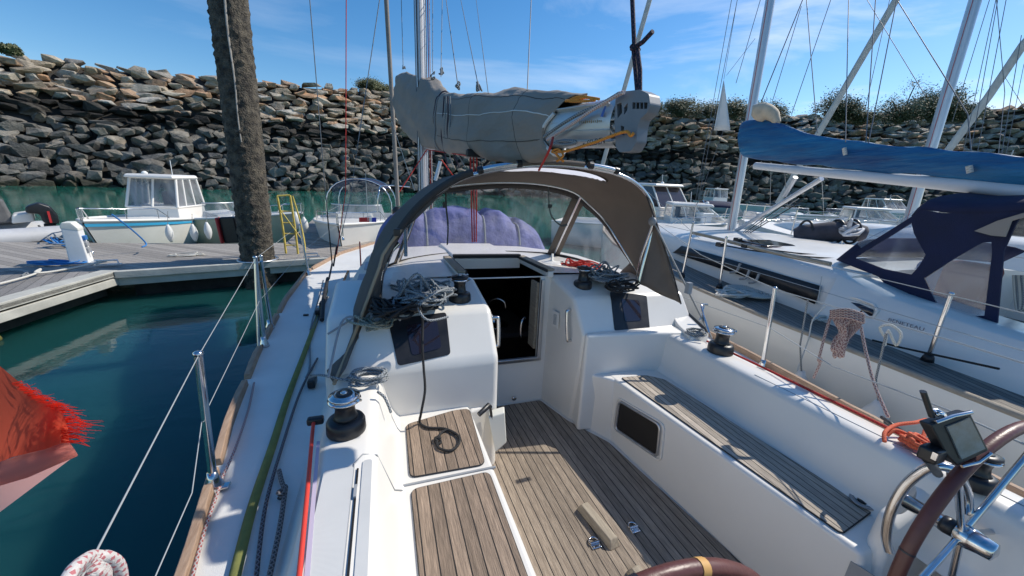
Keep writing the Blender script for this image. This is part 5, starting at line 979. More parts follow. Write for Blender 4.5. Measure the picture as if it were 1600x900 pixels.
# opening in the starboard seat front (locker with steel trim), its shade painted as a flat dark sheet + small items
def sf(px, py): return B.pl(px, py, V(1.4545, 1.86, -1.4), (V(1.555, .6, 0)-V(1.455, 1.86, 0)).cross(V(0, 0, 1)).normalized())
ns = (V(1.555, .6, 0)-V(1.455, 1.86, 0)).cross(V(0, 0, 1)).normalized(); ns = ns if ns.x < 0 else -ns
quad = [sf(969, 626)+ns*.003, sf(1033, 664)+ns*.003, sf(1028, 714)+ns*.003, sf(963, 670)+ns*.003]
rq = rrect(quad, .035, 5); bd(MB().prism(rq, -ns*.002), 'locker_shade_panel', dark); bd(MB().tube([p+ns*.004 for p in rq], .009, 8, closed=True), 'locker_trim', alu)
ol = [sum((p for p in quad), Vector())/4 + (p-sum((p for p in quad), Vector())/4)*1.15 for p in quad]; bd(MB().tube([p+ns*.001 for p in rrect(ol, .04, 5)], .006, 8, closed=True), 'locker_rim', gel)
eq = [sf(1327, 878), sf(1345, 890), sf(1372, 905), sf(1322, 905)]; bd(MB().prism([sf(1330, 876)+ns*.004, sf(1368, 900)+ns*.004, sf(1366, 925)+ns*.004, sf(1318, 905)+ns*.004], -ns*.004), 'engine_panel', grey_p)
sc = V(.70, 2.47, -1.50); sc = B.Y(803, 622, Yb-.02); bd(MB().lathe(sc, [(.018, 0), (.018, .012), (.01, .014)], 12, axis=V(0, -1, 0)), 'drain_cap', steel)
c = B.z(1349, 784, SE+.016); dr = bd(MB().lathe(c, [(.045, 0), (.045, .004), (.030, .006), (.030, .001)], 28), 'manual_pump_ring', grey_p); bd(MB().lathe(c+V(0, 0, .002), [(.02, 0), (.02, .006), (.01, .008)], 20), 'cap', black, dr)
# non-slip strips & locker lid lines on the port coaming
def top_strip(x0, x1, y0, y1, name='nonslip_panel'): return bd(MB().prism(rrect([V(x0, y0, CO+.0015), V(x1, y0, CO+.0015), V(x1, y1, CO+.0015), V(x0, y1, CO+.0015)], .012), V(0, 0, .002)), name, nonslip)
top_strip(-.215, -.125, -.75, 1.14); top_strip(-.098, -.068, -.75, 1.16)
bd(MB().tube([V(-.125, -.7, CO+.001), V(-.125, 1.155, CO+.001), V(-.10, 1.195, CO+.001), V(-.055, 1.205, CO-.018), V(.0, 1.24, SE+.062), V(.03, 1.285, SE+.012)], .0028, 5), 'lid_groove', grey_p)
bd(MB().box(V(-.112, .15, CO+.001), (.006, 1.95, .006)), 'lid_gap', dark); bd(MB().box(V(-.113, 1.02, CO+.006), (.008, .05, .01)), 'hinge', grey_p)
bd(MB().tube([V(1.92, y, CO+.001) for y in (-.5, .4, 1.3)], .0018, 4), 'lid_line', grey_p)
# pocket with winch handle
pk = B.Y(775, 668, 1.86); 
q = MB(); pf = [B.h(763, 644, 1.88), B.h(788, 637, 1.92), B.h(791, 684, 1.92), B.h(774, 699, 1.88)]
fwp = Vector((pf[0].x, pf[0].y, 0)).normalized()
bd(MB().prism([p-fwp*.05 for p in pf], fwp*.07), 'handle_pocket', mat('pocket_pvc', (.66, .65, .58), .6), bevel=.008)
tag(MB().tube([B.h(770, 666, 1.85), B.h(766, 636, 1.84)], .008, 8).tube([B.h(766, 636, 1.84), B.h(764, 633, 1.83), B.h(748, 648, 1.78)], [.012, .016, .014], 10).build('winch_handle', black, fr=B), 'black winch handle standing in the pvc pocket at the end of the port seat', 'winch handle')
# teak foot chock and folding padeyes
def chock(a, b, w, h, name):
    a, b = Vector(a), Vector(b); d_ = (b-a).normalized(); n_ = Vector((-d_.y, d_.x, 0)); a2, b2 = a+d_*.02, b-d_*.02; u = V(0, 0, h)
    bd(MB().frustum([a+n_*w, a-n_*w, b-n_*w, b+n_*w], [a2+n_*w*.7+u, a2-n_*w*.7+u, b2-n_*w*.7+u, b2+n_*w*.7+u]), name, teak_g, bevel=.006)
chock(B.z(908, 792, SO+.01), B.z(962, 858, SO+.01), .033, .045, 'foot_chock')
chock(B.z(985, 890, SO+.01), B.z(1025, 940, SO+.01), .033, .045, 'foot_chock')
for x, y in ((929, 850), (990, 826)):
    c = B.z(x, y, SO+.012); o = bd(MB().box(c+V(.0, -.012, .003), (.05, .028, .006)), 'folding_padeye', steel, bevel=.003); bd(MB().tube([c+V(math.cos(t)*.024, math.sin(t)*.026+.004, .008) for t in [math.pi*k/10 for k in range(11)]], .0045, 8), 'ring', steel, o)
    bd(MB().box(c+V(0, .0, .009), (.05, .012, .012)), 'hinge_bar', steel, o, bevel=.003)
    for s_ in (-1, 1): bd(MB().lathe(c+V(s_*.015, -.018, .006), [(.004, 0), (.003, .002)], 8), 'screw', grey_p, o)
# winches
def winch(base, sc_, cap='steel', name='winch', hd=1.):
    c = Vector(base); k = sc_
    w_ = bd(MB().lathe(c, [(.072*k, 0), (.074*k, .008*k), (.072*k, .045*k), (.066*k, .056*k), (.05*k, .062*k)], 32), name, black)
    bd(MB().lathe(c, [(.05*k, .058*k), (.041*k, .07*k), (.036*k, .10*k*hd), (.040*k, .122*k*hd), (.05*k, .13*k*hd)], 32), 'drum', black, w_)
    z = .128*k*hd; bd(MB().lathe(c, [(.046*k, z), (.060*k, z+.006*k), (.061*k, z+.012*k), (.048*k, z+.018*k)], 32), 'self_tailer', steel, w_)
    bd(MB().lathe(c, [(.046*k, z+.016*k), (.058*k, z+.022*k), (.057*k, z+.029*k), (.035*k, z+.034*k)], 32), 'top_ring', steel if cap == 'steel' else black, w_)
    bd(MB().lathe(c, [(.034*k, z+.031*k), (.030*k, z+.038*k), (.012*k, z+.039*k), (.011*k, z+.03*k)], 24), 'cap', black, w_)
    bd(MB().lathe(c, [(.014*k, z+.036*k), (.013*k, z+.043*k), (.006*k, z+.043*k)], 16), 'socket', steel, w_)
    bd(MB().tube([c+V(.045*k, -.01*k, z), c+V(.06*k, -.025*k, z+.012*k), c+V(.052*k, -.04*k, z+.02*k)], .006*k, 6), 'feeder_arm', steel, w_)
    for j in range(16): pass
    return w_
winch(V(-.165, 1.355, CO), .96); winch(V(2.0, 1.60, CO), 1.02); winch(B.z(718, 470, -.63), .95, 'b', hd=1.05); winch(B.z(910, 450, -.63), .95, 'b', hd=1.1)
winch(B.z(1512, 758, -.88)+V(.02, .0, 0), .78, 'b')
# rope clutches bench (port) under the tangle
for i in range(3): 
    c = V(.12+.07*i, 2.42, -.585); bd(MB().box(c, (.055, .16, .05)), 'rope_clutch', black, bevel=.01)
for i in range(3):
    c = V(1.48+.07*i, 2.5, -.585); bd(MB().box(c, (.055, .16, .05)), 'rope_clutch', black, bevel=.01)
bd(MB().prism(rrect([V(.02, 2.35, -.566), V(.40, 2.40, -.566), V(.42, 2.75, -.566), V(.05, 2.75, -.566)], .03), V(0, 0, .01)), 'clutch_recess', gel)
# ---- spray canopy
Hpx = [(594, 474), (595, 440), (602, 408), (618, 374), (646, 334), (684, 300), (725, 277), (770, 265), (815, 259), (860, 257), (905, 260), (950, 267), (985, 280), (1008, 300), (1021, 328), (1018, 362), (1008, 400), (997, 443)]
Hh = smooth_path([B.Y(x, y, 2.16) for x, y in Hpx], 3)
def samp(path, t):
    k = t*(len(path)-1); i = min(int(k), len(path)-2); return path[i].lerp(path[i+1], k-i)
def along(path, t):
    ls = [0]
    for a, b in zip(path, path[1:]): ls.append(ls[-1]+(b-a).length)
    d_ = t*ls[-1]
    for i in range(len(path)-1):
        if d_ <= ls[i+1]+1e-9: return path[i].lerp(path[i+1], (d_-ls[i])/(ls[i+1]-ls[i]))
    return path[-1]
Up = smooth_path([B.Y(592, 450, 2.35), B.Y(604, 400, 2.45), B.Y(616, 366, 2.55), B.Y(640, 330, 2.7), B.Y(668, 306, 2.85), B.Y(700, 292, 2.95), B.Y(780, 285, 3.0), B.Y(845, 288, 2.98), B.Y(893, 299, 2.92), B.Y(918, 318, 2.85), B.Y(945, 345, 2.7), B.Y(972, 388, 2.55), B.Y(1000, 432, 2.42)], 4)
Lo = smooth_path([V(-.22, 2.35, -.72), V(-.12, 2.7, -.60), V(.0, 3.0, -.57), B.z(640, 407, -.555), B.z(700, 399, -.545), B.z(780, 396, -.54), B.z(858, 399, -.545), B.z(900, 406, -.555), B.z(950, 421, -.57), V(2.0, 2.5, -.62)], 4)
NS = 60
Hs = [along(Hh, k/NS) for k in range(NS+1)]; Us = [along(Up, k/NS) for k in range(NS+1)]
def bulge(a, b, t, amt): return a.lerp(b, t) + V(0, 0, amt*math.sin(math.pi*t))
def pbl(i): return -.09*max(0, 1-i/26)**.8
NT = 44; NQ = 176
rows = [[bulge(h_, u_, t, .035) + V(pbl(i_)*math.sin(math.pi*min(1, t*1.1)), 0, noise.noise(h_*4+V(t*2, 0, 0))*.012*math.sin(math.pi*t)) for i_, (h_, u_) in ((60*k/NQ, (along(Hh, k/NQ), along(Up, k/NQ))) for k in range(NQ+1))] for t in [k/NT for k in range(NT+1)]]
fl_all = [p for r in rows for p in r]; w1 = NQ+1; inside = lambda i, k: (((k+.5)*60/NQ-33)/9.5)**2 + ((i+.5)/NT-.40)**2/.16**2 < 1
fa, fb_ = [], []
for i in range(NT):
    for k in range(NQ): (fb_ if inside(i, k) else fa).append((i*w1+k, i*w1+k+1, (i+1)*w1+k+1, (i+1)*w1+k))
bd(MB().add(fl_all, fa), 'canopy', canvas, thick=.004)
milky = mat('milky_vinyl', (.75, .75, .8), .35, var=.2, vs=14); add_translucent(milky, (.85, .85, .9), .6)
bd(MB().tube([bulge(along(Hh, (33+9.7*math.cos(q_))/60), along(Up, (33+9.7*math.cos(q_))/60), .40+.163*math.sin(q_), .035)+V(0, 0, -.004) for q_ in [2*math.pi*j_/40 for j_ in range(40)]], .007, 6, closed=True, flat=1), 'skylight_binding', canvas)
usd = sorted({v for f in fb_ for v in f}); ix = {v: n for n, v in enumerate(usd)}
bd(MB().add([fl_all[v] for v in usd], [tuple(ix[v] for v in f) for f in fb_]), 'canopy_skylight', milky)
# skirt wings running down and aft from the hoop to the coamings
def wing(idx, ends, name='canopy_wing'):
    top = [Hs[i] for i in idx]; n_ = len(top); tr = smooth_path([Vector(p) for p in ends], 8); tr = [along(tr, k/(n_-1)) for k in range(n_)]
    bd(MB().grid([[a.lerp(b, t) + V(.012*math.sin(9*t+i*.5), 0, 0) for i, (a, b) in enumerate(zip(top, tr))] for t in [k/6 for k in range(7)]]), name, canvas, thick=.004); return tr
trp = wing(list(range(0, 19)), [B.z(522, 600, CO+.01), B.Y(545, 545, 1.92), B.Y(570, 480, 2.0), B.Y(592, 420, 2.06), B.Y(612, 378, 2.12), tuple(Hs[18])])
trs = wing(list(range(NS, NS-15, -1)), [B.Y(1064, 475, 1.98), B.Y(1052, 430, 2.02), B.Y(1036, 380, 2.07), tuple(Hs[NS-14])])
fwd = smooth_path([V(-.30, 1.98, CO+.02), B.Y(546, 500, 2.12), B.Y(567, 440, 2.2), B.Y(588, 396, 2.28), B.Y(613, 350, 2.34), B.Y(645, 312, 2.4)], 6); fwd = [along(fwd, k/30) for k in range(31)]; tb = [along(trp[:], k/30) for k in range(31)]
bd(MB().grid([[a.lerp(b, t) + V(-.02*math.sin(math.pi*t), 0, .006*math.sin(i*.8+5*t)) for i, (a, b) in enumerate(zip(tb, fwd))] for t in [k/5 for k in range(6)]]), 'canopy_wing', canvas, thick=.004)
bd(MB().tube(trp[:12]+[Hs[12], Hs[15]], .009, 8), 'edge_piping', mat('tan_edge', (.42, .30, .19), .8)); bd(MB().tube(trs, .006, 6), 'edge_piping', canvasd)
# white fairing at the foot of the starboard wing
bd(MB().solid([B.z(1045, 480, CO+.10), B.z(1062, 478, CO+.10), B.z(1108, 522, CO+.02), B.z(1080, 528, CO+.02), B.z(1056, 505, CO+.04)], V(0, 0, -.12)), 'coaming_fairing', gel, bevel=.01)
bd(MB().tube([B.z(992, 446, -.70), B.z(1030, 462, -.76), B.z(1062, 478, CO+.10), B.z(1106, 518, CO+.03)], .012, 8), 'canopy_track', black)
# windows: full surface split in bands
Ls = [along(Lo, k/NS) for k in range(NS+1)]
def cpt(u, t): i = u*NS; k = min(int(i), NS-1); f = i-k; a = Us[k].lerp(Us[k+1], f); b = Ls[k].lerp(Ls[k+1], f); return a.lerp(b, t) 
def patch(u0, u1, t0, t1, m, name, nu=14, ntt=5, thick=.003, lift=0):
    q = MB().grid([[cpt(lerp(u0, u1, i/nu), lerp(t0, t1, j/ntt)) + V(0, -lift, 0) for i in range(nu+1)] for j in range(ntt+1)]); return bd(q, name, m, thick=thick)
def find_u(px):                                # parameter where the mid height of the screen crosses that column
    best = min(range(201), key=lambda k: abs((lambda p: 800+FOC*p.dot(B.R)/p.dot(B.fw))(cpt(k/200, .5)) - px)); return best/200
u1, u2 = find_u(636), find_u(882)
patch(0, 1, 0, .07, canvasd, 'window_border', 60, 1, .006); patch(0, 1, .955, 1, canvasd, 'window_border', 60, 1, .006)
patch(u1-.012, u1+.012, .05, .97, canvas, 'window_divider', 2, 6, .006); patch(u2-.017, u2+.02, .05, .97, canvas, 'window_divider', 2, 6, .006)
patch(0, .05, .05, .97, canvas, 'window_border', 4, 4, .006); patch(.955, 1, .05, .97, canvas, 'window_border', 3, 4, .006)
for a, b in ((.045, u1-.01), (u1+.01, u2-.015), (u2+.018, .958)): patch(a, b, .06, .96, clear, 'clear_window', 20, 8, 0)
for u in (u1, u2+.002): bd(MB().tube([cpt(u, t)+V(0, -.015, 0) for t in (0, .25, .5, .75, 1)], .011, 10), 'frame_tube', steel)
bd(MB().tube([p+V(0, -.008, .0) for p in Us], .010, 8), 'frame_tube', steel); 
h_o = bd(MB().tube([p+V(0, -.004, -.004) for p in Hs], .0125, 10), 'frame_tube', steel)
# sleeve pieces over the aft hoop and the two bare grab sections
def sleeve(a, b, r, m, name): bd(MB().tube([Hs[k]+V(0, -.012, .012) for k in range(a, b)], r, 12), name, m)
iu = lambda px, lo=10, hi=50: min(range(lo, hi), key=lambda k: abs((800+FOC*Hs[k].dot(B.R)/Hs[k].dot(B.fw))-px))
sleeve(5, iu(752), .021, canvasd, 'hoop_sleeve'); sleeve(iu(812), iu(920), .017, canvas, 'hoop_sleeve')
sleeve(iu(752), iu(812)+1, .017, steel, 'hoop_grab_bar'); sleeve(iu(920), iu(965)+1, .017, steel, 'hoop_grab_bar')
for x in (752, 810, 920, 964): k = iu(x); bd(MB().tube([Hs[k].lerp(Hs[k-1], .3)+V(0, -.012, .012), Hs[k].lerp(Hs[k+1], .3)+V(0, -.012, .012)], .023, 12), 'sleeve_collar', black)
# small skylight patch in the canopy roof and the hanging straps
g_ = grey_p; p = B.Y(698, 300, 2.9)
bd(MB().tube(smooth_path([B.Y(697, 298, 2.85), B.Y(697, 322, 2.8), B.Y(700, 352, 2.85), B.Y(699, 382, 2.95)]), .012, 6, flat=.35), 'canopy_strap', mat('green_grey_webbing', (.09, .11, .11), .8)); bd(MB().box(B.Y(695, 320, 2.8), (.03, .02, .045)), 'strap_buckle', black)
bd(MB().tube(smooth_path([B.Y(857, 292, 2.8), B.Y(858, 318, 2.78), B.Y(862, 338, 2.75), B.Y(876, 352, 2.8), B.Y(886, 351, 2.85)]), .010, 6, flat=.4), 'canopy_strap', MATS['green_grey_webbing']); bd(MB().box(B.Y(859, 322, 2.76), (.03, .02, .03)), 'strap_buckle', black)
# fittings at the starboard hoop joint, support strut and strap
j = B.Y(1021, 346, 2.12); bd(MB().lathe(j+V(-.02, 0, 0), [(.03, 0), (.03, .02), (.02, .03)], 12, axis=V(1, 0, 0)), 'hoop_joint', grey_p)
bd(MB().tube([j, B.z(1112, 528, CO+.02)], .013, 8, flat=.5), 'canopy_tension_strap', mat('webbing_grey', (.26, .26, .25), .8)); bd(MB().box(B.h(1076, 450, 2.5), (.03, .03, .07)), 'strap_buckle', grey_p)
bd(MB().tube([B.Y(1020, 352, 2.14), B.Y(1003, 400, 2.2), B.Y(994, 444, 2.26)], .0125, 10), 'frame_tube', steel)
bd(MB().tube([B.Y(634, 400, 2.8), B.Y(633, 340, 2.75), B.Y(633, 320, 2.7)], .014, 10), 'frame_tube', steel)
bd(MB().tube([B.Y(590, 478, 2.2), B.Y(597, 430, 2.2), B.Y(612, 392, 2.25), B.Y(624, 380, 2.25)], .0125, 10), 'frame_tube', steel); bd(MB().box(B.Y(620, 363, 2.1), (.035, .03, .04)), 'hoop_joint', black, bevel=.005)
bd(MB().tube(smooth_path([B.z(513, 590, CO+.05), B.Y(533, 505, 1.95), B.Y(552, 497, 1.98), B.Y(512, 522, 1.95)]), .006, 6), 'canopy_tie', grey_p)
# ---- mast, boom, sail cover
m0 = B.Y(664, 330, 5.35); m0 = V(m0.x, 5.35, -.62); m1 = B.Y(657, 0, 5.35); m1 = m0 + (m1-m0)*2.1
bd(MB().tube([m0, m1], .085, 20, flat=.62), 'mast', aluw); bd(MB().tube([m0+V(-.02, -.066, 0), m1+V(-.02, -.066, 0)], .007, 6), 'mast_track', grey_p)
for k, (dx, mm) in enumerate(((-.085, grey_rope), (-.06, black_rope), (.075, red_rope), (.05, grey_rope), (.03, white_rope), (.095, white_rope))): bd(MB().tube([m0+V(dx, -.09, .05), m1+V(dx, -.09, 0)], .006, 6), 'halyard', mm)
be = B.h(985, 190, 1.62); bf = B.Y(668, 222, 5.2); bx = (bf-be).normalized(); bs = bx.cross(V(0, 0, 1)).normalized(); bu = bs.cross(bx)
def bp(t, s_=0, u=0): return be.lerp(bf, t) + bs*s_ + bu*u
def boomsec(t, k=1): return [bp(t, math.cos(a)*.062*k, math.sin(a)*.098*k - .0) for a in [2*math.pi*j_/24 for j_ in range(24)]]
silver = mat('brushed_boom', (.56, .57, .57), .34, .55, var=.05, vs=3)
q = MB().grid([boomsec(t) for t in (.012, .2, .5, 1)], closed=True); q.add(boomsec(1), [tuple(range(24))]); boom = bd(q, 'boom', silver)
cap_m = mat('grey_cast_end', (.20, .21, .23), .5, .2, var=.08, vs=8)
# end casting: outline in the boom's side plane
vdir = bx; 
def ec(px, py, off=0): return B.pl(px, py, be-bs*.066, bs) - bs*off
oc = [(962, 150), (972, 143), (1000, 140), (1014, 147), (1016, 163), (1011, 176), (1000, 186), (996, 200), (994, 222), (986, 236), (968, 238), (962, 230), (960, 190)]
hol = [[(988, 160), (1012, 160), (1011, 170), (988, 170)], [(964, 163), (971, 160), (972, 176), (965, 185)], [(975, 168), (981, 160), (980, 172), (975, 180)], [(970, 196), (975, 198), (975, 212), (970, 208)]]
be_cap = bd(MB().panel(rrect([ec(*p) for p in oc], .007, 3), [[ec(*p) for p in h_] for h_ in hol], bs*.05), 'boom_end', cap_m, boom)
bd(MB().prism([ec(x, y, -.018) for x, y in [(963, 158), (1010, 156), (1000, 184), (992, 210), (966, 214)]], bs*.015), 'boom_end_core', dark, boom)
sl_ = [ec(989+6*k, 160) for k in range(5)]
for k in range(1, 4): bd(MB().tube([ec(988+6*k, 160), ec(988+6*k, 170)], .0025, 5), 'sheave_bar', cap_m, boom)
bd(MB().prism([ec(939, 182, .004), ec(946, 166, .004), ec(948, 166, .004), ec(943, 183, .004)], bs*.002), 'blue_mark', mat('blue_sticker', (.03, .12, .45), .5), boom)
la, lb_ = ec(918, 229, .004), ec(946, 224, .004)
dark_t = mat('dark_lettering', (.03, .03, .035), .5)
text_mesh('SELDEN', .036, dark_t, boom, B.m @ axes(la, lb_-la, bu), .0005); bd(MB().lathe(ec(913, 226, .003), [(.006, 0), (.006, .002)], 12, axis=-bs), 'emblem', dark_t, boom)
for k in range(12): 
    a = ec(907+3.0*k, 191-.15*k, .003); bd(MB().box(a, (.003, .002, .008 + .005*(k % 3 == 0))), 'scale_mark', mat('ochre_print', (.3, .2, .06), .5) if not k else MATS['ochre_print'], boom) if k < 13 else None
bd(MB().lathe(ec(956, 198, .002), [(.006, 0), (.006, .003)], 12, axis=-bs), 'rivet', dark_t, boom)
# sail cover: cross-sections from the screen outline, placed along the boom
def csec(pts, n=6):
    P_ = []
    for (x, yt, yb, t) in pts:
        c0 = bp(t); pl_n = bs; a = B.pl(x, yt, c0, pl_n); b = B.pl(x, yb, c0, pl_n); P_.append((a, b))
    n = 14; T_ = smooth_path([p[0] for p in P_], n); Bt = smooth_path([p[1] for p in P_], n); o = []
    for i, (a, b) in enumerate(zip(T_, Bt)): c = (a+b)*.5; hv = (a-b)*.5; o.append((c, hv, bs*max(.05, min(.13, hv.length*.5))))
    return o
cov = [(626, 118, 172, .95), (632, 114, 198, .93), (650, 116, 222, .85), (672, 121, 233, .75), (690, 138, 238, .66), (706, 147, 240, .6), (735, 147, 246, .48), (770, 146, 250, .38), (805, 140, 254, .3), (840, 141, 254, .22), (862, 143, 250, .17), (890, 144, 246, .11), (918, 148, 240, .06)]
SC = csec(cov); rows = []
for i, (c, hv, wv) in enumerate(SC):
    r = []
    tie = math.exp(-((i-62)/3.2)**2)*.16; fold = max(0, min(1, (74-i)/40))
    for k in range(40):
        a = 2*math.pi*k/40; ca = math.cos(a); w = abs(math.sin(a))**.75*(1 if math.sin(a) > 0 else -1); sag = 1+.12*(1-ca)*.5
        f = noise.fractal(V(c.y*2.2, a*1.1, 3), 1, 2, 4)*.02 + .034*fold*(.5-abs(math.sin(i*.055+a*1.5))) + .016*fold*math.sin(a*8+i*.12) + .007*math.sin(a*5+c.y*4)*math.sin(c.y*7) - tie*.5*hv.length
        d_ = (hv*ca + wv*w*sag); fall = max(0, (i-(len(SC)-38))/37)**1.5; ret = (max(0, (1-ca)/2)**.55)*(1-.45*max(0, -ca)**3); r.append(c + d_ + d_.normalized()*f + bx*(.42*ret*fall))
    rows.append(r)
q = MB().grid(rows, closed=True); q.add(rows[0], [tuple(reversed(range(40)))]); cvr = bd(q, 'sail_cover', sailbag, thick=.004)
# sail folds showing in the open end, white binding round the mouth
bd(MB().tube([p+(-bx)*.004 for p in rows[-1][2:34]], .010, 8), 'cover_binding', MATS['white_cloth'], cvr)
c_, hv_, wv_ = SC[-1]; q = MB()
for k in range(9):
    f = -.75+k*.19; base_ = c_ + hv_*f*.7 + wv_*.2*math.sin(k*2.1)
    q.grid([[base_ + bx*(.5-1.0*t)*.55 + wv_*(w_*.75) + V(0, 0, .008*math.sin(w_*7+k)) - hv_*(.12*t) for w_ in [-1+j_/5 for j_ in range(11)]] for t in (0, .3, .6, .85, .95+.05*math.sin(k*3))])
bd(q, 'furled_sail', sailcl, boom, thick=.006)
for k, a in enumerate(([(850, 214), (875, 196), (905, 178), (935, 165), (968, 146)], [(855, 218), (890, 196), (925, 172), (962, 150), (975, 144)], [(860, 226), (880, 220), (900, 222), (885, 226), (862, 224)])):
    bd(MB().tube(smooth_path([B.pl(x, y, bp(.1)-bs*.09, bs) for x, y in a]), .008, 6), 'reefing_line', [grey_rope, blue_rope if 0 else white_rope, grey_rope][k], boom)
# seam lines along the cover, lashings
def cline(fr_, ks, m, r, name='seam'): bd(MB().tube([rows[i][ks if isinstance(ks, int) else ks(i)] + (rows[i][ks if isinstance(ks, int) else ks(i)]-SC[i][0]).normalized()*.004 for i in range(fr_[0], fr_[1])], r, 5), name, m, cvr)
n_r = len(rows); kk = 28 if (rows[40][30]-rows[40][10]).dot(V(1, 0, 0)) < 0 else 12
kl = [k for k in range(40) if (rows[40][k]-SC[40][0]).dot(-bs) > 0]; side_sorted = sorted(kl, key=lambda k: -(rows[40][k]-SC[40][0]).dot(hv_))
cline((72, n_r), side_sorted[4], canvasd, .0018); cline((66, n_r), side_sorted[8], MATS['white_cloth'], .003); cline((66, n_r), side_sorted[13], canvasd, .002)
for i in (61, 64): 
    bd(MB().tube([rows[i][k] + (rows[i][k]-SC[i][0]).normalized()*.008 + bx*(.12*(.5-.5*math.cos(2*math.pi*k/40))) for k in range(40)], .007, 6, closed=True), 'cover_lashing', navy_rope if i == 61 else grey_rope, cvr)
for i in (92, 122): bd(MB().tube([rows[i][k] + (rows[i][k]-SC[i][0]).normalized()*.003 for k in range(40)], .0013, 5, closed=True), 'seam', canvasd, cvr)
for x0, y0, dd in ((690, 118, .75), (676, 125, .8), (716, 140, .6), (748, 142, .44), (631, 108, .93)):
    bd(MB().tube(tangle(B.pl(x0, y0, bp(dd), bs), .03, .03, .07, 14, x0), .007, 6), 'lazyjack_knot', grey_rope)
for k in range(4): bd(MB().tube(smooth_path([B.pl(694+3*k, 150, bp(.66)-bs*.14, bs), B.pl(692+4*k, 180, bp(.66)-bs*.14, bs), B.pl(690+5*k, 215, bp(.66)-bs*.13, bs), B.pl(700+9*k, 262, bp(.66), bs)]), .006, 6), 'cover_lashing', grey_rope if k % 2 else navy_rope)
# orange lashings at the boom's aft end
bd(MB().tube(smooth_path([B.pl(x, y, bp(.06)-bs*.085, bs) for x, y in ((990, 208), (985, 212), (975, 206), (930, 222), (885, 236), (868, 238), (880, 252))]), .006, 6), 'orange_lashing', orange_thin); bd(MB().tube(smooth_path([B.pl(x, y, bp(.06)-bs*.09, bs) for x, y in ((870, 240), (862, 237), (872, 233), (880, 243), (870, 252))]), .005, 6), 'orange_lashing', orange_thin)
bd(MB().tube(smooth_path([B.pl(x, y, bp(.1)-bs*.06, bs) for x, y in ((884, 158), (900, 156), (915, 152), (930, 156), (915, 158), (890, 158), (905, 151), (925, 153), (936, 155))]), .006, 6), 'orange_lashing', orange_thin)
bd(MB().tube(smooth_path([B.pl(864, 215, bp(.13)-bs*.12, bs), B.h(858, 235, 1.75), B.h(842, 266, 2.1)]), .006, 6), 'reef_line', red_rope)
# mainsheet-like topping line with knot
tk = B.pl(992, 74, bp(.0), bs)
tl = thing('topping_rope', tk, 'dark blue flecked rope knotted above the end of our boom', 'rope', fr=B)
MB().tube([B.pl(986, -40, bp(0), bs), B.pl(988, 0, bp(0), bs), B.pl(991, 70, bp(0), bs)], .0085, 8).build('standing_part', navy_rope, tl, fr=B)
MB().tube([B.pl(990, 78, bp(0), bs), B.pl(993, 110, bp(0), bs), B.pl(996, 146, bp(0), bs)], .0085, 8).build('fall', navy_rope, tl, fr=B); MB().tube([B.pl(996, 78, bp(0), bs), B.pl(1000, 110, bp(0), bs), B.pl(1000, 146, bp(0), bs)], .0085, 8).build('fall', navy_rope, tl, fr=B)
MB().tube(tangle(tk-V(0, 0, .01), .016, .016, .022, 16, 4), .008, 8).build('knot', navy_rope, tl, fr=B); MB().tube([tk, B.pl(1004, 66, bp(0), bs), B.pl(1020, 49, bp(0), bs)], .0085, 8).build('tail', navy_rope, tl, fr=B)
# ---- rigging of our boat
def bw_(lst, **k): wires(boat, lst, fr=B, **k)
bw_([((484, 0, 4.6), (511, 330, 4.6), .006), ((511, 330, 4.6), (519, 412, 4.6), .009, black), ((541, 0, 4.5), (540, 300, 4.5), .006, red_rope, 'halyard'), ((540, 300, 4.5), (526, 398, 4.4), .006, red_rope, 'halyard'), ((526, 385, 4.4), (521, 416, 4.5), .011, black, 'turnbuckle'),
     ((593, 0, 5.5), (560, 220, 5.3), .007, grey_rope, 'halyard'), ((560, 220, 5.3), (548, 305, 5.2), .005), ((571, 270, 6.5), (575, 345, 6.5), .006, wirew), ((548, 305, 5.2), (532, 372, 4.6), .005, wire),
     ((627, 0, 5.3), (630, 108, 5.2), .005, grey_rope, 'lazyjack'), ((676, 0, 5.2), (676, 112, 4.7), .005, grey_rope, 'lazyjack'), ((691, 0, 5.2), (689, 120, 4.2), .005, grey_rope, 'lazyjack'), ((697, 0, 5.2), (715, 130, 3.7), .006, wire, 'lazyjack'), ((720, 0, 5.2), (749, 142, 3.0), .005, wire, 'lazyjack'), ((744, 0, 5.3), (763, 146, 2.8), .004, wire, 'lazyjack'), ((830, 0, 3), (824, 141, 2.3), .004, wire, 'topping_lift')])
bw_([((612, 190, 5.5), (648, 298, 5.3), .006, cream_rope, 'halyard'), ((668, 232, 5.2), (624, 300, 5.0), .008, red_rope, 'kicker_line'), ((668, 234, 5.0), (735, 244, 3.2), .006, red_rope, 'kicker_line'), ((690, 250, 4.6), (712, 280, 4.6), .008, red_rope, 'kicker_line'), ((688, 252, 4.8), (680, 282, 4.8), .03, aluw, 'vang')])
for k in range(3): bw_([((735+5*k, 243, 3.1), (738+3*k, 378, 3.25), .007, red_rope, 'mainsheet')])
bd(MB().box(B.h(742, 240, 3.1), (.14, .06, .06)), 'sheet_block', black, bevel=.01)
bw_([((603.5, 0, 8.6), (622, 322, 8.6), .055, mat('grey_uv_strip', (.24, .215, .19), .85, var=.1, bump=.5, bs=8), 'furled_headsail')])
bd(MB().lathe(B.h(621, 330, 8.6)+V(0, 0, -.1), [(.11, 0), (.12, .12), (.07, .2)], 20), 'furling_drum', black)
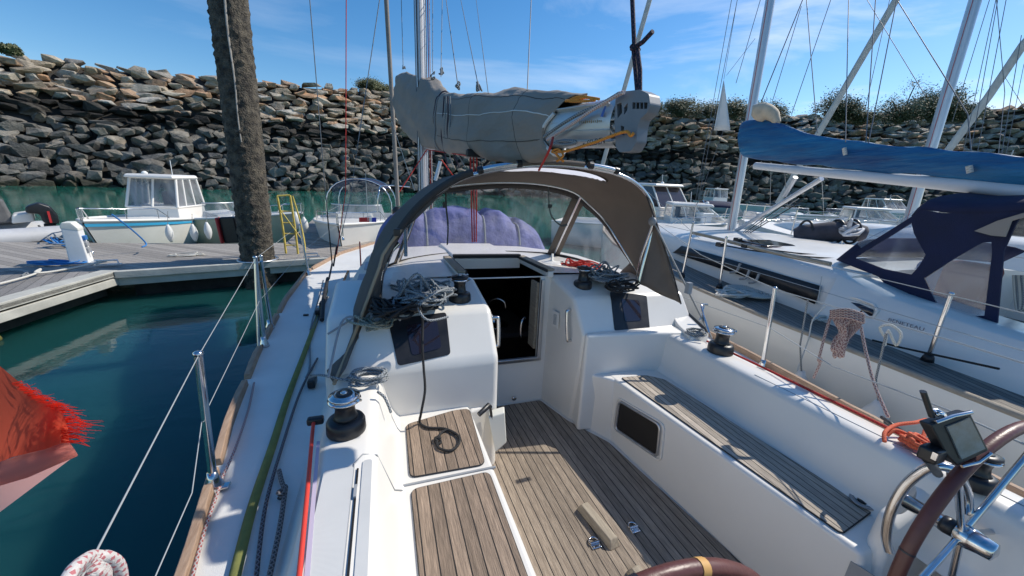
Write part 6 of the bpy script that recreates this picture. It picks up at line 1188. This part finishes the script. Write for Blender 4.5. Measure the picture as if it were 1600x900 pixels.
# shroud tails and jib sheet gear lying along the cabin side
def dkp(px, py, z=DK+.02): return B.z(px, py, z)
bw_([((519, 412, 4.6), (514, 436, 4.3), .012, black, 'turnbuckle')])
cabm = V(0, 0, 0)
bd(MB().tube(smooth_path([dkp(505, 438, DK+.12), dkp(500, 460, DK+.08), dkp(486, 510), dkp(484, 570), dkp(478, 590)]), .006, 6), 'genoa_sheet', grey_rope)
for k, (px, py) in enumerate(((503, 475), (497, 487), (488, 596))): bd(MB().box(dkp(px, py, DK+.04), (.04, .09, .05)), 'genoa_car' if k < 2 else 'sheet_block', black, bevel=.01)
bd(MB().tube([dkp(512, 435, DK+.14), dkp(505, 470, DK+.10), dkp(503, 500, DK+.04)], .018, 8), 'shroud_cover', rubber)
bd(MB().box((dkp(480, 545)+dkp(513, 450))*.5, (.03, 1.0, .012), Matrix.Rotation(.02, 3, 'Z')), 'genoa_track', black)
bd(MB().box(B.z(478, 492, DK+.02), (.04, .025, .012)), 'deck_eye', black)
bd(MB().box(B.Y(541, 440, 3.4), (.02, .5, .1)), 'cabin_side_window', tint)
bd(MB().tube([B.h(562, 378, 3.6), B.h(564, 418, 3.2), B.h(570, 432, 3.0)], .006, 6), 'furling_line', red_rope)
for k in range(5): 
    pp2 = V(CLX-cab(2.6+k*.45)*.93+.13, 2.6+k*.45, RZ(2.6+k*.45)+.012); bd(MB().box(pp2, (.16, .30, .012)), 'nonslip_panel', mat('grey_nonslip', (.42, .41, .43), .8) if not k else MATS['grey_nonslip'])
# stanchions and lifelines
def stan(p, t, name='stanchion', r=.0125, parent=None):
    o = bd(MB().tube([p, t], [r*1.05, r], 14), name, steel); bd(MB().lathe(t, [(r, 0), (r*1.25, .006), (r*1.1, .014), (r*.5, .018)], 14, axis=(t-p)), 'cap', steel, o); bd(MB().lathe(p+V(0, 0, -.045), [(.032, 0), (.03, .02), (.018, .05), (.015, .075)], 16), 'socket', steel, o); return o
def st_px(bx_, by_, tx2, ty2, dz0=-1.04): p = B.z(bx_, by_, dz0); return p, B.h(tx2, ty2, math.hypot(p.x, p.y))
s1 = st_px(333, 748, 310, 556); o = stan(*s1); bd(MB().box(s1[0]+V(.025, -.005, -.035), (.05, .03, .012)), 'base_foot', steel, o, bevel=.004)
s2 = st_px(412, 532, 399, 404); stan(*s2); s2b = st_px(421, 505, 408, 402); stan(*s2b, r=.010); s2c = st_px(402, 548-15, 400, 410); 
bd(MB().tube([B.z(424, 506, -1.04), B.h(408, 408, 2.98)], .009, 8), 'gate_brace', steel); bd(MB().tube([B.z(404, 540, -1.04), B.h(399, 412, 2.9)], .009, 8), 'gate_brace', steel)
s3 = st_px(482, 426, 468, 352, -1.02); stan(*s3, r=.012); s4 = st_px(527, 380, 528, 338, -1.0); 
s5 = st_px(536, 372, 533, 320, -.98); stan(*s5, r=.012)
ll = [B.h(120, 915, .62), B.h(148, 866, .68), s1[1], s2[1], s3[1], s5[1], B.h(606, 300, 8.6)]
bd(MB().tube(ll, .0015, 6), 'lifeline', wirew)
mid = lambda s_: s_[0].lerp(s_[1], .5)
ll2 = [B.h(232, 925, .95), B.h(300, 770, 1.22), mid(s1)+V(-.012, 0, 0), mid(s2), mid(s3), mid(s5), B.h(607, 318, 8.6)]
bd(MB().tube(ll2, .0015, 6), 'lifeline', wirew)
bd(MB().tube(smooth_path([B.h(590, 332, 8.3), B.h(592, 300, 8.3), B.h(600, 290, 8.6), B.h(640, 292, 8.7)]), .014, 8), 'pulpit', steel)
# starboard stanchions
t1 = st_px(1192, 568, 1211, 452, -1.05); stan(*t1); t2 = st_px(1452, 0, 1452, 0) if 0 else None
la_ = [B.h(1000, 330, 4.6), B.h(1120, 420, 3.3), t1[1], B.h(1400, 540, 1.95), B.h(1640, 640, 1.6)]
bd(MB().tube([B.h(1010, 338, 5.0), B.h(1095, 398, 4.2), t1[1]], .0035, 6), 'lifeline', wirew)
bd(MB().tube([t1[1], B.h(1340, 490, 2.6), B.h(1486, 532, 2.3), B.h(1640, 580, 2.1)], .0035, 6), 'lifeline', wirew); bd(MB().tube([B.h(1060, 462, 3.3), mid(t1), B.h(1300, 572, 2.4), B.h(1480, 640, 2.0), B.h(1640, 712, 1.75)], .0035, 6), 'lifeline', wirew)
bd(MB().tube([B.h(1100, 478, 3.0), B.h(1093, 500, 2.95)], .008, 6).tube(smooth_path([B.h(1108, 520, 2.7), B.h(1096, 480, 2.8), B.h(1105, 476, 2.9)]), .008, 8), 'rail_hoop', steel)
# red line along the port coaming and its exit
rl = [B.z(492, 655, CO+.02), B.z(489, 668, CO+.012), B.z(481, 760, CO+.008), B.z(467, 905, CO+.008)]
tag(MB().tube(smooth_path(rl), .0065, 8).build('control_line', mat('smooth_red_line', (.68, .05, .03), .55), fr=B), 'taut red control line running aft along the port coaming', 'rope'); bd(MB().box(B.z(493, 657, CO+.015), (.06, .03, .03)), 'line_exit', black, bevel=.008)
bd(MB().prism([B.z(475, 905, CO+.003), B.z(484, 905, CO+.003), B.z(500, 690, CO+.003), B.z(495, 690, CO+.003)], V(0, 0, .002)), 'lilac_strip', mat('lilac_tape', (.50, .44, .55), .6))
tag(MB().tube(smooth_path([V(2.05, 1.75, CO+.01), V(2.05, 1.4, CO+.006), V(2.035, 1.1, CO+.006), V(2.015, .75, CO+.006), V(1.99, .6, CO+.006)]), .007, 8).build('control_line', red_rope, fr=B), 'red line lying along the outer edge of the starboard coaming', 'rope')
# olive jackstay and speckled lines on the port deck
def dline(pts, z=DK+.022): return smooth_path([B.z(x, y, z) for x, y in pts], 8)
dl = dline([(519, 430), (505, 470), (478, 545), (450, 620), (428, 690), (395, 790), (366, 905)]); w_ = .016
q = MB().grid([[p+V(-w_, 0, 0), p+V(-w_*.3, 0, .004), p+V(w_, 0, 0)] for p in dl]); tag(q.build('jackstay', olive, fr=B, thick=.002), 'olive green webbing strap lying along the port side deck', 'strap')
tag(MB().tube(dline([(496, 560), (470, 610), (440, 700), (415, 790), (400, 905)]), .0065, 8).build('deck_line', rope_mat('dark_fleck_rope', (.2, .19, .2), (.05, .03, .035), 55, .45), fr=B), 'dark flecked line lying beside the olive strap on the port deck', 'rope')
tag(MB().tube(dline([(397, 598), (388, 640), (368, 700), (348, 745), (340, 770), (318, 835), (300, 905)]), .0055, 8).build('deck_line', rope_mat('red_fleck_rope', (.42, .39, .38), (.3, .06, .05), 50, .6), fr=B), 'thin red-flecked line lying inside the port toe rail', 'rope')
kn = B.z(440, 772, DK+.03)
tag(MB().tube(dline([(436, 735), (440, 752), (445, 768), (437, 778), (446, 760), (443, 785), (436, 830), (420, 905)], DK+.03), .008, 8).tube(tangle(kn, .012, .02, .015, 14, 6), .007, 6).build('deck_line', rope_mat('dark_fleck_rope_b', (.25, .22, .21), (.05, .04, .04), 60, .5), fr=B), 'dark knotted rope tail lying against the foot of the port coaming', 'rope')
tag(MB().tube(smooth_path([B.z(483, 590, CO-.03), B.z(500, 586, CO+.03), B.z(530, 592, CO+.04), B.z(556, 598, CO+.02)]), .006, 8).build('jib_sheet', grey_rope, fr=B), 'grey sheet leading to the port coaming winch', 'rope')
# ---- rope heaps
def rope_heap(name, c, sx, sy, sz, n, m, label, seed, r=.0065, extra=()):
    q = MB()
    for k in range(n): q.tube(tangle(Vector(c)+V(rnd.uniform(-.3, .3)*sx, rnd.uniform(-.3, .3)*sy, .004), sx*rnd.uniform(.6, 1), sy*rnd.uniform(.6, 1), sz, 22, seed+k), r, 7)
    for e_ in extra: q.tube(smooth_path(e_), r, 7)
    return tag(q.build(name, m, fr=B), label, 'rope')
rope_heap('rope_heap', B.z(668, 470, -.59), .22, .17, .11, 6, grey_rope, 'grey flecked rope tangle heaped left of the port cabin-top winch', 11, .0062, [[B.z(690, 455, -.5), B.z(672, 440, -.5), B.z(640, 450, -.52), B.z(615, 470, -.56), B.z(625, 500, -.62)], [B.z(700, 450, -.5), B.z(680, 458, -.48), B.z(655, 478, -.54), B.z(668, 500, -.6), B.z(700, 495, -.62)]])
rope_heap('rope_heap', B.z(628, 488, -.62), .20, .18, .06, 5, black_rope, 'black rope tangle under the grey one above the port aft window', 31, .0065)
rope_heap('rope_heap', B.z(590, 500, -.70), .16, .22, .06, 4, rope_mat('pale_green_fleck', (.36, .36, .28), (.1, .1, .08), 60), 'pale flecked rope behind the foot of the port canopy wing', 51, .006)
rope_heap('rope_heap', B.z(945, 438, -.58), .19, .14, .09, 6, grey_rope, 'grey and black flecked rope heap beside the starboard cabin-top winch', 71, .0062)
rope_heap('rope_heap', B.z(970, 452, -.60), .14, .1, .06, 2, black_rope, 'black rope coil lying at the top of the starboard aft window', 91, .0065)
rope_heap('rope_heap', B.z(905, 418, -.56), .18, .12, .06, 3, red_rope, 'red rope heap behind the starboard cabin-top winch', 95, .006)
rope_heap('rope_heap', B.z(868, 416, -.56), .12, .06, .03, 2, black_rope, 'thin black line by the starboard hatch rail', 98, .004)
tag(MB().lathe(B.z(862, 412, -.55), [(.10, 0), (.09, .012), (.05, .02), (.012, .024)], 28).build('mushroom_vent', white_p, fr=B), 'small white dome with a stalk on the coachroof beside the starboard hatch rail', 'vent') if 0 else bd(MB().lathe(B.z(862, 412, -.545), [(.12, 0), (.11, .012), (.05, .022), (.012, .03), (.01, .09)], 28), 'dome_vent', white_p)
q = MB().tube(coil(B.z(575, 597, CO+.02), .07, .05, 6, .01, 5, .02, wander=.02), .0065, 8); q.tube(smooth_path([B.z(590, 612, CO+.03), B.z(600, 620, CO), B.z(607, 634, CO-.04), B.z(611, 645, CO-.07)]), .0065, 8)
tag(q.build('rope_coil', grey_rope, fr=B), 'small grey coil of sheet behind the port coaming winch with its tail hanging inboard', 'rope')
tag(MB().tube(coil(B.z(1088, 525, CO+.01), .07, .05, 5, .012, 9, .02, wander=.02), .0065, 8).build('rope_coil', grey_rope, fr=B), 'small grey coil beside the starboard coaming winch', 'rope')
# long black cord from the heap down the seat front, ending in a loop on the teak
cd = [B.h(655, 478, 1.75), B.z(660, 500, -.64), B.pl(660, 545, V(0, 1.80, -.8), npf), B.h(662, 575, 1.80), B.h(664, 610, 1.74), B.h(658, 645, 1.70)] + [B.z(x, y, SE+.018) for x, y in ((656, 660), (668, 668), (695, 670), (715, 680), (717, 693), (704, 704), (686, 700), (683, 688), (690, 676), (700, 672), (712, 678))]
tag(MB().tube(smooth_path(cd), .0065, 8).tube(tangle(B.z(684, 690, SE+.015), .02, .03, .015, 12, 2), .006, 6).build('black_cord', black_rope, fr=B), 'long black cord hanging over the port aft window to a loop on the seat', 'rope')
# braided coil hung on the neighbour's lifeline, with its tails
hc = B.h(1322, 492, 2.55); q = MB(); rr_ = random.Random(2)
for k in range(16):
    a = 1300+k*3.2; y0 = 486+rr_.uniform(-3, 6); q.tube(smooth_path([B.h(1298+k*3, y0, 2.55), B.h(1306+k*1.2, 505, 2.5+.02*rr_.random()), B.h(1318+rr_.uniform(-6, 8), 522, 2.52), B.h(1300+k*1.2, 545+rr_.uniform(0, 14), 2.52), B.h(1304+k*1.4, 530, 2.54), B.h(1322+k*1.5, 508, 2.56), B.h(1312+k*2.4, 488, 2.57)], 5), .0065, 6)
for k in range(4): q.tube(smooth_path([B.h(1298, 486+3*k, 2.5), B.h(1325, 484+4*k, 2.46), B.h(1350, 492+4*k, 2.5)]), .0075, 7)
q.tube(smooth_path([B.h(1300, 488, 2.55), B.h(1290, 520, 2.52), B.h(1280, 560, 2.5), B.h(1281, 568, 2.5), B.h(1276, 580, 2.5), B.h(1271, 591, 2.5)]), .0065, 7).tube(smooth_path([B.h(1345, 510, 2.52), B.h(1353, 550, 2.45), B.h(1366, 600, 2.35), B.h(1388, 652, 2.25)]), .0065, 7).tube(tangle(B.h(1280, 564, 2.5), .01, .01, .02, 10, 3), .006, 6)
tag(q.build('hanging_rope_coil', tan_rope, fr=B), 'pinkish braided rope coil hung over the lifeline between the yachts', 'rope')
q = MB().tube([B.z(1385, 660, -1.0), B.z(1400, 672, -.98)], .012, 8).tube(smooth_path([B.z(1378, 652, -1.0), B.z(1392, 662, -.97), B.z(1412, 676, -1.0)]), .009, 6); bd(q, 'fairlead', black)
# coil on the port lifeline at the bottom of the picture
q = MB(); cc = B.h(146, 872, .66)
for k in range(9): q.tube(smooth_path([B.h(100-2*k, 915, .60+.01*k), B.h(116-k*.5, 888+4*k, .62+.01*k), B.h(140, 870+3.2*k, .65), B.h(160, 872+3.2*k, .66), B.h(164, 890+2*k, .665), B.h(158, 925, .66)]), .0075, 8)
q.tube(smooth_path([B.h(150, 872, .655), B.h(168, 870, .66), B.h(184, 882, .67), B.h(190, 905, .68), B.h(188, 925, .68)]), .0075, 8)
tag(q.build('rope_coil', white_rope, fr=B), 'white and red flecked rope coil lashed to the port lifeline at the lower left', 'rope')
# ---- wheels
def wheel(c, R0, label_inner, full=True, ang0=.0):
    c = Vector(c); w_ = bd(MB().tube([c+V(math.cos(t)*R0, 0, math.sin(t)*R0) for t in [2*math.pi*k/64 for k in range(64)]], .0155, 14, closed=True), 'steering_wheel', leather)
    for k in range(5):
        t = ang0+2*math.pi*k/5; d_ = V(math.cos(t), 0, math.sin(t)); bd(MB().tube([c+V(0, .02, 0)+d_*.03, c+d_*(R0-.012)], .0085, 12), 'spoke', steel, w_)
    bd(MB().lathe(c+V(0, -.05, 0), [(.01, 0), (.028, .006), (.03, .03), (.035, .05), (.035, .075), (.024, .085), (.024, .22)], 28, axis=V(0, 1, 0)), 'hub', steel, w_)
    bd(MB().lathe(c+V(0, .035, 0), [(.026, 0), (.028, .02), (.026, .03)], 24, axis=V(0, 1, 0)), 'hub_grip', black, w_)
    for t, m_, wd2 in ((math.pi/2+.10, leather_b, .03), (math.pi/2-.28, yellow_t, .025)) if not full else ((math.pi*.93, leather_b, .006),):
        bd(MB().tube([c+V(math.cos(t+s_)*R0, 0, math.sin(t+s_)*R0) for s_ in (-wd2, 0, wd2)], .0165, 14, cap=True), 'rim_band', m_, w_)
    return w_
WC = V(1.652, .374, -.942); wheel(WC, .387, '', True, 1.05)
PW = B.z(1020, 900, -.60); wheel(V(PW.x, PW.y, PW.z-.394), .387, '', False, math.pi/2)
# helm console on the starboard side, flange and hoop
q = MB().frustum([V(1.57, .50, SO), V(2.0, .50, SO), V(2.0, .64, SO), V(1.58, .60, SO)], [V(1.62, .52, -1.04), V(1.97, .52, -.93), V(1.97, .60, -.93), V(1.64, .58, -1.02)]); bd(q, 'helm_console', gel, bevel=.03, seg=4)
fl = WC+V(0, .15, 0); bd(MB().lathe(fl, [(.05, 0), (.062, -.008), (.06, -.016), (.03, -.02)][::-1], 32, axis=V(0, -1, 0)), 'wheel_flange', steel)
hp = [B.h(1390, 862, 1.66), B.h(1385, 838, 1.66), B.h(1392, 800, 1.66), B.h(1412, 762, 1.66), B.h(1440, 737, 1.66), B.h(1465, 728, 1.66), B.h(1490, 735, 1.68), B.h(1503, 752, 1.70), B.h(1510, 775, 1.72), B.h(1512, 800, 1.74)]
bd(MB().tube(smooth_path(hp, 6), .014, 14), 'guard_hoop', steel)
# plotter
pc = B.h(1504, 684, 1.44); ux = (B.h(1543, 702, 1.44)-B.h(1495, 722, 1.44)).normalized()
def PL(px, py, d_=0): return B.pl(px, py, pc, B.fw) + B.fw*d_
scq = [(1480, 667), (1516, 653), (1540, 701), (1503, 718)]; hsq = [(1456, 664), (1520, 645), (1550, 706), (1500, 730), (1482, 712)]
pl_ = bd(MB().prism([PL(*p, .004) for p in hsq], B.fw*.03), 'chart_plotter', black, bevel=.005)
bd(MB().prism([PL(*p, .0) for p in scq], B.fw*.006), 'screen', mat('dim_screen', (.10, .14, .17), .12, var=.3, vs=30, coat=.5), pl_)
bd(MB().tube([PL(1503, 729, .0), PL(1530, 722), PL(1549, 708)], .004, 6), 'bezel_edge', steel, pl_); bd(MB().tube([PL(1462, 660), PL(1490, 650), PL(1518, 644)], .005, 6), 'bezel_edge', steel, pl_)
bd(MB().tube([PL(1470, 655, .02), PL(1456, 615, .02)], .011, 8, flat=.6), 'antenna_stub', black, pl_); bd(MB().tube(tangle(PL(1478, 650, .02), .015, .015, .01, 10, 4), .005, 6), 'bracket', steel, pl_)
bd(MB().box(PL(1470, 714, .02), (.05, .04, .04)), 'clamp', black, pl_, bevel=.008); bd(MB().box(PL(1463, 712, .0), (.02, .01, .02)), 'clamp_knob', steel, pl_)
bd(MB().tube([PL(1470, 725, .03), B.h(1465, 740, 1.64)], .012, 10), 'mount_stem', black, pl_)
# orange rope at the plotter
q = MB(); q.tube(smooth_path([B.z(1382, 690, CO+.02), B.z(1383, 675, CO+.04), B.z(1400, 664, CO+.05), B.z(1430, 660, CO+.06), B.z(1450, 656, CO+.06), B.z(1446, 672, CO+.05), B.z(1440, 685, CO+.03), B.z(1425, 682, CO+.03), B.z(1400, 672, CO+.04), B.z(1386, 680, CO+.02)]), .007, 8)
for k in range(4): q.tube(tangle(B.z(1442, 705, CO+.01)+V(0, 0, .01*k), .055, .07, .03, 18, 120+k), .0075, 8)
tag(q.build('rope_coil', orange_rope, fr=B), 'bright orange-red rope bunched beside the chart plotter on the starboard coaming', 'rope')
# purple-blue tarpaulin on the foredeck
tarp = mat('blue_violet_tarp', (.12, .13, .30), .7, var=.3, vs=4, bump=1, bs=4); tarp.node_tree.nodes['Bump'].inputs['Distance'].default_value = .05
rws = []; c0 = V(CLX-.05, 4.5, -.62)
for i in range(71):
    r_ = []
    for j_ in range(41):
        x = -1.02+2.0*i/70; y = -.45+.9*j_/40; hh = max(0, (1-abs(x/1.02)**7))*max(0, (1-abs(y/.45)**6))
        z = hh*(.50+.04*math.sin(x*4+1)+.10*noise.noise(V(x*2.5, y*3, 1))-.07*abs(noise.noise(V(x*4+y*2, y*3, 5)))-.03*abs(noise.noise(V(x*14+y*6, y*4, 8))) - .07*(math.exp(-((x+.45)/.05)**2)+math.exp(-((x-.2)/.05)**2)+math.exp(-((x-.62)/.05)**2))); r_.append(c0+V(x, y, z-.02))
    rws.append(r_)
tb_ = thing('tarpaulin_bundle', c0, 'crumpled blue-violet tarpaulin bundle lying before the mast behind the clear canopy window', 'tarpaulin', fr=B)
MB().grid(rws).build('cover', tarp, tb_, fr=B)
for xi in (20, 43, 58): MB().tube([rws[xi][j_]+V(0, 0, .008) for j_ in range(1, 40, 2)], .011, 6).build('lashing', grey_rope, tb_, fr=B)
# ---- frayed red flag at the left
fl_ = thing('frayed_flag', B.d(20, 700, .8), 'frayed sunlit red flag with a pale stitched hem blowing in at the left edge', 'flag', fr=B)
fd_ = .85
def FP(px, py, k=0): return B.d(px, py, fd_+k)
flag_m = bpy.data.materials.new('red_bunting'); flag_m.use_nodes = True; n_ = flag_m.node_tree.nodes; l_ = flag_m.node_tree.links; pb_ = n_['Principled BSDF']; pb_.inputs['Base Color'].default_value = (.85, .075, .04, 1); pb_.inputs['Roughness'].default_value = .8
tl_ = n_.new('ShaderNodeBsdfTranslucent'); tl_.inputs[0].default_value = (1, .17, .09, 1); mx_ = n_.new('ShaderNodeMixShader'); mx_.inputs[0].default_value = .8; l_.new(pb_.outputs[0], mx_.inputs[1]); l_.new(tl_.outputs[0], mx_.inputs[2]); l_.new(mx_.outputs[0], n_['Material Output'].inputs[0])
wv = n_.new('ShaderNodeTexNoise'); wv.inputs['Scale'].default_value = 300; bb = n_.new('ShaderNodeBump'); bb.inputs['Strength'].default_value = .4; bb.inputs['Distance'].default_value = .002; l_.new(wv.outputs[0], bb.inputs['Height']); l_.new(bb.outputs[0], pb_.inputs['Normal'])
hem_m = flag_m.copy(); hem_m.node_tree.nodes['Principled BSDF'].inputs['Base Color'].default_value = (.80, .32, .26, 1); hem_m.node_tree.nodes['Translucent BSDF'].inputs[0].default_value = (1, .55, .48, 1)
top_ = [(-60, 520), (0, 572), (30, 597), (60, 620), (85, 632), (100, 650), (106, 668), (108, 690)]; botm = [(-60, 760), (0, 722), (20, 714), (45, 708), (70, 702), (85, 697), (98, 694), (108, 690)]
rws = [[FP(lerp(a[0], b[0], t), lerp(a[1], b[1], t), .03*math.sin(i*.9+t*2)) for t in [k/8 for k in range(9)]] for i, (a, b) in enumerate(zip(top_, botm))]; MB().grid(rws).build('bunting', flag_m, fl_, fr=B)
hem_t = [(-60, 760), (0, 722), (45, 708), (85, 697), (107, 691)]; hem_b = [(-60, 810), (0, 758), (45, 745), (90, 725), (121, 712)]
MB().grid([[FP(*a, .0), FP((a[0]+b[0])/2, (a[1]+b[1])/2, -.015), FP(*b, .0)] for a, b in zip(hem_t, hem_b)]).build('hem', hem_m, fl_, fr=B, thick=.004)
low_b = [(-60, 850), (0, 800), (40, 770), (80, 740), (100, 725)]; sh_m = flag_m
MB().grid([[FP(*a, .02), FP(*b, .05)] for a, b in zip([(-60, 805), (0, 755), (45, 742), (90, 723), (112, 716)], low_b)]).build('folded_edge', hem_m, fl_, fr=B)
q = MB(); rr_ = random.Random(12)
for k in range(120):
    t = rr_.random(); i = min(int(t*5), 4); f = t*5-i; T2 = [(30, 597), (60, 620), (85, 632), (100, 650), (108, 668), (108, 690)]; a = (lerp(T2[i][0], T2[i+1][0], f), lerp(T2[i][1], T2[i+1][1], f)); ln = rr_.uniform(14, 80)*(.2+.75*t if t < .8 else .5); dy = rr_.uniform(.0, .28)
    k0 = rr_.uniform(-.02, .02); q.tube([FP(a[0]-12, a[1]-2+6*rr_.random(), k0), FP(a[0]+ln*.5, a[1]+ln*.5*dy*.6+rr_.uniform(-3, 2), k0+rr_.uniform(-.01, .01)), FP(a[0]+ln, a[1]+ln*dy*.8+rr_.uniform(-5, 6), k0)], [.0009, .0007, .0003], 4, cap=False)
q.build('frayed_threads', flag_m, fl_, fr=B)['kind'] = 'stuff'
MB().tube([FP(-70, 480), FP(-62, 900)], .012, 8).build('staff', teak_w, fl_, fr=B)
